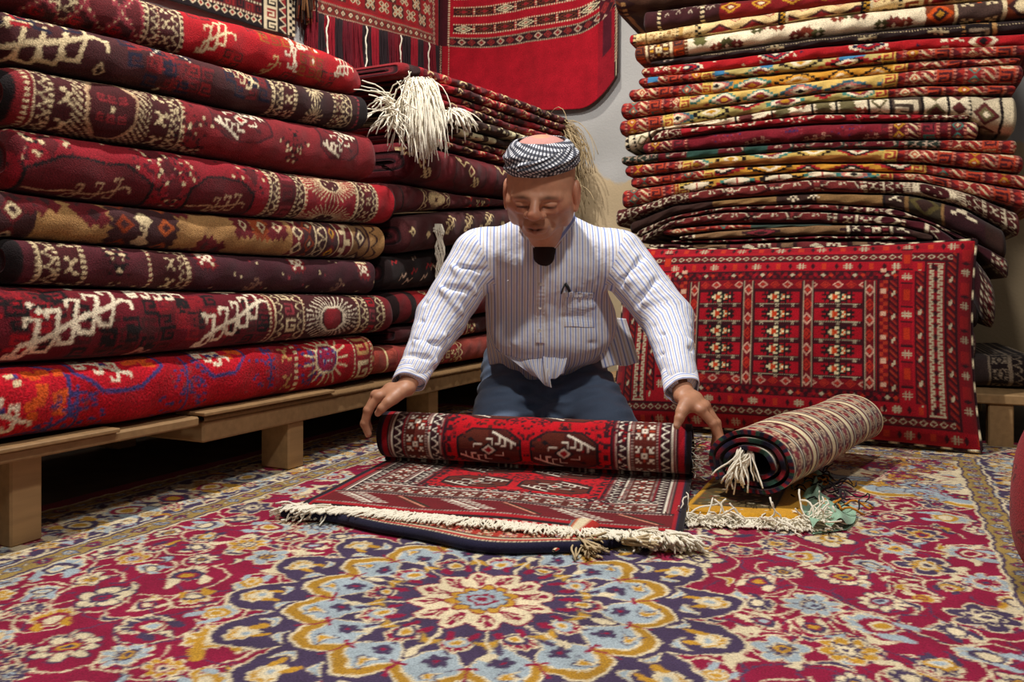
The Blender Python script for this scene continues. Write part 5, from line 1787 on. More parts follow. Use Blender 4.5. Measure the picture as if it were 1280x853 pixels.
# bag face with long dark tassels on the left wall
cv = Cv(1150, 1100, 4, hx('#8c1a20'))
tv = cv.T()
tv.bands(0, [(10, 'fill', hx('#6c1a20')), (8, 'dots', MAROON, CREAM), (46, 'dia', hx('#7c2a24'), hx('#4c161c'), CREAM, hx('#8c3a30')), (8, 'dots', MAROON, CREAM), (12, 'fill', RED)])
for k in range(9):
    for q in range(9):
        xx = 130 + q * 118 + (59 if k % 2 else 0); yy = 140 + k * 84
        if (q + k) % 2 == 0:
            cv.rect(xx - 46, yy - 40, xx + 46, yy + 40, hx('#a0181e'))
        else:
            cv.rect(xx - 46, yy - 40, xx + 46, yy + 40, hx('#4c2420'))
        for (a, b2) in ((0, 0), (-22, -18), (22, 18), (-22, 18), (22, -18)):
            cv.dia(xx + a, yy + b2, 19, 17, CREAM); cv.dia(xx + a, yy + b2, 11, 10, hx('#3a3028')); cv.dia(xx + a, yy + b2, 5, 5, ORANGE)
cv.rect(0, 0, 36, 1100, hx('#7c1a20')); cv.band(36, 30, 'dia', [hx('#6c1a20'), CREAM, RED]); cv.band(1084, 30, 'dia', [hx('#6c1a20'), CREAM, RED]); cv.rect(1114, 0, 1150, 1100, hx('#8c1a20'))
o2, P2 = hanging('hanging_rug', 'red bag face with pale star flowers and dark tassel skirt, hanging on the left wall', (XL + .02, 2.98, 1.83), (XL + .02, 4.20, 1.995), 2.95, 3.0, cv, (1, 0, 0), 4, .03)
roots = []; dirs = []; grp = {0: [], 1: [], 2: []}
cols = [hx('#6c1420'), hx('#2a1e22'), hx('#8c1826'), hx('#2a1e22'), hx('#5c1420')]
mbs = {}
n = 520
for i in range(n):
    u = (i + .5) / n
    p = P2[min(int(u * P2.shape[0]), P2.shape[0] - 1), 0]
    c = cols[int(u * 17) % 5]
    if 'm' not in mbs:
        mbs['m'] = MB()
    strands(mbs['m'], [p + np.array([rn.uniform(-.008, .012), 0, .004])], [(0, 0, -1)], .30, .0042, rn, .03, 0, c, 5, 4)
mbs['m'].build('tassel_skirt', pile_mat('tassel_wool', bump=.3), o2, tuple(o2.location))
for u in (.12, .37, .62, .86):
    mb = MB()
    p = P2[int(u * P2.shape[0]), 0] + np.array([.02, 0, 0])
    pts = [p + np.array([.004 * math.sin(k * 1.5), .006 * math.sin(k), -k * .02]) for k in range(15)]
    mb.tube(pts, [.004 + .0016 * (k % 2) for k in range(15)], CREAM, 5)
    mb.build('braided_cord', FRINGE, o2, tuple(o2.location))

# kilim further left
cv = Cv(860, 1300, 4, hx('#5c1a1e'))
tv = cv.T()
tv.bands(0, [(16, 'fill', BLACK), (40, 'dia', BLACK, CREAM, hx('#8c2424')), (12, 'dots', MAROON, CREAM), (60, 'hook', hx('#5c1a1e'), BLACK, hx('#8c2424')), (12, 'dots', BLACK, CREAM)])
for k in range(7):
    for q in range(3):
        cv.loz(140 + q * 210, 230 + k * 150, 96, 70, [BLACK, hx('#8c1c22'), CREAM, hx('#6c2a24')]); cv.hooktree(140 + q * 210, 230 + k * 150, 90, .3, 3, 20, 8, CREAM)
cv.bands(640, [(16, 'fill', BLACK), (12, 'fill', CREAM), (70, 'hook', CREAM, BLACK, hx('#8c2424')), (12, 'fill', BLACK), (46, 'zig', hx('#8c2424'), BLACK, CREAM), (14, 'fill', BLACK), (10, 'fill', CREAM), (40, 'chk', BLACK, CREAM)])
hanging('hanging_rug', 'black and red kilim with white zigzags on the left wall above the left pile', (XL + .02, 2.05, 1.60), (XL + .02, 2.90, 1.68), 2.6, 2.65, cv, (1, 0, 0), 7, .02, mat=FLAT)
# narrow shaggy hanging between them
mb = MB()
for i in range(150):
    y = rn.uniform(2.905, 2.965)
    strands(mb, [(XL + .05 + rn.uniform(0, .03), y, 2.5)], [(0, 0, -1)], .66, .005, rn, .02, 0, [hx('#7c5636'), hx('#4a3428'), hx('#8c3a24'), hx('#2a2022')][rn.randrange(4)], 6, 4)
o = mb.build('shaggy_tassel', pile_mat('tassel_wool'), None, (XL + .02, 2.935, 1.8)); o.location = (XL + .02, 2.935, 1.8)
tag(o, 'narrow shaggy brown tassel hanging between the kilim and the red bag face', 'tassel')

# small strip hanging in the gap beside the right pile
cv = Cv(90, 700, 4, hx('#7c1c24')); cv.band(8, 12, 'dots', [BLACK, CREAM]); cv.band(60, 12, 'dots', [BLACK, CREAM])
xa = x_on(793, 4.27)
o4, P4 = hanging('hanging_strip', 'narrow dark red woven strip with grey fringe in the gap beside the right pile top', (xa, YB - .02, z_at(30, 5.0)), (xa + .09, YB - .02, z_at(24, 5.0)), 2.75, 2.75, cv, (0, -1, 0), 9, .01)
o4['category'] = 'hanging strip'
mb = MB()
strands(mb, [P4[int(q), 0] + np.array([0, -.004, .004]) for q in np.linspace(0, P4.shape[0] - 1, 46)], [(0, 0, -1)] * 46, .12, .003, rn, .06, 0, (.5, .5, .5), 5, 4)
mb.build('fringe', plain_mat('grey_fringe', hx('#6c6660'), .9, .2, 200, .2), o4, tuple(o4.location))

# ------------------------------------------------------------------ big cushion leaning on the right pile
def cushion(name, label, P_bl, P_br, height, lean, thick, cv, seed, mat):
    """P_bl, P_br: bottom corners (as seen from the front)"""
    A = np.array(P_bl, float); Bq = np.array(P_br, float)
    ax = Bq - A; wid = np.linalg.norm(ax); ax /= wid
    nrm = np.cross(ax, (0, 0, 1.0)); nrm /= np.linalg.norm(nrm)           # towards the viewer
    up = np.array([0, 0, 1.0]) * math.cos(lean) - nrm * math.sin(lean)
    nn = np.cross(ax, up)
    if np.dot(nn, nrm) < 0:
        nn = -nn
    nu = int(wid / .003); nv = int(height / .003)
    u = np.linspace(-1, 1, nu)[:, None]; v = np.linspace(-1, 1, nv)[None, :]
    puff = (np.clip(1 - np.abs(u) ** 3.2, 0, 1) * np.clip(1 - np.abs(v) ** 3.2, 0, 1)) ** .62
    nz = frnd(seed)
    puff = puff + .05 * np.sin(u * 4 + v * 3) * puff + .02 * np.sin(u * 9 - v * 7) * puff
    pin = 1 - .035 * (1 - v ** 2) * np.abs(u) ** 2
    piv = 1 - .05 * (1 - u ** 2) * np.abs(v) ** 2
    X = u * pin * wid / 2; Y = (v * piv + 1) * height / 2
    C0 = (A + Bq) / 2

    def S(t):
        return C0 + X[..., None] * ax + Y[..., None] * up + (t * puff)[..., None] * nn
    Pf = S(thick * .62); Pb = S(-thick * .38)
    C = sample(cv, (u + 1) / 2 * cv.L + 0 * v, (v + 1) / 2 * cv.H + 0 * u)
    V = np.concatenate([Pf.reshape(-1, 3), Pb.reshape(-1, 3)])
    Cc = np.concatenate([C.reshape(-1, 3), np.broadcast_to(hx('#4c161e'), (nu * nv, 3))])
    Q = np.concatenate([grid_quads(nu, nv), grid_quads(nu, nv, nu * nv, flip=True)])
    base = np.array([C0[0], C0[1], V[:, 2].min()])
    o = link(name, raw_mesh(name, V - base, Q, col=Cc), mat, None, tuple(base))
    tag(o, label, 'cushion')
    return o, Pf


CW, CHt = 1130, 640
KEEP = CREAM; CREAM = CREAM * .78
cv = Cv(CW, CHt, 2.6, hx('#a01020'))
DKR = hx('#3c1018'); BR_ = hx('#ac1222')


def frame(cv, o, spec):
    """nested frames from distance o inside the outline; ornaments run along all four sides"""
    for w, kind, *c in spec:
        x0, x1, y0, y1 = o, cv.L - o, o, cv.H - o
        for side in range(4):
            if side < 2:
                sub = Cv(0, 0, cv.r, None, cv.a[int(y0 / cv.r):int(y1 / cv.r), :])
                sub.band(x0 if side == 0 else x1 - w, w, kind if side == 0 or kind not in ('arch',) else 'archr', c)
            else:
                sub = Cv(0, 0, cv.r, None, cv.a[:, int(x0 / cv.r):int(x1 / cv.r)].transpose(1, 0, 2))
                sub.band(y0 if side == 2 else y1 - w, w, kind, c)
        o += w
    return o


# outer borders (wide at the sides, narrow above and below)
cv.rect(0, 0, CW, CHt, hx('#8c0e1c'))
# side stacks
def side(x, w, kind, *c):
    sub = Cv(0, 0, cv.r, None, cv.a); sub.band(x, w, kind, list(c)); sub.band(CW - x - w, w, kind, list(c))


def hbar(y, h, x0, x1, kind, *c):
    sub = Cv(0, 0, cv.r, None, cv.a[:, int(x0 / cv.r):int(x1 / cv.r)].transpose(1, 0, 2))
    sub.band(y, h, kind, list(c)); sub.band(CHt - y - h, h, kind, list(c))


side(0, 44, 'fill', hx('#8c0e1c')); side(44, 8, 'fill', DKR); side(52, 22, 'bar', hx('#7c0e1a'), hx('#3c1018'), hx('#b0381e')); side(74, 7, 'fill', DKR)
side(81, 54, 'fill', hx('#8c0e1c'))
side(135, 7, 'fill', DKR); side(142, 20, 'bar', hx('#7c0e1a'), hx('#3c1018'), hx('#b0381e')); side(162, 6, 'fill', DKR)
side(168, 44, 'fill', BR_)
side(212, 6, 'fill', DKR); side(218, 20, 'bar', hx('#7c0e1a'), hx('#3c1018'), hx('#a83a20')); side(238, 6, 'fill', DKR); side(244, 24, 'chk', hx('#7c0e1a'), hx('#b03420')); side(268, 6, 'fill', DKR)
hbar(0, 46, 0, CW, 'fill', BR_)
hbar(46, 6, 60, CW - 60, 'fill', DKR); hbar(52, 22, 60, CW - 60, 'chain', hx('#6c0e18'), CREAM); hbar(74, 6, 60, CW - 60, 'fill', DKR)
hbar(80, 36, 138, CW - 138, 'fill', BR_); hbar(116, 5, 210, CW - 210, 'fill', DKR); hbar(121, 22, 210, CW - 210, 'chk', DKR, hx('#7c0e1a')); hbar(143, 5, 210, CW - 210, 'fill', DKR)
# crenellated white double line on the sides
for sx in (0, 1):
    x0 = 81 if sx == 0 else CW - 135
    cv.rect(x0, 84, x0 + 54, CHt - 84, hx('#8c0e1c'))
    yy = 88
    k = 0
    while yy < CHt - 96:
        for s_, q in ((x0 + 10, 1), (x0 + 44, -1)):
            d = 9 if k % 2 else 0
            cv.rect(s_ + q * d - 2, yy, s_ + q * d + 3, yy + 9, CREAM); cv.rect(min(s_, s_ + q * 9) - 2, yy + 6, max(s_, s_ + q * 9) + 3, yy + 11, CREAM)
        for (xx_, off_) in ((63, 3), (152, 7), (228, 1)):
            if (k + off_) % 8 == 0:
                X_ = xx_ if sx == 0 else CW - xx_
                cv.rect(X_ - 5, yy, X_ + 1, yy + 12, CREAM); cv.rect(X_ - 1, yy + 6, X_ + 5, yy + 18, CREAM)
        if k % 8 == 0:
            X_ = 256 if sx == 0 else CW - 256
            cv.rect(X_ - 8, yy, X_ + 8, yy + 14, hx('#dcae90'))
        if k % 4 == 1:
            cv.dia(x0 + 27, yy + 8, 8, 10, DKR)
        yy += 9; k += 1
    cv.rect(x0 + 4, 84, x0 + 50, 88, CREAM); cv.rect(x0 + 4, CHt - 90, x0 + 50, CHt - 86, CREAM)
# white double-H marks
def hmark(x, y, k=1.0, v=False):
    for d in (-5, 5):
        if not v:
            cv.rect(x + d * k - 2, y - 13 * k, x + d * k + 2, y + 13 * k, CREAM)
        else:
            cv.rect(x - 13 * k, y + d * k - 2, x + 13 * k, y + d * k + 2, CREAM)
    for d in (-8, 8):
        if not v:
            cv.rect(x - 15 * k, y + d * k * .5 - 2, x + 15 * k, y + d * k * .5 + 1, CREAM)
        else:
            cv.rect(x + d * k * .5 - 2, y - 15 * k, x + d * k * .5 + 1, y + 15 * k, CREAM)


for q in range(9):
    x = 60 + q * 126
    for y in (23, CHt - 23):
        hmark(x, y); cv.rect(x + 30, y - 12, x + 98, y + 12, hx('#9c0f1f')); cv.rect(x + 56, y - 10, x + 72, y + 10, hx('#c0341e')); cv.dia(x + 26, y, 7, 14, DKR); cv.dia(x + 100, y, 7, 14, DKR)
for q in range(6):
    x = 220 + q * 138
    for y in (98, CHt - 98):
        hmark(x, y, .95); cv.rect(x + 60, y - 11, x + 74, y + 11, hx('#c0341e')); cv.dia(x + 34, y, 7, 13, DKR); cv.dia(x + 104, y, 7, 13, DKR)
for q in range(5):
    y = 110 + q * 105
    for x in (22, CW - 22):
        hmark(x, y, .9, False); cv.rect(x - 13, y + 36, x + 13, y + 72, hx('#a81a1e')); cv.dia(x, y + 28, 14, 6, DKR)
for q in range(4):
    y = 140 + q * 122
    for x in (190, CW - 190):
        hmark(x, y, .95); cv.rect(x - 14, y + 30, x + 14, y + 96, hx('#98101e')); cv.rect(x - 10, y + 46, x + 10, y + 80, hx('#bb3018')); cv.rect(x - 16, y + 22, x + 16, y + 28, DKR); cv.rect(x - 16, y + 96, x + 16, y + 102, DKR)
for q in range(30):
    for yy in (131, CHt - 131):
        x = 240 + q * 23
        cv.dia(x, yy, 8, 7, [CREAM, hx('#c0341e'), DKR, hx('#a01020')][q % 4])
# field
fx0, fx1, fy0, fy1 = 276, CW - 276, 150, CHt - 150
cv.rect(fx0, fy0, fx1, fy1, hx('#5c0e18'))
hd = lambda y: Cv(0, 0, cv.r, None, cv.a[:, int(fx0 / cv.r):int(fx1 / cv.r)].transpose(1, 0, 2)).band(y, 30, 'chain', [hx('#7c0e1a'), hx('#d8a088'), hx('#b02c20')])
hd(fy0); hd(fy1 - 30)
ncol, vb = 3, 38
cw_ = (fx1 - fx0 - vb * (ncol + 1)) / ncol
for c_ in range(ncol + 1):
    x = fx0 + c_ * (cw_ + vb)
    sub = Cv(0, 0, cv.r, None, cv.a[int(fy0 / cv.r):int(fy1 / cv.r)])
    sub.band(x, vb, 'chain', [hx('#6c0e18'), hx('#d8a088'), hx('#b82c1e')])
    sub.band(x, 5, 'fill', [DKR]); sub.band(x + vb - 5, 5, 'fill', [DKR])
    cv.rect(x + 5, fy0, x + 7.6, fy1, CREAM * .8); cv.rect(x + vb - 7, fy0, x + vb - 4.4, fy1, CREAM * .8)
rh = (fy1 - fy0 - 60) / 5
for c_ in range(ncol):
    x0 = fx0 + vb + c_ * (cw_ + vb)
    for r_ in range(5):
        y0 = fy0 + 30 + r_ * rh
        cv.rect(x0, y0, x0 + cw_, y0 + rh, DKR); cv.rect(x0 + 3, y0 + 9, x0 + cw_ - 3, y0 + rh - 9, hx('#a80f20'))
        for q in range(26):
            xx = x0 + 4 + q * (cw_ - 8) / 26
            cv.rect(xx, y0 + 4, xx + 3, y0 + 7, CREAM * .7)
        for q in range(3):
            cv.stamp(["X.X", ".X.", "X.X"], x0 + cw_ * (q + .5) / 3, y0 + 1, 3.2, {'X': CREAM})
        cx, cy = x0 + cw_ / 2, y0 + rh / 2 + 1
        cv.stamp(["...k..kkk..k...",
                  ".k.kkkcckkkk.k.",
                  "kkkkcockkcokkkk",
                  "..kccokokockck.",
                  "kkkkcockkcokkkk",
                  ".k.kkkcckkkk.k.",
                  "...k..kkk..k..."], cx, cy, 6.3, {'k': hx('#2a1418'), 'c': hx('#e8d9a8'), 'o': hx('#d2501e')})
        cv.rect(cx - 13, cy - 7, cx - 2, cy + 7, hx('#c8401e')); cv.rect(cx + 4, cy - 5, cx + 12, cy + 9, hx('#2c3a2c')); cv.rect(cx - 1, cy - 3, cx + 4, cy + 3, hx('#e8d9a8'))
A = W(.355, 2.879, .018); Bq = W(1.415, 2.385, .018)
cv.a = cv.a * .84
cus, PF = cushion('cushion', 'large red floor cushion with rows of small medallions, leaning on the right pile', A, Bq, .665, math.radians(13), .20, cv, 3, pile_mat('cushion_pile', grain=.2, bump=.35))
CREAM = KEEP
# corded edge with black and white stitches
mb = MB()
edge = np.concatenate([PF[0, :], PF[:, -1], PF[::-1][0, ::-1], PF[::-1, 0]])[::4]
nE = len(edge)
cc = [CREAM if (k // 2) % 3 == 0 else hx('#2c1418') for k in range(nE + 2)]
mb.tube(edge, .0055, np.repeat(np.array(cc), 6, axis=0), 6)
mb.build('corded_edge', PILE, cus, tuple(cus.location))

# ------------------------------------------------------------------ the red rug being rolled, and the things lying on the carpet
A15 = math.radians(15)
OA = np.array(W(.047, 2.07)); AV = np.array(W(math.cos(A15), -math.sin(A15))); BV = np.array(W(-math.sin(A15), -math.cos(A15)))
UP = np.array([0, 0, 1.0])


def RL(p, q, z):
    """rug frame: p along the roll (to the right), q towards the viewer"""
    p, q, z = np.broadcast_arrays(np.asarray(p, float), np.asarray(q, float), np.asarray(z, float))
    return OA + p[..., None] * AV + q[..., None] * BV + z[..., None] * UP


HW = .412
FL = .45                     # flat length in front of the roll
ZF = .034                    # height of the top of the flat part
RR = .070

# pattern: x across (mm, 0..824), y from the front edge towards the roll
CWd = HW * 2000
cv = Cv(CWd, 1500, 2.4, hx('#b50d1c')); DK = hx('#33121a'); BRN = hx('#5c2018')
LNE = hx('#a88c80')
side_spec = [(14, 'fill', NAVY), (14, 'fill', hx('#a0101e')), (5, 'fill', DK), (4, 'fill', LNE), (5, 'fill', hx('#6c1420')), (30, 'arch', DK, WHITE), (5, 'fill', hx('#7c1420')), (5, 'dots', DK, LNE), (56, 'star', BRN, WHITE, hx('#a83a22')), (5, 'dots', DK, LNE),
             (5, 'fill', hx('#7c1420')), (30, 'arch', DK, WHITE), (4, 'fill', LNE), (5, 'fill', hx('#7c1420')), (9, 'fill', DK)]
xe = cv.bands(0, side_spec)
mir = Cv(0, 0, cv.r, None, cv.a[:, ::-1]); mir.bands(0, side_spec)
fl0, fl1 = xe, CWd - xe
# end border
y = 0
for h, kind, *c in [(14, 'dots', hx('#a8141c'), hx('#d8a090')), (9, 'fill', BLACK), (15, 'fill', hx('#a50f1c')), (5, 'dots', DK, LNE), (84, 'comb'), (5, 'dots', DK, LNE), (8, 'fill', DK), (7, 'chk', DK, LNE), (44, 'star', BRN, WHITE, hx('#a83a22')), (7, 'chk', DK, LNE), (8, 'fill', hx('#7c1420')), (22, 'arch', DK, WHITE)]:
    x0 = 22 if y < 140 else 60 if y < 220 else 90
    if y > 140:
        x0 = {0: 60}.get(0)
    if kind == 'comb':
        cv.rect(x0, y, CWd - x0, y + h, hx('#6c1018'))
        for q in range(6):
            xx = 60 + q * 126
            if q % 2 == 0 or True:
                light = WHITE if q % 2 == 0 else hx('#d08a70')
                cv.line((xx, y + h - 10), (xx + 84, y + 12), 5, light if q % 2 == 0 else light)
                if q % 2 == 0:
                    cv.line((xx + 14, y + h - 6), (xx + 98, y + 16), 4, DK)
                    for k in range(9):
                        t = k / 8; px_, py_ = xx + 84 * t, y + h - 10 + (12 - h + 10) * t
                        cv.line((px_, py_), (px_ - 22, py_ - 3), 3.6, WHITE); cv.line((px_ + 10, py_ + 4), (px_ + 34, py_ + 8), 3.6, WHITE)
                else:
                    cv.line((xx - 8, y + h - 14), (xx + 76, y + 8), 7, BRN); cv.line((xx + 10, y + h - 8), (xx + 94, y + 14), 7, hx('#2c2a1c'))
    else:
        sub = Cv(0, 0, cv.r, None, cv.a[:, int(x0 / cv.r):int((CWd - x0) / cv.r)].transpose(1, 0, 2)); sub.band(y, h, kind, c)
    y += h
YF = y
cv.rect(fl0, YF, fl1, 1500, hx('#bb0c1a'))
cv.rect(0, 0, 10, 1500, BLACK); cv.rect(CWd - 10, 0, CWd, 1500, BLACK)
# field: two columns of guls, small motifs between
rq = random.Random(9)
ym = YF + 8
for row in range(9):
    yc = ym + 66 + row * 150
    for k in range(3):
        cv.cluster(fl0 + (fl1 - fl0) * k / 2, yc - 72, 78, [DK, DK, hx('#4c141a'), hx('#8c1018')], 46, rq, 7)
    for k in range(2):
        xc = fl0 + (fl1 - fl0) * (.27 + .46 * k)
        cv.cluster(xc, yc + 76, 40, [DK, hx('#5c2018')], 14, rq, 7)
        cv.gul(xc, yc, 88, 58, hx('#5c2018'), hx('#5c2418'), hx('#4a1a16'), WHITE, BLACK, RED, 4.3)
for row in range(40):
    for x in (fl0 + 4, fl1 - 16):
        cv.rect(x, YF + row * 30, x + 12, YF + row * 30 + 16, DK)

held = empty('knotted_rug', tuple(OA), 'red knotted rug with white fringe, half rolled up under the man\'s hands', 'rug')
base = tuple(OA)
# flat part
nu = int(2 * HW / .0026); nv = int((FL + .10) / .0026)
p = np.linspace(-HW, HW, nu)[:, None]; w = np.linspace(0, FL + .10, nv)[None, :]
q = FL - w + .010 * np.sin(p * 7 + .5) + .012 * p * p / .17
wave = .0035 * np.sin(p * 9 + 2.0 * w * 6) * np.clip(1 - w / .3, 0, 1) + .002 * np.sin(p * 17 + 1)
drop = -.010 * np.clip(1 - w / .05, 0, 1) ** 2
zt = ZF + wave + drop + 0 * p
Pt = RL(p + 0 * w, q, zt); Pb = RL(p + 0 * w, q, zt - .008)
C = sample(cv, (p + HW) * 1000 + 0 * w, w * 1000 + 0 * p)
V = np.concatenate([Pt, Pb[:, ::-1]], 1); Cc = np.concatenate([C, C[:, ::-1] * .8], 1)
Q = [grid_quads(nu, 2 * nv, wrap_v=True, flip=False)]
for e, fl in ((0, False), (nu - 1, True)):
    i = np.arange(nv - 1)
    qq = np.stack([e * 2 * nv + i, e * 2 * nv + i + 1, e * 2 * nv + 2 * nv - 2 - i, e * 2 * nv + 2 * nv - 1 - i], -1)
    Q.append(qq[:, ::-1] if fl else qq)
RUGM = pile_mat('red_rug_pile', grain=.16, bump=.3, sheen=.15)
link('flat_end', raw_mesh('flat_end', V.reshape(-1, 3) - OA, np.concatenate(Q), col=Cc.reshape(-1, 3)), RUGM, held)
# fringe of the flat end
rn = random.Random(21)
roots = []; dirs = []
for i in range(420):
    pp = -HW + 2 * HW * (i + rn.random()) / 420
    qf = FL + .010 * math.sin(pp * 7 + .5) + .012 * pp * pp / .17
    roots.append(RL(pp, qf - .003, ZF - .006)); sk = .5 * math.sin(pp * 6) + .25 * math.sin(pp * 31)
    dirs.append(AV * (sk + rn.gauss(0, .22)) + BV * 1.0 + UP * (-.10 + rn.gauss(0, .08)))
mb = MB(); strands(mb, roots, dirs, .066, .0021, rn, .14, .05, (.8, .75, .6), 6, 4, floor=.0325)
# tufts at the two corners
for s_, n_ in ((-1, 60), (1, 90)):
    rt = [RL(s_ * (HW - .10 * rn.random()), FL + .004 + .01 * rn.random(), ZF - .010 + .014 * rn.random()) for _ in range(n_)]
    dr = [AV * (s_ * .9 + rn.gauss(0, .5)) + BV * (.5 + rn.gauss(0, .4)) + UP * rn.gauss(.0, .12) for _ in range(n_)]
    strands(mb, rt, dr, .062, .0023, rn, .2, .10, (.8, .75, .6), 6, 4, floor=.012)
mb.build('fringe', FRINGE, held, base)
# spiral roll
TH = .0085
ph1 = 2 * math.pi * 3.6
ph = np.concatenate([np.linspace(0, 2 * math.pi * 1.04, 170), np.linspace(2 * math.pi * 1.04, ph1, 90)[1:]])
R_ = RR - .0115 * ph / (2 * math.pi)
qc, zc = -.012, ZF + RR + .001


def spir(Rv):
    return qc - Rv * np.sin(ph), zc - Rv * np.cos(ph)


qo, zo = spir(R_); qi, zi = spir(R_ - TH)
arc = FL + np.concatenate([[0], np.cumsum(np.hypot(np.diff(qo), np.diff(zo)))])
nu = int(2 * HW / .0028)
p = np.linspace(-HW, HW, nu)[:, None]
jit = .0022 * np.sin(ph * 1.7)[None, :] + .004 * np.sin(ph * .5 + 1)[None, :]
pj = p * (1 + 0 * ph)[None, :] + jit * np.abs(p / HW) ** 8 * np.sign(p)
Po = RL(pj, qo[None, :] + 0 * p, zo[None, :] + 0 * p); Pi = RL(pj, qi[None, :] + 0 * p, zi[None, :] + 0 * p)
# centre a row of medallions on the face of the roll that looks at the viewer
iface = np.argmin(np.abs(ph - 1.58 * math.pi))
row_c = ym + 66 + 2 * 150
yy = row_c - (arc - arc[iface]) * 1000
C = sample(cv, (pj + HW) * 1000, np.clip(yy, YF + 5, 1490)[None, :] + 0 * p)
npz = len(ph)
V = np.concatenate([Po, Pi[:, ::-1]], 1); Cc = np.concatenate([C, C[:, ::-1] * .55], 1)
Cc[0, :] = NAVY; Cc[-1, :] = NAVY
Q = [grid_quads(nu, 2 * npz, wrap_v=True, flip=True)]
off = nu * 2 * npz
VE = []; CE = []
for e, fl in ((0, True), (nu - 1, False)):
    i = np.arange(npz - 1)
    row = V[e].copy()
    VE.append(row); CE.append(np.tile(np.where((np.arange(2 * npz) % 9 < 2)[:, None], hx('#5c1a2a'), NAVY * .9), (1, 1)))
    qq = np.stack([off + i, off + i + 1, off + 2 * npz - 2 - i, off + 2 * npz - 1 - i], -1)
    Q.append(qq[:, ::-1] if fl else qq); off += 2 * npz
V = np.concatenate([V.reshape(-1, 3)] + VE); Cc = np.concatenate([Cc.reshape(-1, 3)] + CE)
link('roll', raw_mesh('roll', V - OA, np.concatenate(Q), col=Cc), RUGM, held)
# white warp ends poking out of the right end of the roll
mb = MB()
rt = [RL(HW + .001, qc + .02 * rn.uniform(-1, 1.5), zc + .03 * rn.uniform(-1.6, 1)) for _ in range(26)]
dr = [AV * 1 + BV * rn.gauss(.3, .4) + UP * rn.gauss(-.1, .5) for _ in range(26)]
strands(mb, rt, dr, .04, .0016, rn, .25, .05, (.8, .75, .6), 5, 4)
mb.build('loose_threads', FRINGE, held, base)

# --- rug folded double underneath
pu = np.linspace(-.432, .345, 300)
qf_ = .485 + .105 * np.exp(-((pu - .06) / .26) ** 2) - .06 * np.clip((pu - .22) / .12, 0, 1) + .006 * np.sin(pu * 24)
rl_ = .0098 + .003 * np.exp(-((pu + .43) / .08) ** 2)
prof = []
nb_, nl_, nt_ = 8, 22, 70
C = Cv(800, 420, 3, hx('#7c1a24'))
tv = C.T()
tv.bands(0, [(30, 'fill', NAVY), (5, 'dots', NAVY, CREAM), (13, 'fill', hx('#b02a26')), (6, 'fill', CREAM), (5, 'fill', BLACK), (40, 'star', hx('#a83022'), CREAM, GREEN, LBLUE), (5, 'fill', BLACK), (6, 'fill', CREAM), (30, 'hook', hx('#a83022'), CREAM, GREEN), (40, 'fill', IVORY), (30, 'star', hx('#7c1a24'), CREAM, GOLD)])
Pl = []; Cl = []
for k in range(nb_ + nl_ + nt_):
    if k < nb_:
        t = k / nb_; qv = .12 + (qf_ - rl_ - .12) * t; zv = np.full_like(pu, .0105) + 0 * qv; ca = -1.0
    elif k < nb_ + nl_:
        an = -math.pi / 2 + math.pi * (k - nb_) / (nl_ - 1)
        qv = qf_ - rl_ + rl_ * math.cos(an) * 1.15; zv = .0105 + rl_ + rl_ * math.sin(an); ca = (an + math.pi / 2) / math.pi * 26
    else:
        t = (k - nb_ - nl_ + 1) / nt_
        qv = qf_ - rl_ - (qf_ - rl_ - .2) * t; zv = .0105 + 2 * rl_ + (.0235 - .0105 - 2 * rl_) * np.clip(t * 3, 0, 1); ca = 26 + t * 330
    Pl.append(RL(pu, qv, zv)); Cl.append(sample(C, (pu + .44) * 1000, np.full_like(pu, max(ca, 2.0))) if ca >= 0 else np.broadcast_to(NAVY, (len(pu), 3)))
P = np.stack(Pl, 1); Cg = np.stack(Cl, 1)
cen = P.mean(1, keepdims=True)
nP = P.shape[1]
# inner skin gives the sheet a thickness
dq = np.gradient(P, axis=1); nrm = np.cross(dq, AV[None, None, :]); nrm /= np.linalg.norm(nrm, axis=2)[..., None] + 1e-9
inn = P + nrm * .0035
if inn[0, nb_ + nl_ // 2] @ BV > P[0, nb_ + nl_ // 2] @ BV:
    inn = P - nrm * .0035
V = np.concatenate([P, inn[:, ::-1]], 1); Cc = np.concatenate([Cg, np.broadcast_to(hx('#241a26'), Cg.shape)], 1)
Q = [grid_quads(len(pu), 2 * nP, wrap_v=True, flip=True)]
for e, fl in ((0, True), (len(pu) - 1, False)):
    i = np.arange(nP - 1)
    qq = np.stack([e * 2 * nP + i, e * 2 * nP + i + 1, e * 2 * nP + 2 * nP - 2 - i, e * 2 * nP + 2 * nP - 1 - i], -1)
    Q.append(qq[:, ::-1] if fl else qq)
ub = RL(0, .4, 0.0)
und = link('small_rug', raw_mesh('small_rug', V.reshape(-1, 3) - ub, np.concatenate(Q), col=Cc.reshape(-1, 3)), RUGM, None, tuple(ub))
tag(und, 'navy edged small rug folded double beneath the fringed end of the red knotted rug', 'rug')
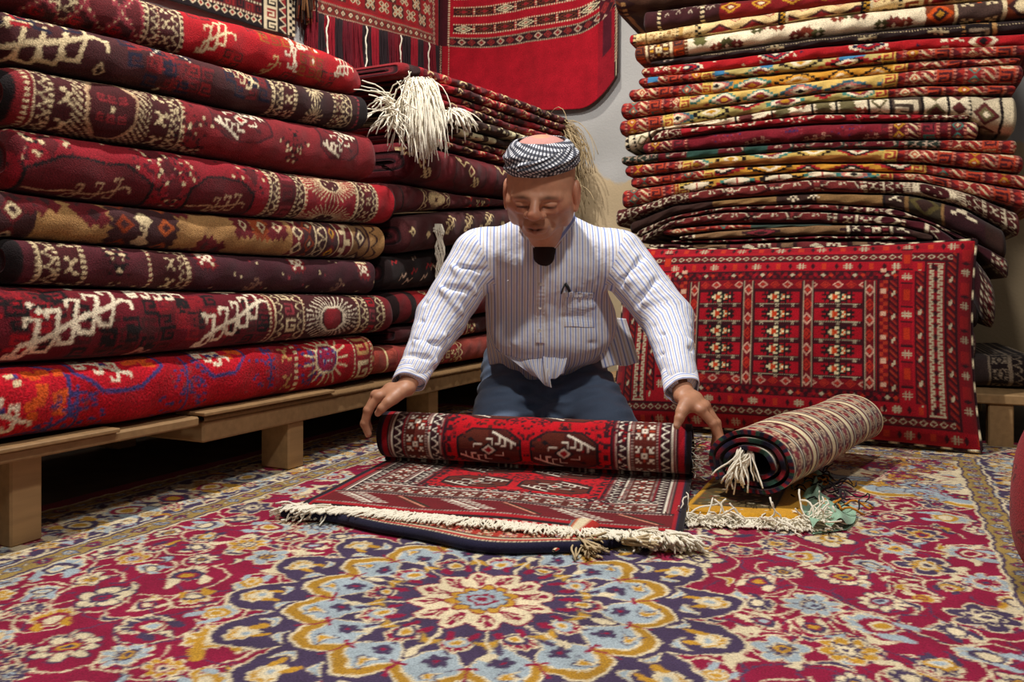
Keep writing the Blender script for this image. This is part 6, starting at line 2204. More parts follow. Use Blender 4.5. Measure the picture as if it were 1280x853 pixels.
# turned-over corner with tan fringe
mb = MB()
n1, n2 = 26, 24
g = []
gc = []
for i in range(n1):
    s_ = i / (n1 - 1)
    c0 = RL(.185 + .035 * s_, .572 - .140 * s_, .019 + .008 * s_)
    rad = .003 + .024 * s_
    for j in range(n2):
        an = j * 2 * math.pi / n2
        g.append(c0 + (AV * .98 + BV * .1) * rad * 1.25 * math.cos(an) + UP * rad * .62 * math.sin(an))
        k = (an / (2 * math.pi) * 10) % 10
        gc.append(hx('#a82a22') if k < 2 else CREAM * .9 if k < 3 else hx('#b8552c') if k < 3.6 else hx('#6c7a7a') if k < 4.2 else hx('#cfc0a0'))
mb.add(g, grid_quads(n1, n2, wrap_v=True), np.array(gc))
mb.build('turned_corner', RUGM, und, tuple(ub))
mb = MB()
rt = [RL(.215 + .02 * rn.random(), .46 + .08 * rn.random(), .020 + .012 * rn.random()) for _ in range(80)]
dr = [AV * (.7 + rn.gauss(0, .3)) + BV * (.5 + rn.gauss(0, .4)) + UP * rn.gauss(-.1, .15) for _ in range(60)]
strands(mb, rt, dr, .06, .0022, rn, .2, .05, (.8, .7, .5), 5, 4, floor=.011)
rt = [RL(.30 + .03 * rn.random(), .50 + .01 * rn.random(), .022 + .01 * rn.random()) for _ in range(50)]
dr = [AV * (.7 + rn.gauss(0, .2)) + BV * (-.1 + rn.gauss(0, .2)) + UP * .05 for _ in range(50)]
strands(mb, rt, dr, .055, .0024, rn, .1, .02, (.8, .7, .5), 5, 4, floor=.011)
mb.build('tan_fringe', TANFRINGE, und, tuple(ub))

# --- mustard rug with thick cream fringe
Q0 = np.array(W(.352, 1.708)); e1 = np.array(W(.985, -.17)); e2 = np.array(W(.43, .90)); e1 /= np.linalg.norm(e1); e2 /= np.linalg.norm(e2)
MU = lambda a, b_, z: Q0 + np.asarray(a)[..., None] * e1 + np.asarray(b_)[..., None] * e2 + np.asarray(z)[..., None] * UP
wd, ln = .262, .50
C = Cv(wd * 1000, ln * 1000, 3, hx('#c78f22'))
C.rect(20, 66, wd * 1000 - 66, ln * 1000, hx('#5c4a26'))
for k in range(200):
    C.rect(x := rn.uniform(20, 190), yv := rn.uniform(70, 480), x + rn.uniform(6, 18), yv + 6, [hx('#8c3a26'), hx('#3c3a2c'), GOLD, hx('#4c5c4c'), CREAM][rn.randrange(5)])
C.rect(20, 60, wd * 1000 - 60, 66, BLACK); C.rect(wd * 1000 - 66, 60, wd * 1000 - 60, ln * 1000, BLACK)
for x in (8, 16, 130, 180):
    C.rect(x, 40, x + 5, 44, CREAM)
na_, nb2 = 88, 166
a = np.linspace(0, wd, na_)[:, None]; b2 = np.linspace(0, ln, nb2)[None, :]
rim = np.minimum(np.minimum(a, wd - a), np.minimum(b2, ln - b2))
z = .0105 + .0165 * np.sqrt(np.clip(rim / .012, 0, 1)) + .001 * np.sin(a * 30) * np.sin(b2 * 22)
V1 = MU(a + 0 * b2, b2 + 0 * a, z); V2 = MU(a + 0 * b2, b2 + 0 * a, 0 * z + .0102)
Cc = sample(C, a * 1000 + 0 * b2, b2 * 1000 + 0 * a)
mbs_ = tuple(MU(wd / 2, ln / 2, .01))
V = np.concatenate([V1.reshape(-1, 3), V2.reshape(-1, 3)]) - np.array(mbs_)
mus = link('mustard_rug', raw_mesh('mustard_rug', V, np.concatenate([grid_quads(na_, nb2), grid_quads(na_, nb2, na_ * nb2, flip=True)]), col=np.concatenate([Cc.reshape(-1, 3)] * 2)), RUGM, None, mbs_)
tag(mus, 'mustard yellow rug with dark centre lying flat under the diagonal rolled rug', 'rug')
mb = MB(); roots = []; dirs = []
for i in range(620):
    aa = wd * rn.uniform(-.02, 1.06)
    roots.append(MU(np.array(min(max(aa, 0), wd)), np.array(rn.uniform(-.004, .006)), np.array(.013 + .007 * rn.random())))
    dirs.append(e1 * (rn.gauss(0, .8)) - e2 * 1.0 + UP * rn.gauss(.02, .12))
strands(mb, roots, dirs, .062, .0018, rn, .38, .13, (.8, .75, .6), 7, 4, floor=.0115)
roots = [MU(np.array(wd), np.array(rn.uniform(-.02, .03)), np.array(.016)) for _ in range(70)]
strands(mb, roots, [e1 * 1.0 + e2 * rn.gauss(-.1, .5) + UP * .05 for _ in range(70)], .085, .002, rn, .4, .04, (.8, .75, .6), 7, 4, floor=.0115)
mb.build('fringe', FRINGE, mus, mbs_)

# --- diagonal rolled rug
Na = np.array(W(.537, 1.775, .112)); Fa = np.array(W(1.0, 2.33, .124))
ax = Fa - Na; Ld = np.linalg.norm(ax); ax /= Ld
hzv = np.cross(ax, UP); hzv /= np.linalg.norm(hzv); upv = np.cross(hzv, ax)
C = Cv(Ld * 1000, 1400, 2.6, hx('#6c1622'))
x = 0
rq = random.Random(4)
spec = []
for rep in range(6):
    spec += [(5, 'fill', hx('#2c1218')), (5, 'fill', IVORY), (5, 'fill', hx('#2c1218')), (40, 'mot'), (5, 'fill', hx('#2c1218')), (5, 'fill', IVORY), (5, 'fill', hx('#2c1218')), (40, 'mot'), (5, 'fill', hx('#2c1218')), (6, 'fill', hx('#7c1622')), (21, 'fill', hx('#f0e0b4')), (6, 'fill', hx('#7c1622'))]
for w_, k_, *c_ in spec:
    if k_ == 'fill':
        C.band(x, w_, 'fill', c_)
    else:
        C.rect(x, 0, x + w_, 1400, hx('#d2b492'))
        yv = 0
        j = 0
        while yv < 1400:
            C.hooks(x + w_ / 2, yv, 3.6, [hx('#8c1826'), hx('#3c1418'), hx('#7c1a2a')][j % 3:] + [hx('#8c1826')], 1, 1); C.rect(x, yv + 14, x + w_, yv + 18, hx('#7c1824'))
            C.dia(x + w_ / 2, yv + 24, 15, 11, hx('#8c1826')); C.dia(x + 6, yv + 10, 6, 10, hx('#5c1420')); C.dia(x + w_ - 6, yv + 12, 6, 10, hx('#5c1420'))
            yv += 40; j += 1
    x += w_
C.a *= 1.0
phs = np.concatenate([np.linspace(0, 2 * math.pi * 1.05, 190), np.linspace(2 * math.pi * 1.05, 2 * math.pi * 3.2, 90)[1:]])
phd = phs + 2.5                      # where the free edge of the sheet starts
Rf = 1 - .20 * phs / (2 * math.pi)
# hollow, flattened and slightly sagging
hx_, hz_ = .106, .083
sx_ = np.cos(-phd) * Rf; sz_ = np.sin(-phd) * Rf
thk = .010
fl_ = lambda s: np.where(s < 0, s * (1 - .10 * np.abs(s)), s)
nL = int(Ld / .003)
l = np.linspace(0, Ld, nL)[:, None]
ends = .010 * np.sin(phs * .8)[None, :] + .004 * np.sin(phs * 5)[None, :]
lj = l + (ends) * (1 - l / Ld) ** 4
grow = 1 + .03 * np.sin(l * 9) - .06 * (l / Ld)
lump = 1 + .02 * np.sin(l * 14 + phs[None, :] * 2)


def DP(Rs):
    X = sx_[None, :] * hx_ * Rs * grow * lump; Z = fl_(sz_)[None, :] * hz_ * Rs * grow * lump
    return Na + lj[..., None] * ax + X[..., None] * hzv + Z[..., None] * upv


Po = DP(1.0)
rad = np.hypot(sx_ * hx_, sz_ * hz_)
Pi = DP((1 - thk / rad)[None, :])
yy = np.concatenate([[0], np.cumsum(np.hypot(np.diff(sx_ * hx_), np.diff(sz_ * hz_)))]) * 1000
Cg = sample(C, np.clip(lj, 0, Ld) * 1000, yy[None, :] + 0 * l)
npz = len(phs)
V = np.concatenate([Po, Pi[:, ::-1]], 1); Cc = np.concatenate([Cg, np.broadcast_to(hx('#33161c'), Cg.shape)], 1)
ed = np.array([[NAVY, hx('#8c1a26'), hx('#2c4a3c'), NAVY, hx('#6c1420')][(k // 3) % 5] for k in range(npz)])
Cc[:2, :npz] = ed[None]
Q = [grid_quads(nL, 2 * npz, wrap_v=True, flip=False)]
off = nL * 2 * npz
VE = []; CE = []
for e, fl in ((0, False), (nL - 1, True)):
    i = np.arange(npz - 1)
    VE.append(V[e].copy()); CE.append(np.concatenate([ed, ed[::-1] * .5]))
    qq = np.stack([off + i, off + i + 1, off + 2 * npz - 2 - i, off + 2 * npz - 1 - i], -1)
    Q.append(qq[:, ::-1] if fl else qq); off += 2 * npz
V = np.concatenate([V.reshape(-1, 3)] + VE); Cc = np.concatenate([Cc.reshape(-1, 3)] + CE)
db = np.array([*(Na + Fa)[:2] / 2, .03])
dro = link('rolled_rug', raw_mesh('rolled_rug', V - db, np.concatenate(Q), col=Cc), RUGM, None, tuple(db))
tag(dro, 'cream and maroon banded rolled rug lying diagonally in front of the big cushion', 'rolled rug')
mb = MB()
tip = Na - ax * .004 - hzv * .012 + upv * .028
rt = [tip + hzv * rn.gauss(0, .012) + upv * rn.gauss(0, .006) for _ in range(34)]
dr = [-hzv * rn.gauss(.25, .35) - UP * 1.0 - ax * abs(rn.gauss(.35, .2)) for _ in range(34)]
strands(mb, rt, dr, .085, .0019, rn, .2, .05, (.8, .75, .6), 6, 4, floor=.034)
mb.build('fringe', FRINGE, dro, tuple(db))

# --- crumpled green cloth with tangled yarn
gb = np.array(W(.70, 1.80, .009))
nA, nB = 40, 90
a = np.linspace(-1, 1, nA)[:, None]; b2 = np.linspace(0, 1, nB)[None, :]
gx = .648 + .135 * b2 + .040 * a * (1 + .5 * np.sin(b2 * 7)) + .012 * np.sin(b2 * 9)
gy = 1.615 + .46 * b2 + .014 * a
gz = .013 + .012 * np.sin(a * 2.6 + 1.6 * np.sin(b2 * 5)) ** 2 + .007 * np.sin(b2 * 11 + a * 2) ** 2 + .008 * (1 - a * a)
X, Y, _ = W(gx, gy)
P = np.stack([X, Y, gz], -1); Pb2 = P.copy(); Pb2[..., 2] = .0102
V = np.concatenate([P.reshape(-1, 3), Pb2.reshape(-1, 3)]) - gb
grn = link('green_cloth', raw_mesh('green_cloth', V, np.concatenate([grid_quads(nA, nB), grid_quads(nA, nB, nA * nB, flip=True)]), col=np.broadcast_to(hx('#8fb096'), (len(V), 3))), FLAT, None, tuple(gb))
tag(grn, 'crumpled pale green cloth beside the mustard rug, tangled with yarn', 'cloth')
for nm, n_, c_, spread in (('dark_yarn', 16, hx('#231a20'), .07), ('orange_yarn', 5, hx('#c07a24'), .05), ('green_yarn', 1, hx('#4c7058'), .02)):
    mb = MB()
    for i in range(n_):
        t = rn.uniform(.15, .95)
        q = np.array(W(.665 + .135 * t + rn.gauss(.012, spread * .45), 1.615 + .46 * t + rn.gauss(0, .03), .035))
        an = rn.uniform(0, 6.28); pts = []
        cvx = rn.uniform(-.6, .6)
        for k in range(14):
            an += cvx + rn.gauss(0, .35)
            q = q + np.array([math.cos(an), math.sin(an), 0]) * .011
            pts.append([q[0], q[1], .020 + .016 * math.sin(k * .5 + i) ** 2])
        mb.tube(pts, .0018 if nm != 'orange_yarn' else .0026, c_, 4)
        if nm == 'orange_yarn':
            mb.build(nm, FLAT, grn, tuple(gb)); mb = MB()
    if mb.V:
        mb.build(nm, FLAT, grn, tuple(gb))

# --- bolster at the right edge, nearest to the viewer
bc = np.array(W(1.045, 1.22, 0))
n1, n2 = 380, 260
C = Cv(900, 800, 5, hx('#8c2026'))
for k in range(90):
    C.loz(rn.uniform(0, 900), rn.uniform(0, 800), rn.uniform(16, 44), rn.uniform(16, 50), [hx('#4c1418'), hx('#b04a3a'), hx('#2c1c1c'), hx('#8c2026')])
for k in range(7):
    C.plines([(110 + 8 * math.sin(k), 40 + k * 90), (118, 84 + k * 90), (108, 130 + k * 90)], 7, hx('#c89a80'))
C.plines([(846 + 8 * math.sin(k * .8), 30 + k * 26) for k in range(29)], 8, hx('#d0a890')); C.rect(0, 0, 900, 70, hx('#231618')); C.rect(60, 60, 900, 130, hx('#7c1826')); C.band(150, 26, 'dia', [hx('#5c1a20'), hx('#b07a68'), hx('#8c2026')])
u = np.linspace(0, 2 * math.pi, n1, endpoint=False)[:, None]; v = np.linspace(-math.pi / 2, math.pi / 2, n2)[None, :]
se = lambda w, e: np.sign(w) * np.abs(w) ** e
X = .245 * se(np.cos(u), .6) * se(np.cos(v), .45); Yd = .15 * se(np.sin(u), .8) * se(np.cos(v), .5); Z = .17 + .165 * se(np.sin(v), .55) + 0 * u
X = X + .20 * (Z - .14) * np.clip((Z - .1) / .3, 0, 1) * 1.2
Xw = bc[0] + CY * X - SY * Yd; Yw = bc[1] + SY * X + CY * Yd
P = np.stack([Xw, Yw, Z + .009], -1)
# the pattern runs along the outline, starting from the left flank
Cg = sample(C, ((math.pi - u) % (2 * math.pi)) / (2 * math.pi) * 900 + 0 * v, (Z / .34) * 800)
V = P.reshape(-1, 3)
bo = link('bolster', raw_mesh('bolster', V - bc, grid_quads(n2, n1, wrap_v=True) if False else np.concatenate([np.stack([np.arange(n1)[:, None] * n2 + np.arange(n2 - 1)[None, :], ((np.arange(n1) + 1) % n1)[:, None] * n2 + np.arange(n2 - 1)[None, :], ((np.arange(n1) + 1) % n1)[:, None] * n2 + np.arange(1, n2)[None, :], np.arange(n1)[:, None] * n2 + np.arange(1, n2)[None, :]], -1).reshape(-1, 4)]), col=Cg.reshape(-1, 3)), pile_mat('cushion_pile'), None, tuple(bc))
tag(bo, 'faded red patterned bolster standing at the right edge of the photo, nearest the viewer', 'bolster')

# ------------------------------------------------------------------ distance-field modelling of the man
class SDF:
    def __init__(s, lo, hi, h):
        s.lo = np.array(lo, float); s.h = h
        s.n = np.ceil((np.array(hi) - s.lo) / h).astype(int) + 1
        s.f = np.full(tuple(s.n), 1.0, np.float32)

    def sub(s, a, b):
        i0 = np.maximum(np.floor((np.array(a) - s.lo) / s.h).astype(int), 0)
        i1 = np.minimum(np.ceil((np.array(b) - s.lo) / s.h).astype(int) + 1, s.n)
        if (i1 <= i0).any():
            return None
        sl = tuple(slice(p, q) for p, q in zip(i0, i1))
        g = [(s.lo[k] + np.arange(i0[k], i1[k]) * s.h).astype(np.float32) for k in range(3)]
        return sl, g[0][:, None, None], g[1][None, :, None], g[2][None, None, :]

    def put(s, sl, d, k, op='u'):
        f = s.f[sl]
        if op == 'u':
            if k > 0:
                h = np.maximum(k - np.abs(f - d), 0) / k
                s.f[sl] = np.minimum(f, d) - h * h * k * .25
            else:
                s.f[sl] = np.minimum(f, d)
        else:                       # subtract
            d = -d
            if k > 0:
                h = np.maximum(k - np.abs(f - d), 0) / k
                s.f[sl] = np.maximum(f, d) + h * h * k * .25
            else:
                s.f[sl] = np.maximum(f, d)

    def cap(s, a, b, ra, rb, k=.01, op='u', flat=None):
        a = np.array(a, float); b = np.array(b, float)
        m = max(ra, rb) + 2.5 * k + .02
        r = s.sub(np.minimum(a, b) - m, np.maximum(a, b) + m)
        if r is None:
            return
        sl, X, Y, Z = r
        ab = b - a; L2 = float(ab @ ab) + 1e-12
        t = np.clip(((X - a[0]) * ab[0] + (Y - a[1]) * ab[1] + (Z - a[2]) * ab[2]) / L2, 0, 1)
        dx, dy, dz = X - a[0] - t * ab[0], Y - a[1] - t * ab[1], Z - a[2] - t * ab[2]
        if flat is not None:        # squash along a direction: (vector, factor)
            fv, ff = np.array(flat[0], float), flat[1]
            fv = fv / np.linalg.norm(fv)
            c = dx * fv[0] + dy * fv[1] + dz * fv[2]
            d2 = dx * dx + dy * dy + dz * dz + c * c * (ff * ff - 1)
        else:
            d2 = dx * dx + dy * dy + dz * dz
        s.put(sl, (np.sqrt(d2) - (ra + (rb - ra) * t)).astype(np.float32), k, op)

    def ell(s, c, r, k=.01, M=None, op='u'):
        c = np.array(c, float); r = np.array(r, float)
        m = float(r.max()) + 2.5 * k + .02
        q = s.sub(c - m, c + m)
        if q is None:
            return
        sl, X, Y, Z = q
        X = X - c[0]; Y = Y - c[1]; Z = Z - c[2]
        if M is None:
            u, v, w = X / r[0], Y / r[1], Z / r[2]
        else:                       # rows of M: local axes
            u = (X * M[0, 0] + Y * M[0, 1] + Z * M[0, 2]) / r[0]
            v = (X * M[1, 0] + Y * M[1, 1] + Z * M[1, 2]) / r[1]
            w = (X * M[2, 0] + Y * M[2, 1] + Z * M[2, 2]) / r[2]
        k0 = np.sqrt(u * u + v * v + w * w)
        k1 = np.sqrt((u / r[0]) ** 2 + (v / r[1]) ** 2 + (w / r[2]) ** 2) + 1e-9
        d = np.where(k0 > 1e-4, k0 * (k0 - 1) / k1, -float(r.min()))
        s.put(sl, d.astype(np.float32), k, op)

    def coords(s):
        g = [(s.lo[k] + np.arange(s.n[k]) * s.h).astype(np.float32) for k in range(3)]
        return g[0][:, None, None], g[1][None, :, None], g[2][None, None, :]

    def mesh(s):
        """naive surface nets"""
        f = s.f
        n = np.array(f.shape)
        ins = f < 0
        c = [ins[i:n[0] - 1 + i, j:n[1] - 1 + j, k:n[2] - 1 + k] for i in (0, 1) for j in (0, 1) for k in (0, 1)]
        any_ = np.logical_or.reduce(c); all_ = np.logical_and.reduce(c)
        act = np.argwhere(any_ & ~all_)
        idx = -np.ones(tuple(n - 1), np.int32)
        idx[act[:, 0], act[:, 1], act[:, 2]] = np.arange(len(act))
        acc = np.zeros((len(act), 3)); cnt = np.zeros(len(act))
        cor = [(i, j, k) for i in (0, 1) for j in (0, 1) for k in (0, 1)]
        val = {q: f[act[:, 0] + q[0], act[:, 1] + q[1], act[:, 2] + q[2]] for q in cor}
        for a in cor:
            for d in range(3):
                if a[d] == 0:
                    b = list(a); b[d] = 1; b = tuple(b)
                    fa, fb = val[a], val[b]
                    m = (fa < 0) != (fb < 0)
                    t = np.where(m, fa / (fa - fb + 1e-12), 0)
                    p = np.array(a, float)[None, :].repeat(len(act), 0); p[:, d] = t
                    acc[m] += p[m]; cnt[m] += 1
        V = s.lo + (act + acc / np.maximum(cnt, 1)[:, None]) * s.h
        Q = []
        for d in range(3):
            e1, e2 = (d + 1) % 3, (d + 2) % 3
            sh = [slice(None)] * 3; sh2 = [slice(None)] * 3
            sh[d] = slice(0, n[d] - 1); sh2[d] = slice(1, n[d])
            A = ins[tuple(sh)]; B = ins[tuple(sh2)]
            for sg in (True, False):
                e = np.argwhere(A & ~B if sg else ~A & B)
                e = e[(e[:, e1] > 0) & (e[:, e2] > 0) & (e[:, e1] < n[e1] - 1) & (e[:, e2] < n[e2] - 1)]
                if not len(e):
                    continue
                def at(o1, o2):
                    q = e.copy(); q[:, e1] += o1; q[:, e2] += o2
                    return idx[q[:, 0], q[:, 1], q[:, 2]]
                qd = np.stack([at(-1, -1), at(0, -1), at(0, 0), at(-1, 0)], -1)
                Q.append(qd if sg else qd[:, ::-1])
        return V, np.concatenate(Q)


def to_world(V):
    """camera aligned coordinates -> room"""
    V = np.asarray(V, float)
    return np.stack([CY * V[:, 0] - SY * V[:, 1], SY * V[:, 0] + CY * V[:, 1], V[:, 2]], -1)


def catmull(pts, n):
    pts = np.array(pts, float)
    P = np.concatenate([[2 * pts[0] - pts[1]], pts, [2 * pts[-1] - pts[-2]]])
    out = []
    for i in range(1, len(P) - 2):
        for t in np.linspace(0, 1, n, endpoint=False):
            a, b, c, d = P[i - 1:i + 3]
            out.append(.5 * (2 * b + (c - a) * t + (2 * a - 5 * b + 4 * c - d) * t * t + (3 * b - a - 3 * c + d) * t ** 3))
    out.append(pts[-1])
    return np.array(out)


MAN = np.array(W(.10, 2.50, .009))
person = empty('person', tuple(MAN), 'kneeling man in a blue striped shirt and checked head wrap bending over the rug roll', 'person')

# joints in camera aligned coordinates (right, depth, up)
HEADC = np.array([.078, 2.14, .7745])
tau, psi, rol = math.radians(22), math.radians(11), math.radians(-3)
fwd = np.array([-math.sin(psi) * math.cos(tau), -math.cos(psi) * math.cos(tau), -math.sin(tau)])
upH = np.array([-math.sin(psi) * math.sin(tau), -math.cos(psi) * math.sin(tau), math.cos(tau)])
rgt = np.cross(fwd, upH)
if rgt[0] < 0:
    rgt = -rgt
c_, s_ = math.cos(rol), math.sin(rol)
rgt, upH = c_ * rgt + s_ * upH, c_ * upH - s_ * rgt
HM = np.stack([rgt, fwd, upH])          # rows: local axes
HS = 1.12


def Hd(a, b, e):
    return HEADC + HS * (a * rgt + b * fwd + e * upH)


SHL, SHR = np.array([-.095, 2.315, .605]), np.array([.312, 2.320, .602])
ELL, ELR = np.array([-.205, 2.285, .425]), np.array([.438, 2.235, .425])
WRL, WRR = np.array([-.278, 2.125, .255]), np.array([.428, 1.985, .252])
NECK = np.array([.100, 2.262, .695])

# ---- head
hd = SDF(HEADC - np.array([.17, .19, .21]), HEADC + np.array([.17, .26, .20]), .0021)
E = lambda a, b, e, r, k=.012, op='u': hd.ell(Hd(a, b, e), np.array(r) * HS, k, HM, op)
K = lambda p, q, ra, rb, k=.008, op='u': hd.cap(Hd(*p), Hd(*q), ra * HS, rb * HS, k, op)
E(0, -.012, .048, (.081, .096, .082), .02)            # skull
E(0, .012, .014, (.077, .078, .077), .02)             # mid face
E(0, .032, -.048, (.060, .053, .053), .03)            # jaw
E(0, .060, -.084, (.032, .022, .020), .024)           # chin
for sg in (-1, 1):
    E(sg * .050, .040, -.018, (.028, .030, .028), .02)    # cheek
    E(sg * .060, .008, -.050, (.020, .038, .034), .02)    # jaw corner
    K((sg * .012, .088, .006), (sg * .050, .070, .004), .0095, .008, .014)    # brow ridge
    E(sg * .031, .097, -.013, (.020, .017, .0125), .008, 's')       # socket
    E(sg * .031, .0730, -.0145, (.0155, .0140, .0130), .003)         # eyeball under the lid
    K((sg * .016, .0860, -.009), (sg * .046, .0780, -.012), .0034, .0032, .004)   # upper lid
    K((sg * .018, .0845, -.0225), (sg * .044, .0775, -.022), .0026, .0024, .005)   # lower lid
    K((sg * .020, .085, -.031), (sg * .044, .074, -.030), .004, .004, .008)      # bag
    E(sg * .0170, .098, -.034, (.0105, .011, .0088), .006)         # nostril wing
    K((sg * .026, .090, -.040), (sg * .039, .068, -.070), .004, .004, .008, 's')   # fold
    # ear
    ec = Hd(sg * .081, -.012, -.010)
    hd.ell(ec + HS * sg * .004 * rgt, np.array([.011, .023, .035]) * HS, .006, HM)
    hd.ell(Hd(sg * .096, -.008, -.008), np.array([.007, .012, .020]) * HS, .004, HM, 's')
    K((sg * .083, -.018, .016), (sg * .090, -.030, -.002), .005, .0045, .004)
    K((sg * .084, -.002, -.038), (sg * .084, .000, -.044), .008, .007, .006)
K((0, .087, .004), (0, .114, -.024), .0095, .0120, .010)      # nose bridge
E(0, .114, -.030, (.0170, .0140, .0130), .008)                 # nose tip
for sg in (-1, 1):
    E(sg * .0080, .112, -.0415, (.0045, .006, .004), .003, 's')
E(0, .082, -.062, (.029, .014, .018), .016)                    # muzzle
K((-.022, .086, -.0635), (0, .0985, -.0620), .0044, .0060, .005); K((.022, .086, -.0635), (0, .0985, -.0620), .0044, .0060, .005)
K((-.019, .085, -.074), (0, .0945, -.0755), .0048, .0072, .005); K((.019, .085, -.074), (0, .0945, -.0755), .0048, .0072, .005)
K((-.022, .096, -.0685), (.022, .096, -.0685), .0022, .0022, .003, 's')
for k in range(0):
    K((-.045, .083 - k * .001, .026 + k * .010), (.045, .083 - k * .001, .026 + k * .010), .0012, .0012, .006, 's')
hd.cap(Hd(0, -.035, -.030), NECK + np.array([0, .02, -.02]), .058, .062, .03)
hd.cap(Hd(0, -.005, -.070), NECK + np.array([-.004, .0, -.06]), .040, .045, .03)
V, Q = hd.mesh()
L_ = (V - HEADC) @ HM.T / HS
skin = hx('#cd9373')
col = np.broadcast_to(skin, V.shape).copy()


def tint(c, m):
    m = np.clip(m, 0, 1)[:, None]
    col[:] = col * (1 - m) + np.array(c) * m


g = lambda a, b, e, ra, rb, re: np.exp(-(((L_[:, 0] - a) / ra) ** 2 + ((L_[:, 1] - b) / rb) ** 2 + ((L_[:, 2] - e) / re) ** 2))
tint(hx('#b86a50'), .7 * g(0, .115, -.030, .022, .02, .02))
for sg in (-1, 1):
    tint(hx('#b9705a'), .55 * g(sg * .047, .06, -.026, .025, .04, .022))
    tint(hx('#c0705a'), .6 * g(sg * .085, -.012, -.01, .012, .03, .04))
    bx, by = np.abs(L_[:, 0] - sg * .031), L_[:, 2] - (.0065 - .12 * np.abs(np.abs(L_[:, 0]) - .028))
    tint(hx('#5a4436'), .9 * (np.clip(1 - bx / .023, 0, 1) ** .5) * np.exp(-(by / .0050) ** 2) * (L_[:, 1] > .05))
    ey = L_[:, 2] - (-.0178 - .05 * np.abs(L_[:, 0] - sg * .031))
    tint(hx('#1c100c'), .95 * (np.clip(1 - bx / .017, 0, 1) ** .4) * np.exp(-(ey / .0032) ** 4) * (L_[:, 1] > .05))
lipm = np.exp(-((L_[:, 0]) / .019) ** 4) * np.exp(-((L_[:, 2] + .0695) / .0095) ** 4) * (L_[:, 1] > .078)
tint(hx('#94523f'), .8 * lipm)
tint(hx('#3c1c16'), .9 * np.exp(-((L_[:, 0]) / .020) ** 6) * np.exp(-((L_[:, 2] + .0685) / .0024) ** 2) * (L_[:, 1] > .07))
tint(hx('#8f7460'), .28 * (L_[:, 2] < -.035) * (L_[:, 1] > .01) * (1 - lipm))
headV, headQ, headC = V, Q, col

# ---- hands
hands = []


def hand(wr, elbow, mcp, fingers, thumb, palm_n, lo, hi):
    s = SDF(lo, hi, .0019)
    d = (np.array(wr) - np.array(elbow)); d /= np.linalg.norm(d)
    wr = np.array(wr)
    s.cap(wr - d * .10, wr + d * .012, .029, .0255, .01, flat=(palm_n, 1.22))
    mids = np.array(mcp)
    for i, m in enumerate(mids):
        root = wr + d * .018 + (m - mids.mean(0)) * .55
        s.cap(root, m, .0185, .0130, .014, flat=(palm_n, 1.12))
    for a, b in zip(mids, mids[1:]):
        s.cap(a, b, .0118, .0112, .008)
        s.cap(wr + (a - wr) * .55, wr + (b - wr) * .55, .0155, .0155, .012)
    for m, f in zip(mids, fingers):
        pts = [m] + [np.array(q) for q in f]
        rs = [.0118, .0106, .0097, .0084][:len(pts)]
        for a, b, ra, rb in zip(pts, pts[1:], rs, rs[1:]):
            s.cap(a, b, ra, rb, .003)
        for q, r_ in zip(pts[1:-1], rs[1:]):
            s.ell(q, (r_ * 1.01,) * 3, .004)
    tp = [np.array(q) for q in thumb]
    for a, b, ra, rb, k in zip(tp, tp[1:], [.018, .0135, .0115], [.0132, .0115, .0088], [.016, .006, .004]):
        s.cap(a, b, ra, rb, k)
    # web between thumb and index
    s.cap((tp[0] * .5 + tp[1] * .5), mids[0] * .6 + wr * .4, .0105, .0125, .016)
    Vh, Qh = s.mesh()
    c = np.broadcast_to(hx('#b98465'), Vh.shape).copy()

    def tn(p, r, colr, a):
        m = a * np.exp(-(np.linalg.norm(Vh - p, axis=1) / r) ** 2)[:, None]
        c[:] = c * (1 - m) + colr * m
    for m, f in zip(mids, fingers):
        tn(m, .012, hx('#a8664c'), .5)
        for q in f[:-1]:
            tn(np.array(q), .009, hx('#a3624a'), .6)
        tn(np.array(f[-1]), .008, hx('#d0a088'), .6)
    tn(tp[-1], .010, hx('#d8ac94'), .7); tn(tp[2], .01, hx('#a8664c'), .4)
    hands.append((Vh, Qh, c))


# his right hand (left in the photo): fingers down over the end of the roll, thumb on top
mL = [(-.352, 2.087, .224), (-.362, 2.106, .225), (-.366, 2.126, .221), (-.364, 2.145, .214)]
fL = [[(-.378, 2.082, .188), (-.388, 2.086, .154), (-.378, 2.090, .126)],
      [(-.383, 2.101, .186), (-.393, 2.104, .149), (-.383, 2.108, .120)],
      [(-.387, 2.120, .183), (-.396, 2.123, .148), (-.386, 2.126, .121)],
      [(-.386, 2.138, .180), (-.394, 2.141, .152), (-.385, 2.143, .130)]]
tL = [(-.298, 2.078, .232), (-.322, 2.056, .213), (-.337, 2.052, .198), (-.349, 2.060, .184)]
hand(WRL, ELL, mL, fL, tL, (.35, -.2, .9), (-.44, 1.99, .09), (-.20, 2.27, .37))
# his left hand (right in the photo)
mR = [(.455, 1.912, .215), (.468, 1.931, .219), (.475, 1.951, .219), (.476, 1.971, .214)]
fR = [[(.484, 1.906, .182), (.499, 1.902, .148), (.490, 1.906, .121)],
      [(.496, 1.924, .180), (.507, 1.921, .141), (.497, 1.922, .110)],
      [(.502, 1.945, .178), (.510, 1.942, .141), (.501, 1.942, .112)],
      [(.500, 1.967, .176), (.507, 1.964, .144), (.500, 1.963, .119)]]
tR = [(.425, 1.925, .228), (.407, 1.902, .211), (.400, 1.893, .197), (.393, 1.888, .181)]
hand(WRR, ELR, mR, fR, tR, (-.35, -.2, .9), (.33, 1.82, .09), (.58, 2.16, .37))

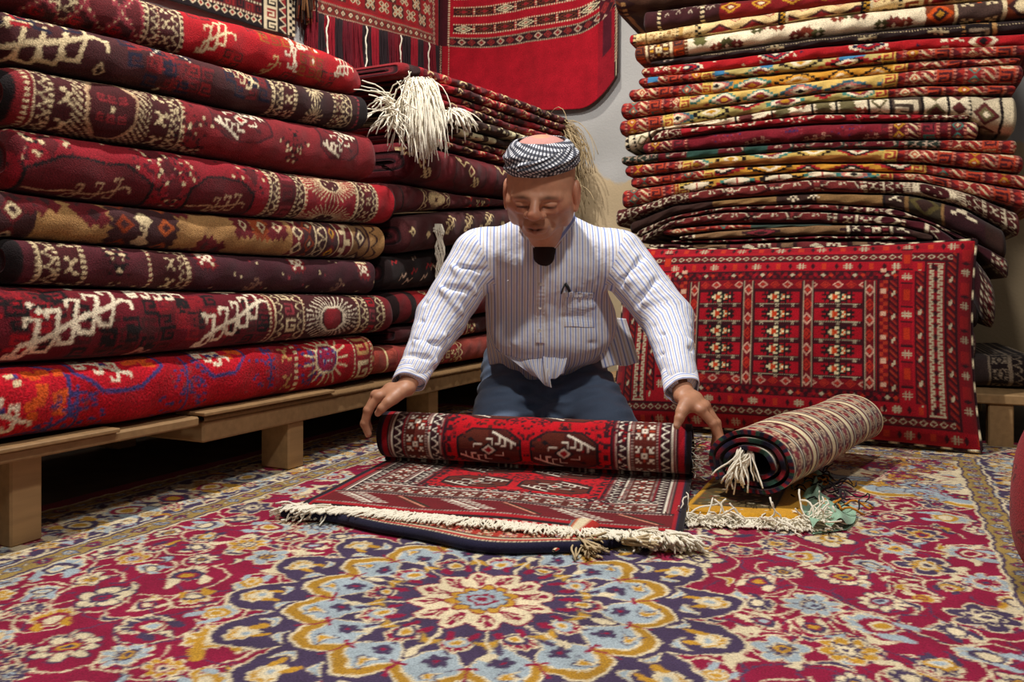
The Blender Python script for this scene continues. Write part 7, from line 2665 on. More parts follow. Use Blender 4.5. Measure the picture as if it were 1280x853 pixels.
# ---- rest of the body (mostly under the clothes)
bd_ = SDF((-.36, 1.98, .0), (.56, 3.05, .76), .0065)
PEL = np.array([.105, 2.70, .235])
CHEST = np.array([.105, 2.43, .50])
bd_.cap(PEL + (-.07, 0, 0), PEL + (.07, 0, 0), .105, .105, .04)
bd_.cap(PEL, CHEST, .12, .135, .05); bd_.cap(CHEST + (-.06, 0, .02), CHEST + (.06, 0, .02), .115, .115, .04)
bd_.cap(SHL + (.04, .0, -.01), SHR + (-.04, 0, -.01), .062, .062, .04)
bd_.cap(NECK + (0, .01, .02), NECK + (0, .05, -.09), .050, .07, .03)
for S_, E_, W_ in ((SHL, ELL, WRL), (SHR, ELR, WRR)):
    bd_.cap(S_, E_, .050, .040, .02); bd_.cap(E_, W_ + (E_ - W_) * .18, .039, .030, .015)
KNL, KNR = np.array([-.035, 2.395, .095]), np.array([.280, 2.355, .095])
ANL, ANR = np.array([.02, 2.83, .055]), np.array([.20, 2.83, .055])
for kn, an, sx in ((KNL, ANL, -.075), (KNR, ANR, .075)):
    hp = PEL + (sx, -.02, 0)
    bd_.cap(hp, kn, .085, .062, .03); bd_.cap(kn + (0, .01, -.01), an, .058, .042, .02)
    bd_.cap(an, an + (0, .13, -.01), .036, .028, .02)
bodyV, bodyQ = bd_.mesh()
parts_ = [(headV, headQ, headC)] + hands + [(bodyV, bodyQ, np.broadcast_to(skin, bodyV.shape))]
Vs, Qs, Cs, o_ = [], [], [], 0
for v_, q_, c__ in parts_:
    Vs.append(to_world(v_) - MAN); Qs.append(q_ + o_); Cs.append(c__); o_ += len(v_)


def skin_mat():
    m = bpy.data.materials.new('skin'); m.use_nodes = True
    nt = m.node_tree; N = nt.nodes; Lk = nt.links
    bs = N['Principled BSDF']
    at = N.new('ShaderNodeAttribute'); at.attribute_name = 'weave'
    tc = N.new('ShaderNodeTexCoord')
    n1 = N.new('ShaderNodeTexNoise'); n1.inputs['Scale'].default_value = 55; n1.inputs['Detail'].default_value = 6
    n2 = N.new('ShaderNodeTexNoise'); n2.inputs['Scale'].default_value = 420; n2.inputs['Detail'].default_value = 2
    Lk.new(tc.outputs['Object'], n1.inputs['Vector']); Lk.new(tc.outputs['Object'], n2.inputs['Vector'])
    mr = N.new('ShaderNodeMapRange'); mr.inputs[3].default_value = .78; mr.inputs[4].default_value = 1.2
    Lk.new(n1.outputs['Fac'], mr.inputs[0])
    mx = N.new('ShaderNodeVectorMath'); mx.operation = 'SCALE'
    Lk.new(at.outputs['Color'], mx.inputs[0]); Lk.new(mr.outputs[0], mx.inputs['Scale'])
    Lk.new(mx.outputs[0], bs.inputs['Base Color'])
    bp = N.new('ShaderNodeBump'); bp.inputs['Strength'].default_value = .18; bp.inputs['Distance'].default_value = .002
    Lk.new(n2.outputs['Fac'], bp.inputs['Height']); Lk.new(bp.outputs[0], bs.inputs['Normal'])
    bs.inputs['Roughness'].default_value = .48
    bs.inputs['Subsurface Weight'].default_value = .12
    bs.inputs['Subsurface Radius'].default_value = (.012, .005, .003)
    bs.inputs['Subsurface Scale'].default_value = 1.0
    return m


link('body', raw_mesh('body', np.concatenate(Vs), np.concatenate(Qs), col=np.concatenate(Cs)), skin_mat(), person)

# ---- trousers
tr = SDF((-.22, 2.2, .0), (.46, 2.98, .44), .0058)
tr.cap(PEL + (-.075, 0, .0), PEL + (.075, 0, .0), .125, .125, .05)
tr.cap(PEL + (0, -.03, .05), PEL + (0, -.06, .14), .150, .150, .04)
for kn, an, sx in ((KNL, ANL, -.085), (KNR, ANR, .085)):
    hp = PEL + (sx, -.03, .01)
    tr.cap(hp, kn, .112, .092, .045); tr.cap(kn + (0, .02, -.012), an + (0, -.05, .0), .076, .058, .03)
tr.ell((.12, 2.52, .13), (.10, .14, .10), .05)
X, Y, Z = tr.coords()
fold = (np.sin(X * 26 + Y * 60 + Z * 95) * .5 + np.sin(X * -44 + Y * 38 + Z * 120 + 1.0) * .5)
near = np.exp(-((Y - 2.45) / .12) ** 2) * .0075 + .0026
cx_ = X - .105
rad = np.sin(70 * np.arctan2(Z - .16, np.abs(cx_) + .015) / 6 + Y * 30)
tr.f += (fold * near + .0035 * rad * np.exp(-(cx_ / .10) ** 2)).astype(np.float32)
V, Q = tr.mesh()
Vw = to_world(V) - MAN
Vw[:, 2] = np.maximum(Vw[:, 2], .0005)


def cloth_mat(name, col, var=.12, fine=700, stretch=(1, 1, 1), rough=.8):
    return plain_mat(name, col, rough, var, fine, .12, stretch=stretch, spec=.15, sheen=.15)


link('trousers', raw_mesh('trousers', Vw, Q), plain_mat('navy_cloth', hx('#5c6c84'), .75, .10, 420, .15, stretch=(1, 1, .15), spec=.2, sheen=.1), person)

# ---- shirt: one field, cut into body and sleeves
sh = SDF((-.33, 1.98, .20), (.56, 2.86, .79), .0037)
HEM = np.array([.105, 2.56, .315])
T0, T1 = np.array([.105, 2.60, .30]), np.array([.105, 2.375, .56])
for a_, b_, ra, rb in (((-.075, 0, 0), (-.085, 0, 0), .112, .100), ((.075, 0, 0), (.085, 0, 0), .112, .100), ((0, -.015, 0), (0, -.03, 0), .135, .125)):
    sh.cap(T0 + a_, T1 + b_, ra, rb, .04)
sh.ell((.125, 2.445, .40), (.185, .145, .135), .05); sh.ell((.235, 2.50, .395), (.085, .11, .105), .05)                        # belly hanging forward
sh.ell((.115, 2.385, .355), (.165, .105, .070), .04)
sh.cap(SHL + (.035, .0, -.004), SHR + (-.035, 0, -.004), .073, .073, .05)
sh.cap(NECK + (-.040, .035, -.03), SHL + (.02, .01, .012), .064, .052, .03); sh.cap(NECK + (.040, .035, -.03), SHR + (-.02, .01, .012), .064, .052, .03)
sh.cap(NECK + (0, .04, -.03), T1 + (0, .06, .05), .075, .11, .03)
for S_, E_, W_ in ((SHL, ELL, WRL), (SHR, ELR, WRR)):
    d_ = (W_ - E_) / np.linalg.norm(W_ - E_)
    sh.cap(S_, E_, .080, .070, .03); sh.cap(E_, W_ - d_ * .045, .069, .044, .02)
    sh.cap(E_ + (E_ - S_) * .02 + np.array([0, .0, -.012]), E_ + d_ * .05, .060, .055, .02)
full = sh.f.copy()
# hollow: neck opening
sh.cap(NECK + np.array([-.003, .012, .06]), NECK + np.array([-.003, .005, -.03]), .062, .058, .006, 's')
sh.cap(NECK + np.array([-.004, -.02, .03]), NECK + np.array([-.012, -.085, -.078]), .042, .009, .006, 's')
X, Y, Z = sh.coords()
ridge = lambda p, q, w, amp: None


def crease(p, q, w, amp):
    p = np.array(p, float); q = np.array(q, float); ab = q - p; L2 = float(ab @ ab)
    t = np.clip(((X - p[0]) * ab[0] + (Y - p[1]) * ab[1] + (Z - p[2]) * ab[2]) / L2, 0, 1)
    d2 = (X - p[0] - t * ab[0]) ** 2 + (Y - p[1] - t * ab[1]) ** 2 + (Z - p[2] - t * ab[2]) ** 2
    sh.f -= (1.75 * amp * np.exp(-d2 / (w * w)) * np.clip(np.sin(np.pi * t), 0, 1) ** 1.3).astype(np.float32)


rr_ = random.Random(8)
for S_, E_, W_, sg in ((SHL, ELL, WRL, -1), (SHR, ELR, WRR, 1)):
    # armpit folds fanning to the chest and along the sleeve
    ap = S_ + np.array([-sg * .055, -.055, -.085])
    for k in range(6):
        an = -.9 + k * .42
        q = ap + np.array([-sg * (.10 + .02 * k) * math.cos(an), -.045, -.13 * math.sin(an + .9) + .02])
        crease(ap, q, .011, .010 if k % 2 == 0 else -.008)
    for k in range(4):
        q = E_ + (S_ - E_) * (.30 + .16 * k)
        ax_ = (E_ - S_) / np.linalg.norm(E_ - S_)
        side_ = np.cross(ax_, (0, 1, 0)); side_ /= np.linalg.norm(side_)
        crease(q - side_ * .07 + np.array([0, -.066, .03 * (-1) ** k]), q + side_ * .07 + np.array([0, -.066, -.03 * (-1) ** k]), .009, .0085 * (-1) ** k)
    # folds gathered at the elbow and on the forearm
    d_ = (W_ - E_) / np.linalg.norm(W_ - E_)
    side_ = np.cross(d_, (0, 1, 0)); side_ /= np.linalg.norm(side_)
    for k in range(8):
        q = E_ + d_ * (-.035 + .026 * k)
        til = .030 * rr_.uniform(-1, 1)
        crease(q - side_ * .062 + np.array([0, -.050, til]), q + side_ * .062 + np.array([0, -.050, -til]), .0080, (.010 if k % 2 == 0 else -.009))
# chest: long folds from the neck to the belly, and swags at the waist
for (x0, z0, x1, z1, a_) in ((.045, .60, -.005, .42, -.007), (.02, .58, -.03, .47, .006), (.155, .60, .20, .44, -.006), (.19, .60, .25, .50, .007), (.10, .52, .11, .36, .005), (.02, .50, .03, .36, -.005),
                             (.25, .56, .18, .40, -.008), (-.06, .52, .0, .36, .006)):
    crease((x0, 2.27, z0), (x1, 2.28, z1), .012, a_)
for k, (x0, z0, x1, z1, a_) in enumerate(((.08, .40, .26, .375, .009), (.09, .375, .27, .345, -.009), (.06, .355, .26, .330, .009), (.12, .43, .27, .42, -.007), (.14, .455, .27, .46, .006), (-.05, .36, .10, .335, .006))):
    crease((x0, 2.285, z0), (x1, 2.33, z1), .0095, a_)
sh.f += (.0016 * np.sin(X * 55 + Z * 31) * np.sin(Z * 47 - X * 20 + Y * 30)).astype(np.float32)
# cut below the hem (a slanted plane) so that the trousers come out
hemz = .325 + .10 * np.clip(Y - 2.42, 0, 1) - .02
V, Q = sh.mesh()


def seg_d(P, a, b):
    ab = b - a
    t = np.clip(((P - a) @ ab) / (ab @ ab), 0, 1)
    return np.linalg.norm(P - a - t[:, None] * ab, axis=1), t


Fc = V[Q].mean(1)
cls = np.zeros(len(Q), int)
for S_, E_, W_, sg, cid in ((SHL, ELL, WRL, -1, 1), (SHR, ELR, WRR, 1, 2)):
    d1, t1 = seg_d(Fc, S_, E_); d2, t2 = seg_d(Fc, E_, W_)
    beyond = (Fc - (S_ + np.array([-sg * .012, 0, 0]))) @ np.array([sg * .93, -.05, -.36])
    near_arm = np.minimum(d1, d2) < .106
    body_side = (np.abs(Fc[:, 0] - .105) < .19) & (Fc[:, 2] < .52) & (np.minimum(d1, d2) > .07)
    cls[near_arm & (beyond > 0) & ~body_side] = cid


def stripes_mat():
    m = bpy.data.materials.new('striped_shirt_cotton'); m.use_nodes = True
    nt = m.node_tree; N = nt.nodes; Lk = nt.links
    bs = N['Principled BSDF']
    at = N.new('ShaderNodeAttribute'); at.attribute_name = 'stripe'
    md = N.new('ShaderNodeMath'); md.operation = 'FRACT'
    mu = N.new('ShaderNodeMath'); mu.operation = 'MULTIPLY'; mu.inputs[1].default_value = 1 / .0155
    Lk.new(at.outputs['Fac'], mu.inputs[0]); Lk.new(mu.outputs[0], md.inputs[0])
    rp = N.new('ShaderNodeValToRGB')
    el = rp.color_ramp.elements
    W_ = (.85, .86, .92, 1); B_ = (.26, .34, .68, 1); T_ = (.66, .58, .50, 1)
    stops = [(0, W_), (.16, W_), (.22, B_), (.36, B_), (.42, W_), (.64, W_), (.70, T_), (.82, T_), (.88, W_)]
    el[0].position = 0; el[0].color = W_; el[1].position = 1; el[1].color = W_
    for p_, c_ in stops[1:]:
        e = el.new(p_); e.color = c_
    Lk.new(md.outputs[0], rp.inputs[0])
    tc = N.new('ShaderNodeTexCoord'); n1 = N.new('ShaderNodeTexNoise'); n1.inputs['Scale'].default_value = 900
    n2 = N.new('ShaderNodeTexNoise'); n2.inputs['Scale'].default_value = 38; n2.inputs['Detail'].default_value = 4
    Lk.new(tc.outputs['Object'], n1.inputs['Vector']); Lk.new(tc.outputs['Object'], n2.inputs['Vector'])
    Lk.new(rp.outputs[0], bs.inputs['Base Color'])
    bp = N.new('ShaderNodeBump'); bp.inputs['Strength'].default_value = .1; bp.inputs['Distance'].default_value = .002
    b2 = N.new('ShaderNodeBump'); b2.inputs['Strength'].default_value = .35; b2.inputs['Distance'].default_value = .012
    Lk.new(n1.outputs['Fac'], bp.inputs['Height']); Lk.new(n2.outputs['Fac'], b2.inputs['Height'])
    Lk.new(b2.outputs[0], bp.inputs['Normal']); Lk.new(bp.outputs[0], bs.inputs['Normal'])
    bs.inputs['Roughness'].default_value = .75; bs.inputs['Specular IOR Level'].default_value = .2
    return m


SHIRT = stripes_mat()


def stripe_attr(me, s):
    a = me.attributes.new('stripe', 'FLOAT', 'POINT')
    a.data.foreach_set('value', np.asarray(s, np.float32))


def submesh(V, Q, keep):
    q = Q[keep]
    u, inv = np.unique(q.ravel(), return_inverse=True)
    return V[u], inv.reshape(-1, 4)


v0, q0 = submesh(V, Q, cls == 0)
me = raw_mesh('shirt', to_world(v0) - MAN, q0)
# stripes follow the body: planar across the chest, wrapping a little at the sides, fanning to the shoulders
xx = v0[:, 0] - .105
stripe_attr(me, np.where(np.abs(xx) < .14, xx, np.sign(xx) * (.14 + (np.abs(xx) - .14) * .8)) + .25 * np.clip(v0[:, 1] - 2.40, 0, 1) * np.sign(xx) * np.clip(np.abs(xx) / .17, 0, 1) + 10)
shirt = link('shirt', me, SHIRT, person)
for S_, E_, W_, cid in ((SHL, ELL, WRL, 1), (SHR, ELR, WRR, 2)):
    v1, q1 = submesh(V, Q, cls == cid)
    me = raw_mesh('sleeve', to_world(v1) - MAN, q1)
    d1, t1 = seg_d(v1, S_, E_); d2, t2 = seg_d(v1, E_, W_)
    ax_ = (E_ - S_) / np.linalg.norm(E_ - S_); ax2 = (W_ - E_) / np.linalg.norm(W_ - E_)
    bl = np.clip((t1 - .75) / .5 + t2 * 1.0, 0, 1)[:, None]
    axm = ax_ * (1 - bl) + ax2 * bl
    c1 = S_ + np.clip(((v1 - S_) @ ax_), -.05, .3)[:, None] * ax_; c2 = E_ + ((v1 - E_) @ ax2)[:, None] * ax2
    cen = np.where((d1 < d2)[:, None], c1, c2)
    r_ = v1 - cen
    sd = np.cross(axm, (0, -1.0, 0)); sd /= np.linalg.norm(sd, axis=1)[:, None]
    fr_ = np.cross(sd, axm)
    an = np.arctan2((r_ * sd).sum(1), np.abs((r_ * fr_).sum(1)) + 1e-6)
    stripe_attr(me, an * .062 + 10)
    link('sleeve', me, SHIRT, person)


# ---- cuffs, collar, hem flap, pocket, buttons, pen
def band_mesh(name, rings, stripe, mat=SHIRT, thick=.0022, parent=shirt, closed=True):
    """rings: list of (k,3) loops; makes a thin double-sided band"""
    R_ = np.array(rings)                        # m,k,3
    m, k = R_.shape[:2]
    cen = R_.mean(1, keepdims=True)
    d = R_ - cen; d /= np.linalg.norm(d, axis=2)[..., None] + 1e-9
    inn = R_ - d * thick
    allr = np.concatenate([R_, inn[::-1]], 0)
    n = len(allr)
    q = grid_quads(n, k, wrap_v=closed)
    i = np.arange(k if closed else k - 1); j = (i + 1) % k
    q2 = np.stack([(n - 1) * k + i, i, j, (n - 1) * k + j], -1)
    me = raw_mesh(name, to_world(allr.reshape(-1, 3)) - MAN, np.concatenate([q, q2]))
    s = np.concatenate([stripe, stripe[::-1]], 0).reshape(-1)
    stripe_attr(me, s)
    return link(name, me, mat, parent)


for S_, E_, W_, sg in ((SHL, ELL, WRL, -1), (SHR, ELR, WRR, 1)):
    d_ = (W_ - E_) / np.linalg.norm(W_ - E_)
    a1 = np.cross(d_, (0, -1.0, 0)); a1 /= np.linalg.norm(a1); a2 = np.cross(a1, d_)
    rings = []; st = []
    k = 56
    an = np.arange(k) * 2 * math.pi / k
    for i in range(12):
        t = i / 11
        c = W_ + d_ * (-.066 + .066 * t)
        rr2 = .0455 - .001 * t + .0022 * np.sin(an * 3 + sg) + .0018 * np.sin(an * 5 + t * 2)
        rings.append(c + (np.cos(an) * rr2)[:, None] * a1 + (np.sin(an) * rr2 * .86)[:, None] * a2 + d_ * (.012 * np.cos(an + .5))[:, None] * t)
        st.append(np.full(k, 10 + .066 * t))
    rings[0] = rings[0] * .6 + (W_ - d_ * .066) * .4
    band_mesh('cuff', rings, np.array(st), parent=person)
# shirt tail lying open over the lap
def patch(name, corner_fn, nu, nv, stripe_fn, thick=.002, mat=SHIRT, parent=shirt):
    u = np.linspace(0, 1, nu)[:, None]; v = np.linspace(0, 1, nv)[None, :]
    P = corner_fn(u + 0 * v, v + 0 * u)
    du = np.gradient(P, axis=0); dv_ = np.gradient(P, axis=1)
    n_ = np.cross(du, dv_); n_ /= np.linalg.norm(n_, axis=2)[..., None] + 1e-9
    Bk = P + n_ * thick if n_[nu // 2, nv // 2, 1] > 0 else P - n_ * thick
    al = np.concatenate([P, Bk[:, ::-1]], 1)
    q = [grid_quads(nu, 2 * nv, wrap_v=True)]
    for e, fl in ((0, False), (nu - 1, True)):
        i = np.arange(nv - 1)
        qq = np.stack([e * 2 * nv + i, e * 2 * nv + i + 1, e * 2 * nv + 2 * nv - 2 - i, e * 2 * nv + 2 * nv - 1 - i], -1)
        q.append(qq[:, ::-1] if fl else qq)
    me = raw_mesh(name, to_world(al.reshape(-1, 3)) - MAN, np.concatenate(q))
    s = stripe_fn(u + 0 * v, v + 0 * u)
    stripe_attr(me, np.concatenate([s, s[:, ::-1]], 1).reshape(-1) + 10)
    return link(name, me, mat, parent)


def front_y(x, z, off=.0):
    """depth of the front of the shirt at (x, z): first crossing of the field from the viewer's side"""
    x = np.asarray(x, float); z = np.asarray(z, float)
    i = np.clip(((x - sh.lo[0]) / sh.h).round().astype(int), 0, sh.n[0] - 1)
    k = np.clip(((z - sh.lo[2]) / sh.h).round().astype(int), 0, sh.n[2] - 1)
    colm = sh.f[i, :, k]
    j = np.argmax(colm < 0, axis=-1)
    f1 = np.take_along_axis(colm, j[..., None], -1)[..., 0]; f0 = np.take_along_axis(colm, np.maximum(j - 1, 0)[..., None], -1)[..., 0]
    t = f0 / (f0 - f1 + 1e-9)
    y = sh.lo[1] + (j - 1 + np.clip(t, 0, 1)) * sh.h
    return np.where(j == 0, 2.4, y) - off


rings = []; st = []
kk_ = 90
a_ = np.linspace(-math.pi * .985, math.pi * .985, kk_)
def front_f(x, z):
    keep = sh.f
    sh.f = full
    y = front_y(x, z)
    sh.f = keep
    return y


y_thr = float(front_y(np.array([.09]), np.array([.583]))[0]) - .006
thr = np.array([.090, y_thr, .590])
for i in range(8):
    t = i / 7
    pts = []
    for a in a_:
        sgn = 1.0 if a >= 0 else -1.0
        b = abs(a) / math.pi                             # 0 behind the neck, 1 at the throat
        if b < .5:
            q = np.array([NECK[0] - .003 + .082 * math.sin(a), NECK[1] + .014 + .076 * math.cos(a), NECK[2] + .012 + .012 * math.cos(a)])
        else:
            s_ = (b - .5) / .5
            p0 = np.array([NECK[0] - .003 + .082 * sgn, NECK[1] + .014, NECK[2] + .012])
            p1 = thr + np.array([.003 * sgn, 0, 0])
            c1 = p0 + np.array([.002 * sgn, -.045, -.012]); c2 = p1 + np.array([.034 * sgn, .012, .040])
            q = p0 * (1 - s_) ** 3 + 3 * c1 * s_ * (1 - s_) ** 2 + 3 * c2 * s_ * s_ * (1 - s_) + p1 * s_ ** 3
        hgt = .034 - .008 * b
        q = q + np.array([0, .004 * t, hgt * t]) + (np.array([-sgn * .004, 0, 0]) * t if b > .2 else 0)
        if b > .42:
            q[1] = min(q[1], float(front_f(np.array([q[0]]), np.array([min(q[2], .66)]))[0]) - .0065 - .003 * t)
        pts.append(q)
    rings.append(np.array(pts)); st.append(np.full(kk_, 9.9996 + .0075 * t))
band_mesh('collar', rings, np.array(st), closed=False, thick=.0040)

# placket, pocket
def on_front(x0, x1, z0, z1, off, skew=0.0, slope=0.0):
    def fn(u, v):
        z = z0 + (z1 - z0) * v + slope * u
        x = x0 + (x1 - x0) * u + skew * v
        y = front_y(x, z)
        for _ in range(3):          # keep it smooth
            y = (y + np.roll(y, 1, 0) + np.roll(y, -1, 0)) / 3 if False else y
        return np.stack([x, y - off, z], -1)
    return fn


patch('placket', on_front(.068, .094, .352, .594, .0040, skew=-.002), 12, 90, lambda u, v: .003 + .026 * u)
patch('pocket', on_front(.150, .243, .400, .498, .0030, skew=-.004, slope=-.004), 40, 40, lambda u, v: .006 + .093 * u)
patch('pocket_hem', on_front(.1495, .2435, .485, .500, .0052, skew=-.0006, slope=-.004), 40, 8, lambda u, v: .006 + .094 * u)
BUT = plain_mat('pearl_button', hx('#ded8d0'), .35, .05, 50, .02, spec=.5)
for z_ in (.587, .522, .455, .388):
    yb = float(front_y(np.array([.080]), np.array([z_]))[0]) - .0048
    mb = MB()
    nn_ = 14
    rows = []
    for (r_, dy) in ((.0002, .0), (.0030, .0), (.0042, -.0006), (.0056, -.0012), (.0058, .0), (.0050, .0012)):
        rows += [(.080 + r_ * math.cos(a), yb + dy, z_ + r_ * math.sin(a)) for a in np.arange(nn_) * 2 * math.pi / nn_]
    mb.add(to_world(np.array(rows)), grid_quads(6, nn_, wrap_v=True), (.8, .8, .8))
    mb.build('button', BUT, shirt, tuple(MAN))
yb = float(front_y(np.array([.195]), np.array([.490]))[0]) - .0075
mb = MB(); rows = []
for (r_, dy) in ((.0002, .0), (.0030, .0), (.0046, -.0012), (.0050, .0), (.0046, .0012)):
    rows += [(.196 + r_ * math.cos(a), yb + dy, .489 + r_ * math.sin(a)) for a in np.arange(14) * 2 * math.pi / 14]
mb.add(to_world(np.array(rows)), grid_quads(5, 14, wrap_v=True), (.8, .8, .8)); mb.build('button', BUT, shirt, tuple(MAN))
# pen clipped on the pocket, with its cord
PENM = plain_mat('black_plastic', hx('#15161c'), .35, .05, 50, .02, spec=.5)
yp = float(front_y(np.array([.152]), np.array([.50]))[0])
pen = MB()
pts = np.array([(.163, yp - .008, .500), (.158, yp - .011, .512), (.150, yp - .012, .524)])
pen.tube(to_world(pts), [.0045, .0048, .0046], (.05, .05, .06), 8)
pen.tube(to_world(np.array([(.150, yp - .013, .523), (.143, yp - .012, .508), (.139, yp - .010, .494)])), .0022, (.05, .05, .06), 6)
po = pen.build('pen', PENM, None, tuple(to_world(np.array([[.152, yp - .01, .50]]))[0]))
po.location = tuple(to_world(np.array([[.152, yp - .01, .50]]))[0])
tag(po, 'black pen clipped at the breast pocket of the man\'s striped shirt', 'pen')

# hem flaps falling over the lap
def lap(x, d):
    """rough top of the thighs at (x, depth)"""
    return .170 + .22 * (d - 2.36)


def tail(pA, pB, pC, pD, bulge, ph):
    A_, B_, C_, D_ = (np.array(q, float) for q in (pA, pB, pC, pD))

    def fn(u, v):
        P = (A_ * (1 - u)[..., None] + B_ * u[..., None]) * (1 - v)[..., None] + (D_ * (1 - u)[..., None] + C_ * u[..., None]) * v[..., None]
        w = .006 * np.sin(u * 11 + ph + v * 3) * v
        P[..., 1] -= bulge * np.sin(v * math.pi * .7) + w
        P[..., 2] += w * .6
        return P
    return fn


patch('shirt_tail', tail((-.055, 2.395, .330), (.095, 2.315, .322), (.112, 2.290, .222), (.045, 2.345, .268), .028, 0), 60, 40, lambda u, v: -.16 + .15 * u + .04 * v)
patch('shirt_tail', tail((.088, 2.312, .325), (.165, 2.330, .325), (.150, 2.318, .262), (.098, 2.292, .240), .026, 2), 40, 36, lambda u, v: .0 + .09 * u + .01 * v)
patch('shirt_tail', tail((.235, 2.42, .430), (.360, 2.50, .415), (.398, 2.49, .275), (.275, 2.40, .272), .014, 1), 36, 30, lambda u, v: .15 + .08 * u)

# ---- dark undershirt at the neck
us = SDF(NECK + np.array([-.09, -.14, -.17]), NECK + np.array([.09, .09, .06]), .004)
us.cap(NECK + np.array([-.004, .01, -.020]), NECK + np.array([-.010, -.035, -.095]), .052, .030, .01)
V, Q = us.mesh()
link('undershirt', raw_mesh('undershirt', to_world(V) - MAN, Q), plain_mat('brown_knit', hx('#2c1c18'), .9, .15, 300, .2), person)

# ---- socks
for an in (ANL, ANR):
    s = SDF(an + np.array([-.08, -.09, -.08]), an + np.array([.08, .22, .08]), .005)
    s.cap(an + np.array([0, -.05, .002]), an, .045, .047, .01); s.cap(an, an + np.array([0, .13, -.012]), .042, .034, .02)
    V, Q = s.mesh()
    Vw = to_world(V) - MAN; Vw[:, 2] = np.maximum(Vw[:, 2], .0003)
    link('sock', raw_mesh('sock', Vw, Q), plain_mat('grey_sock', hx('#3a3a3e'), .9, .1, 300, .2), person)

# ---- head wrap: skull cap, checked cloth wound round it
def wrap_pt(an, e, rx, ry, tilt=0.0):
    return Hd(0, 0, 0) + HS * ((np.cos(an) * rx)[..., None] * rgt + (np.sin(an) * ry - .012)[..., None] * fwd + e[..., None] * upH)


def check_mat():
    m = bpy.data.materials.new('checked_cotton'); m.use_nodes = True
    nt = m.node_tree; N = nt.nodes; Lk = nt.links
    bs = N['Principled BSDF']
    au = N.new('ShaderNodeAttribute'); au.attribute_name = 'wu'; av = N.new('ShaderNodeAttribute'); av.attribute_name = 'wv'
    res = []
    for a in (au, av):
        m1 = N.new('ShaderNodeMath'); m1.operation = 'MULTIPLY'; m1.inputs[1].default_value = 1 / .0104
        f = N.new('ShaderNodeMath'); f.operation = 'FRACT'; g_ = N.new('ShaderNodeMath'); g_.operation = 'GREATER_THAN'; g_.inputs[1].default_value = .5
        Lk.new(a.outputs['Fac'], m1.inputs[0]); Lk.new(m1.outputs[0], f.inputs[0]); Lk.new(f.outputs[0], g_.inputs[0]); res.append(g_)
    ad = N.new('ShaderNodeMath'); ad.operation = 'ADD'
    Lk.new(res[0].outputs[0], ad.inputs[0]); Lk.new(res[1].outputs[0], ad.inputs[1])
    rp = N.new('ShaderNodeValToRGB')
    hv = N.new('ShaderNodeMath'); hv.operation = 'MULTIPLY'; hv.inputs[1].default_value = .5
    Lk.new(ad.outputs[0], hv.inputs[0]); Lk.new(hv.outputs[0], rp.inputs[0])
    el = rp.color_ramp.elements; rp.color_ramp.interpolation = 'CONSTANT'
    el[0].position = 0; el[0].color = (.74, .74, .76, 1); el[1].position = .3; el[1].color = (.085, .09, .12, 1)
    e = el.new(.8); e.color = (.014, .015, .024, 1)
    Lk.new(rp.outputs[0], bs.inputs['Base Color']); bs.inputs['Roughness'].default_value = .8
    return m


CHECK = check_mat()


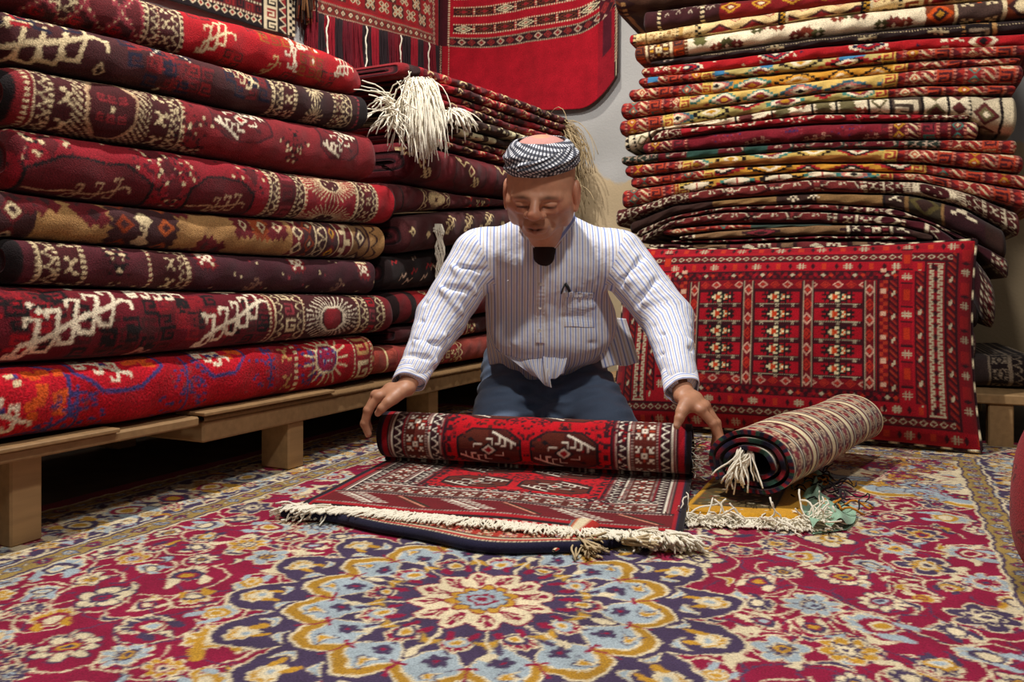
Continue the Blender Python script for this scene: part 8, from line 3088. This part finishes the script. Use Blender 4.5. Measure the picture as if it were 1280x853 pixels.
def wrap_layer(name, a0, a1, e0f, e1f, r_off, uo, sh_, parent, nfold=5):
    nu, nv = 240, 26
    an = np.linspace(a0, a1, nu)[:, None]; t = np.linspace(0, 1, nv)[None, :]
    e0 = e0f(an); e1 = e1f(an)
    e = e0 + (e1 - e0) * t
    bul = np.sin(np.pi * t) ** .6
    fold = .0022 * np.sin(t * math.pi * nfold + an * 2.0) + .0012 * np.sin(t * 20 + an * 6)
    top = np.clip((e - .070) / .05, 0, 1.1)
    rx = .0825 + r_off + .008 * bul + fold - .024 * top ** 2.2; ry = .1010 + r_off + .008 * bul + fold - .026 * top ** 2.2
    P = wrap_pt(an + 0 * t, e, rx, ry)
    cen = HEADC + HS * (e[..., None] * upH - .012 * fwd)
    d = P - cen; d /= np.linalg.norm(d, axis=2)[..., None]
    inn = P - d * .005
    al = np.concatenate([P, inn[:, ::-1]], 1)
    q = [grid_quads(nu, 2 * nv, wrap_v=True, flip=False)]
    for ee, fl in ((0, False), (nu - 1, True)):
        i = np.arange(nv - 1)
        qq = np.stack([ee * 2 * nv + i, ee * 2 * nv + i + 1, ee * 2 * nv + 2 * nv - 2 - i, ee * 2 * nv + 2 * nv - 1 - i], -1)
        q.append(qq[:, ::-1] if fl else qq)
    me = raw_mesh(name, to_world(al.reshape(-1, 3)) - MAN, np.concatenate(q))
    U = an * .095 + sh_ * (e) + 0 * t + uo; Vv = e * 1.0 - sh_ * .4 * an * .095 + uo
    for nm, arr in (('wu', U + 5), ('wv', Vv + 5)):
        a = me.attributes.new(nm, 'FLOAT', 'POINT'); a.data.foreach_set('value', np.concatenate([arr, arr[:, ::-1]], 1).ravel().astype(np.float32))
    return link(name, me, CHECK, parent)


PI = math.pi
hw = wrap_layer('head_wrap', -PI, PI, lambda a: .052 - .018 * np.clip(-np.sin(a), 0, 1) + .008 * np.cos(a), lambda a: .119 + .004 * np.sin(a) + 0 * a, .0, 0, .35, person)
wrap_layer('wrap_fold', .1, 2.0, lambda a: .060 + .010 * np.cos(a), lambda a: .094 + .018 * np.cos(a), .0065, .003, -1.0, hw, 4)
# skull cap showing above the wrap
n1, n2 = 40, 14
g = []
for j in range(n2):
    t = j / (n2 - 1) * PI / 2
    e = .098 + .031 * math.sin(t)
    a = np.arange(n1) * 2 * PI / n1
    g.append(wrap_pt(a, np.full(n1, e), np.full(n1, .062 * math.cos(t) + .0005), np.full(n1, .076 * math.cos(t) + .0005)))
me = raw_mesh('skull_cap', to_world(np.concatenate(g)) - MAN, grid_quads(n2, n1, wrap_v=True))
link('skull_cap', me, plain_mat('pink_cap_cloth', hx('#c08a80'), .9, .15, 240, .2), person)
# short hair at temples and nape
hr = SDF(HEADC - np.array([.13, .10, .12]), HEADC + np.array([.13, .20, .16]), .0035)
hr.ell(Hd(0, -.026, .046), np.array([.0790, .0860, .078]) * HS, .006, HM)
hr.ell(Hd(0, .090, .0), np.array([.20, .085, .30]) * HS, .006, HM, 's')
hr.ell(Hd(0, -.03, -.10), np.array([.3, .3, .085]) * HS, .006, HM, 's')
for sg in (-1, 1):
    hr.ell(Hd(sg * .085, -.006, .005), np.array([.02, .030, .040]) * HS, .004, HM, 's')
V, Q = hr.mesh()
link('hair', raw_mesh('hair', to_world(V) - MAN, Q), plain_mat('grey_hair', hx('#4c4038'), .9, .3, 500, .5), person)
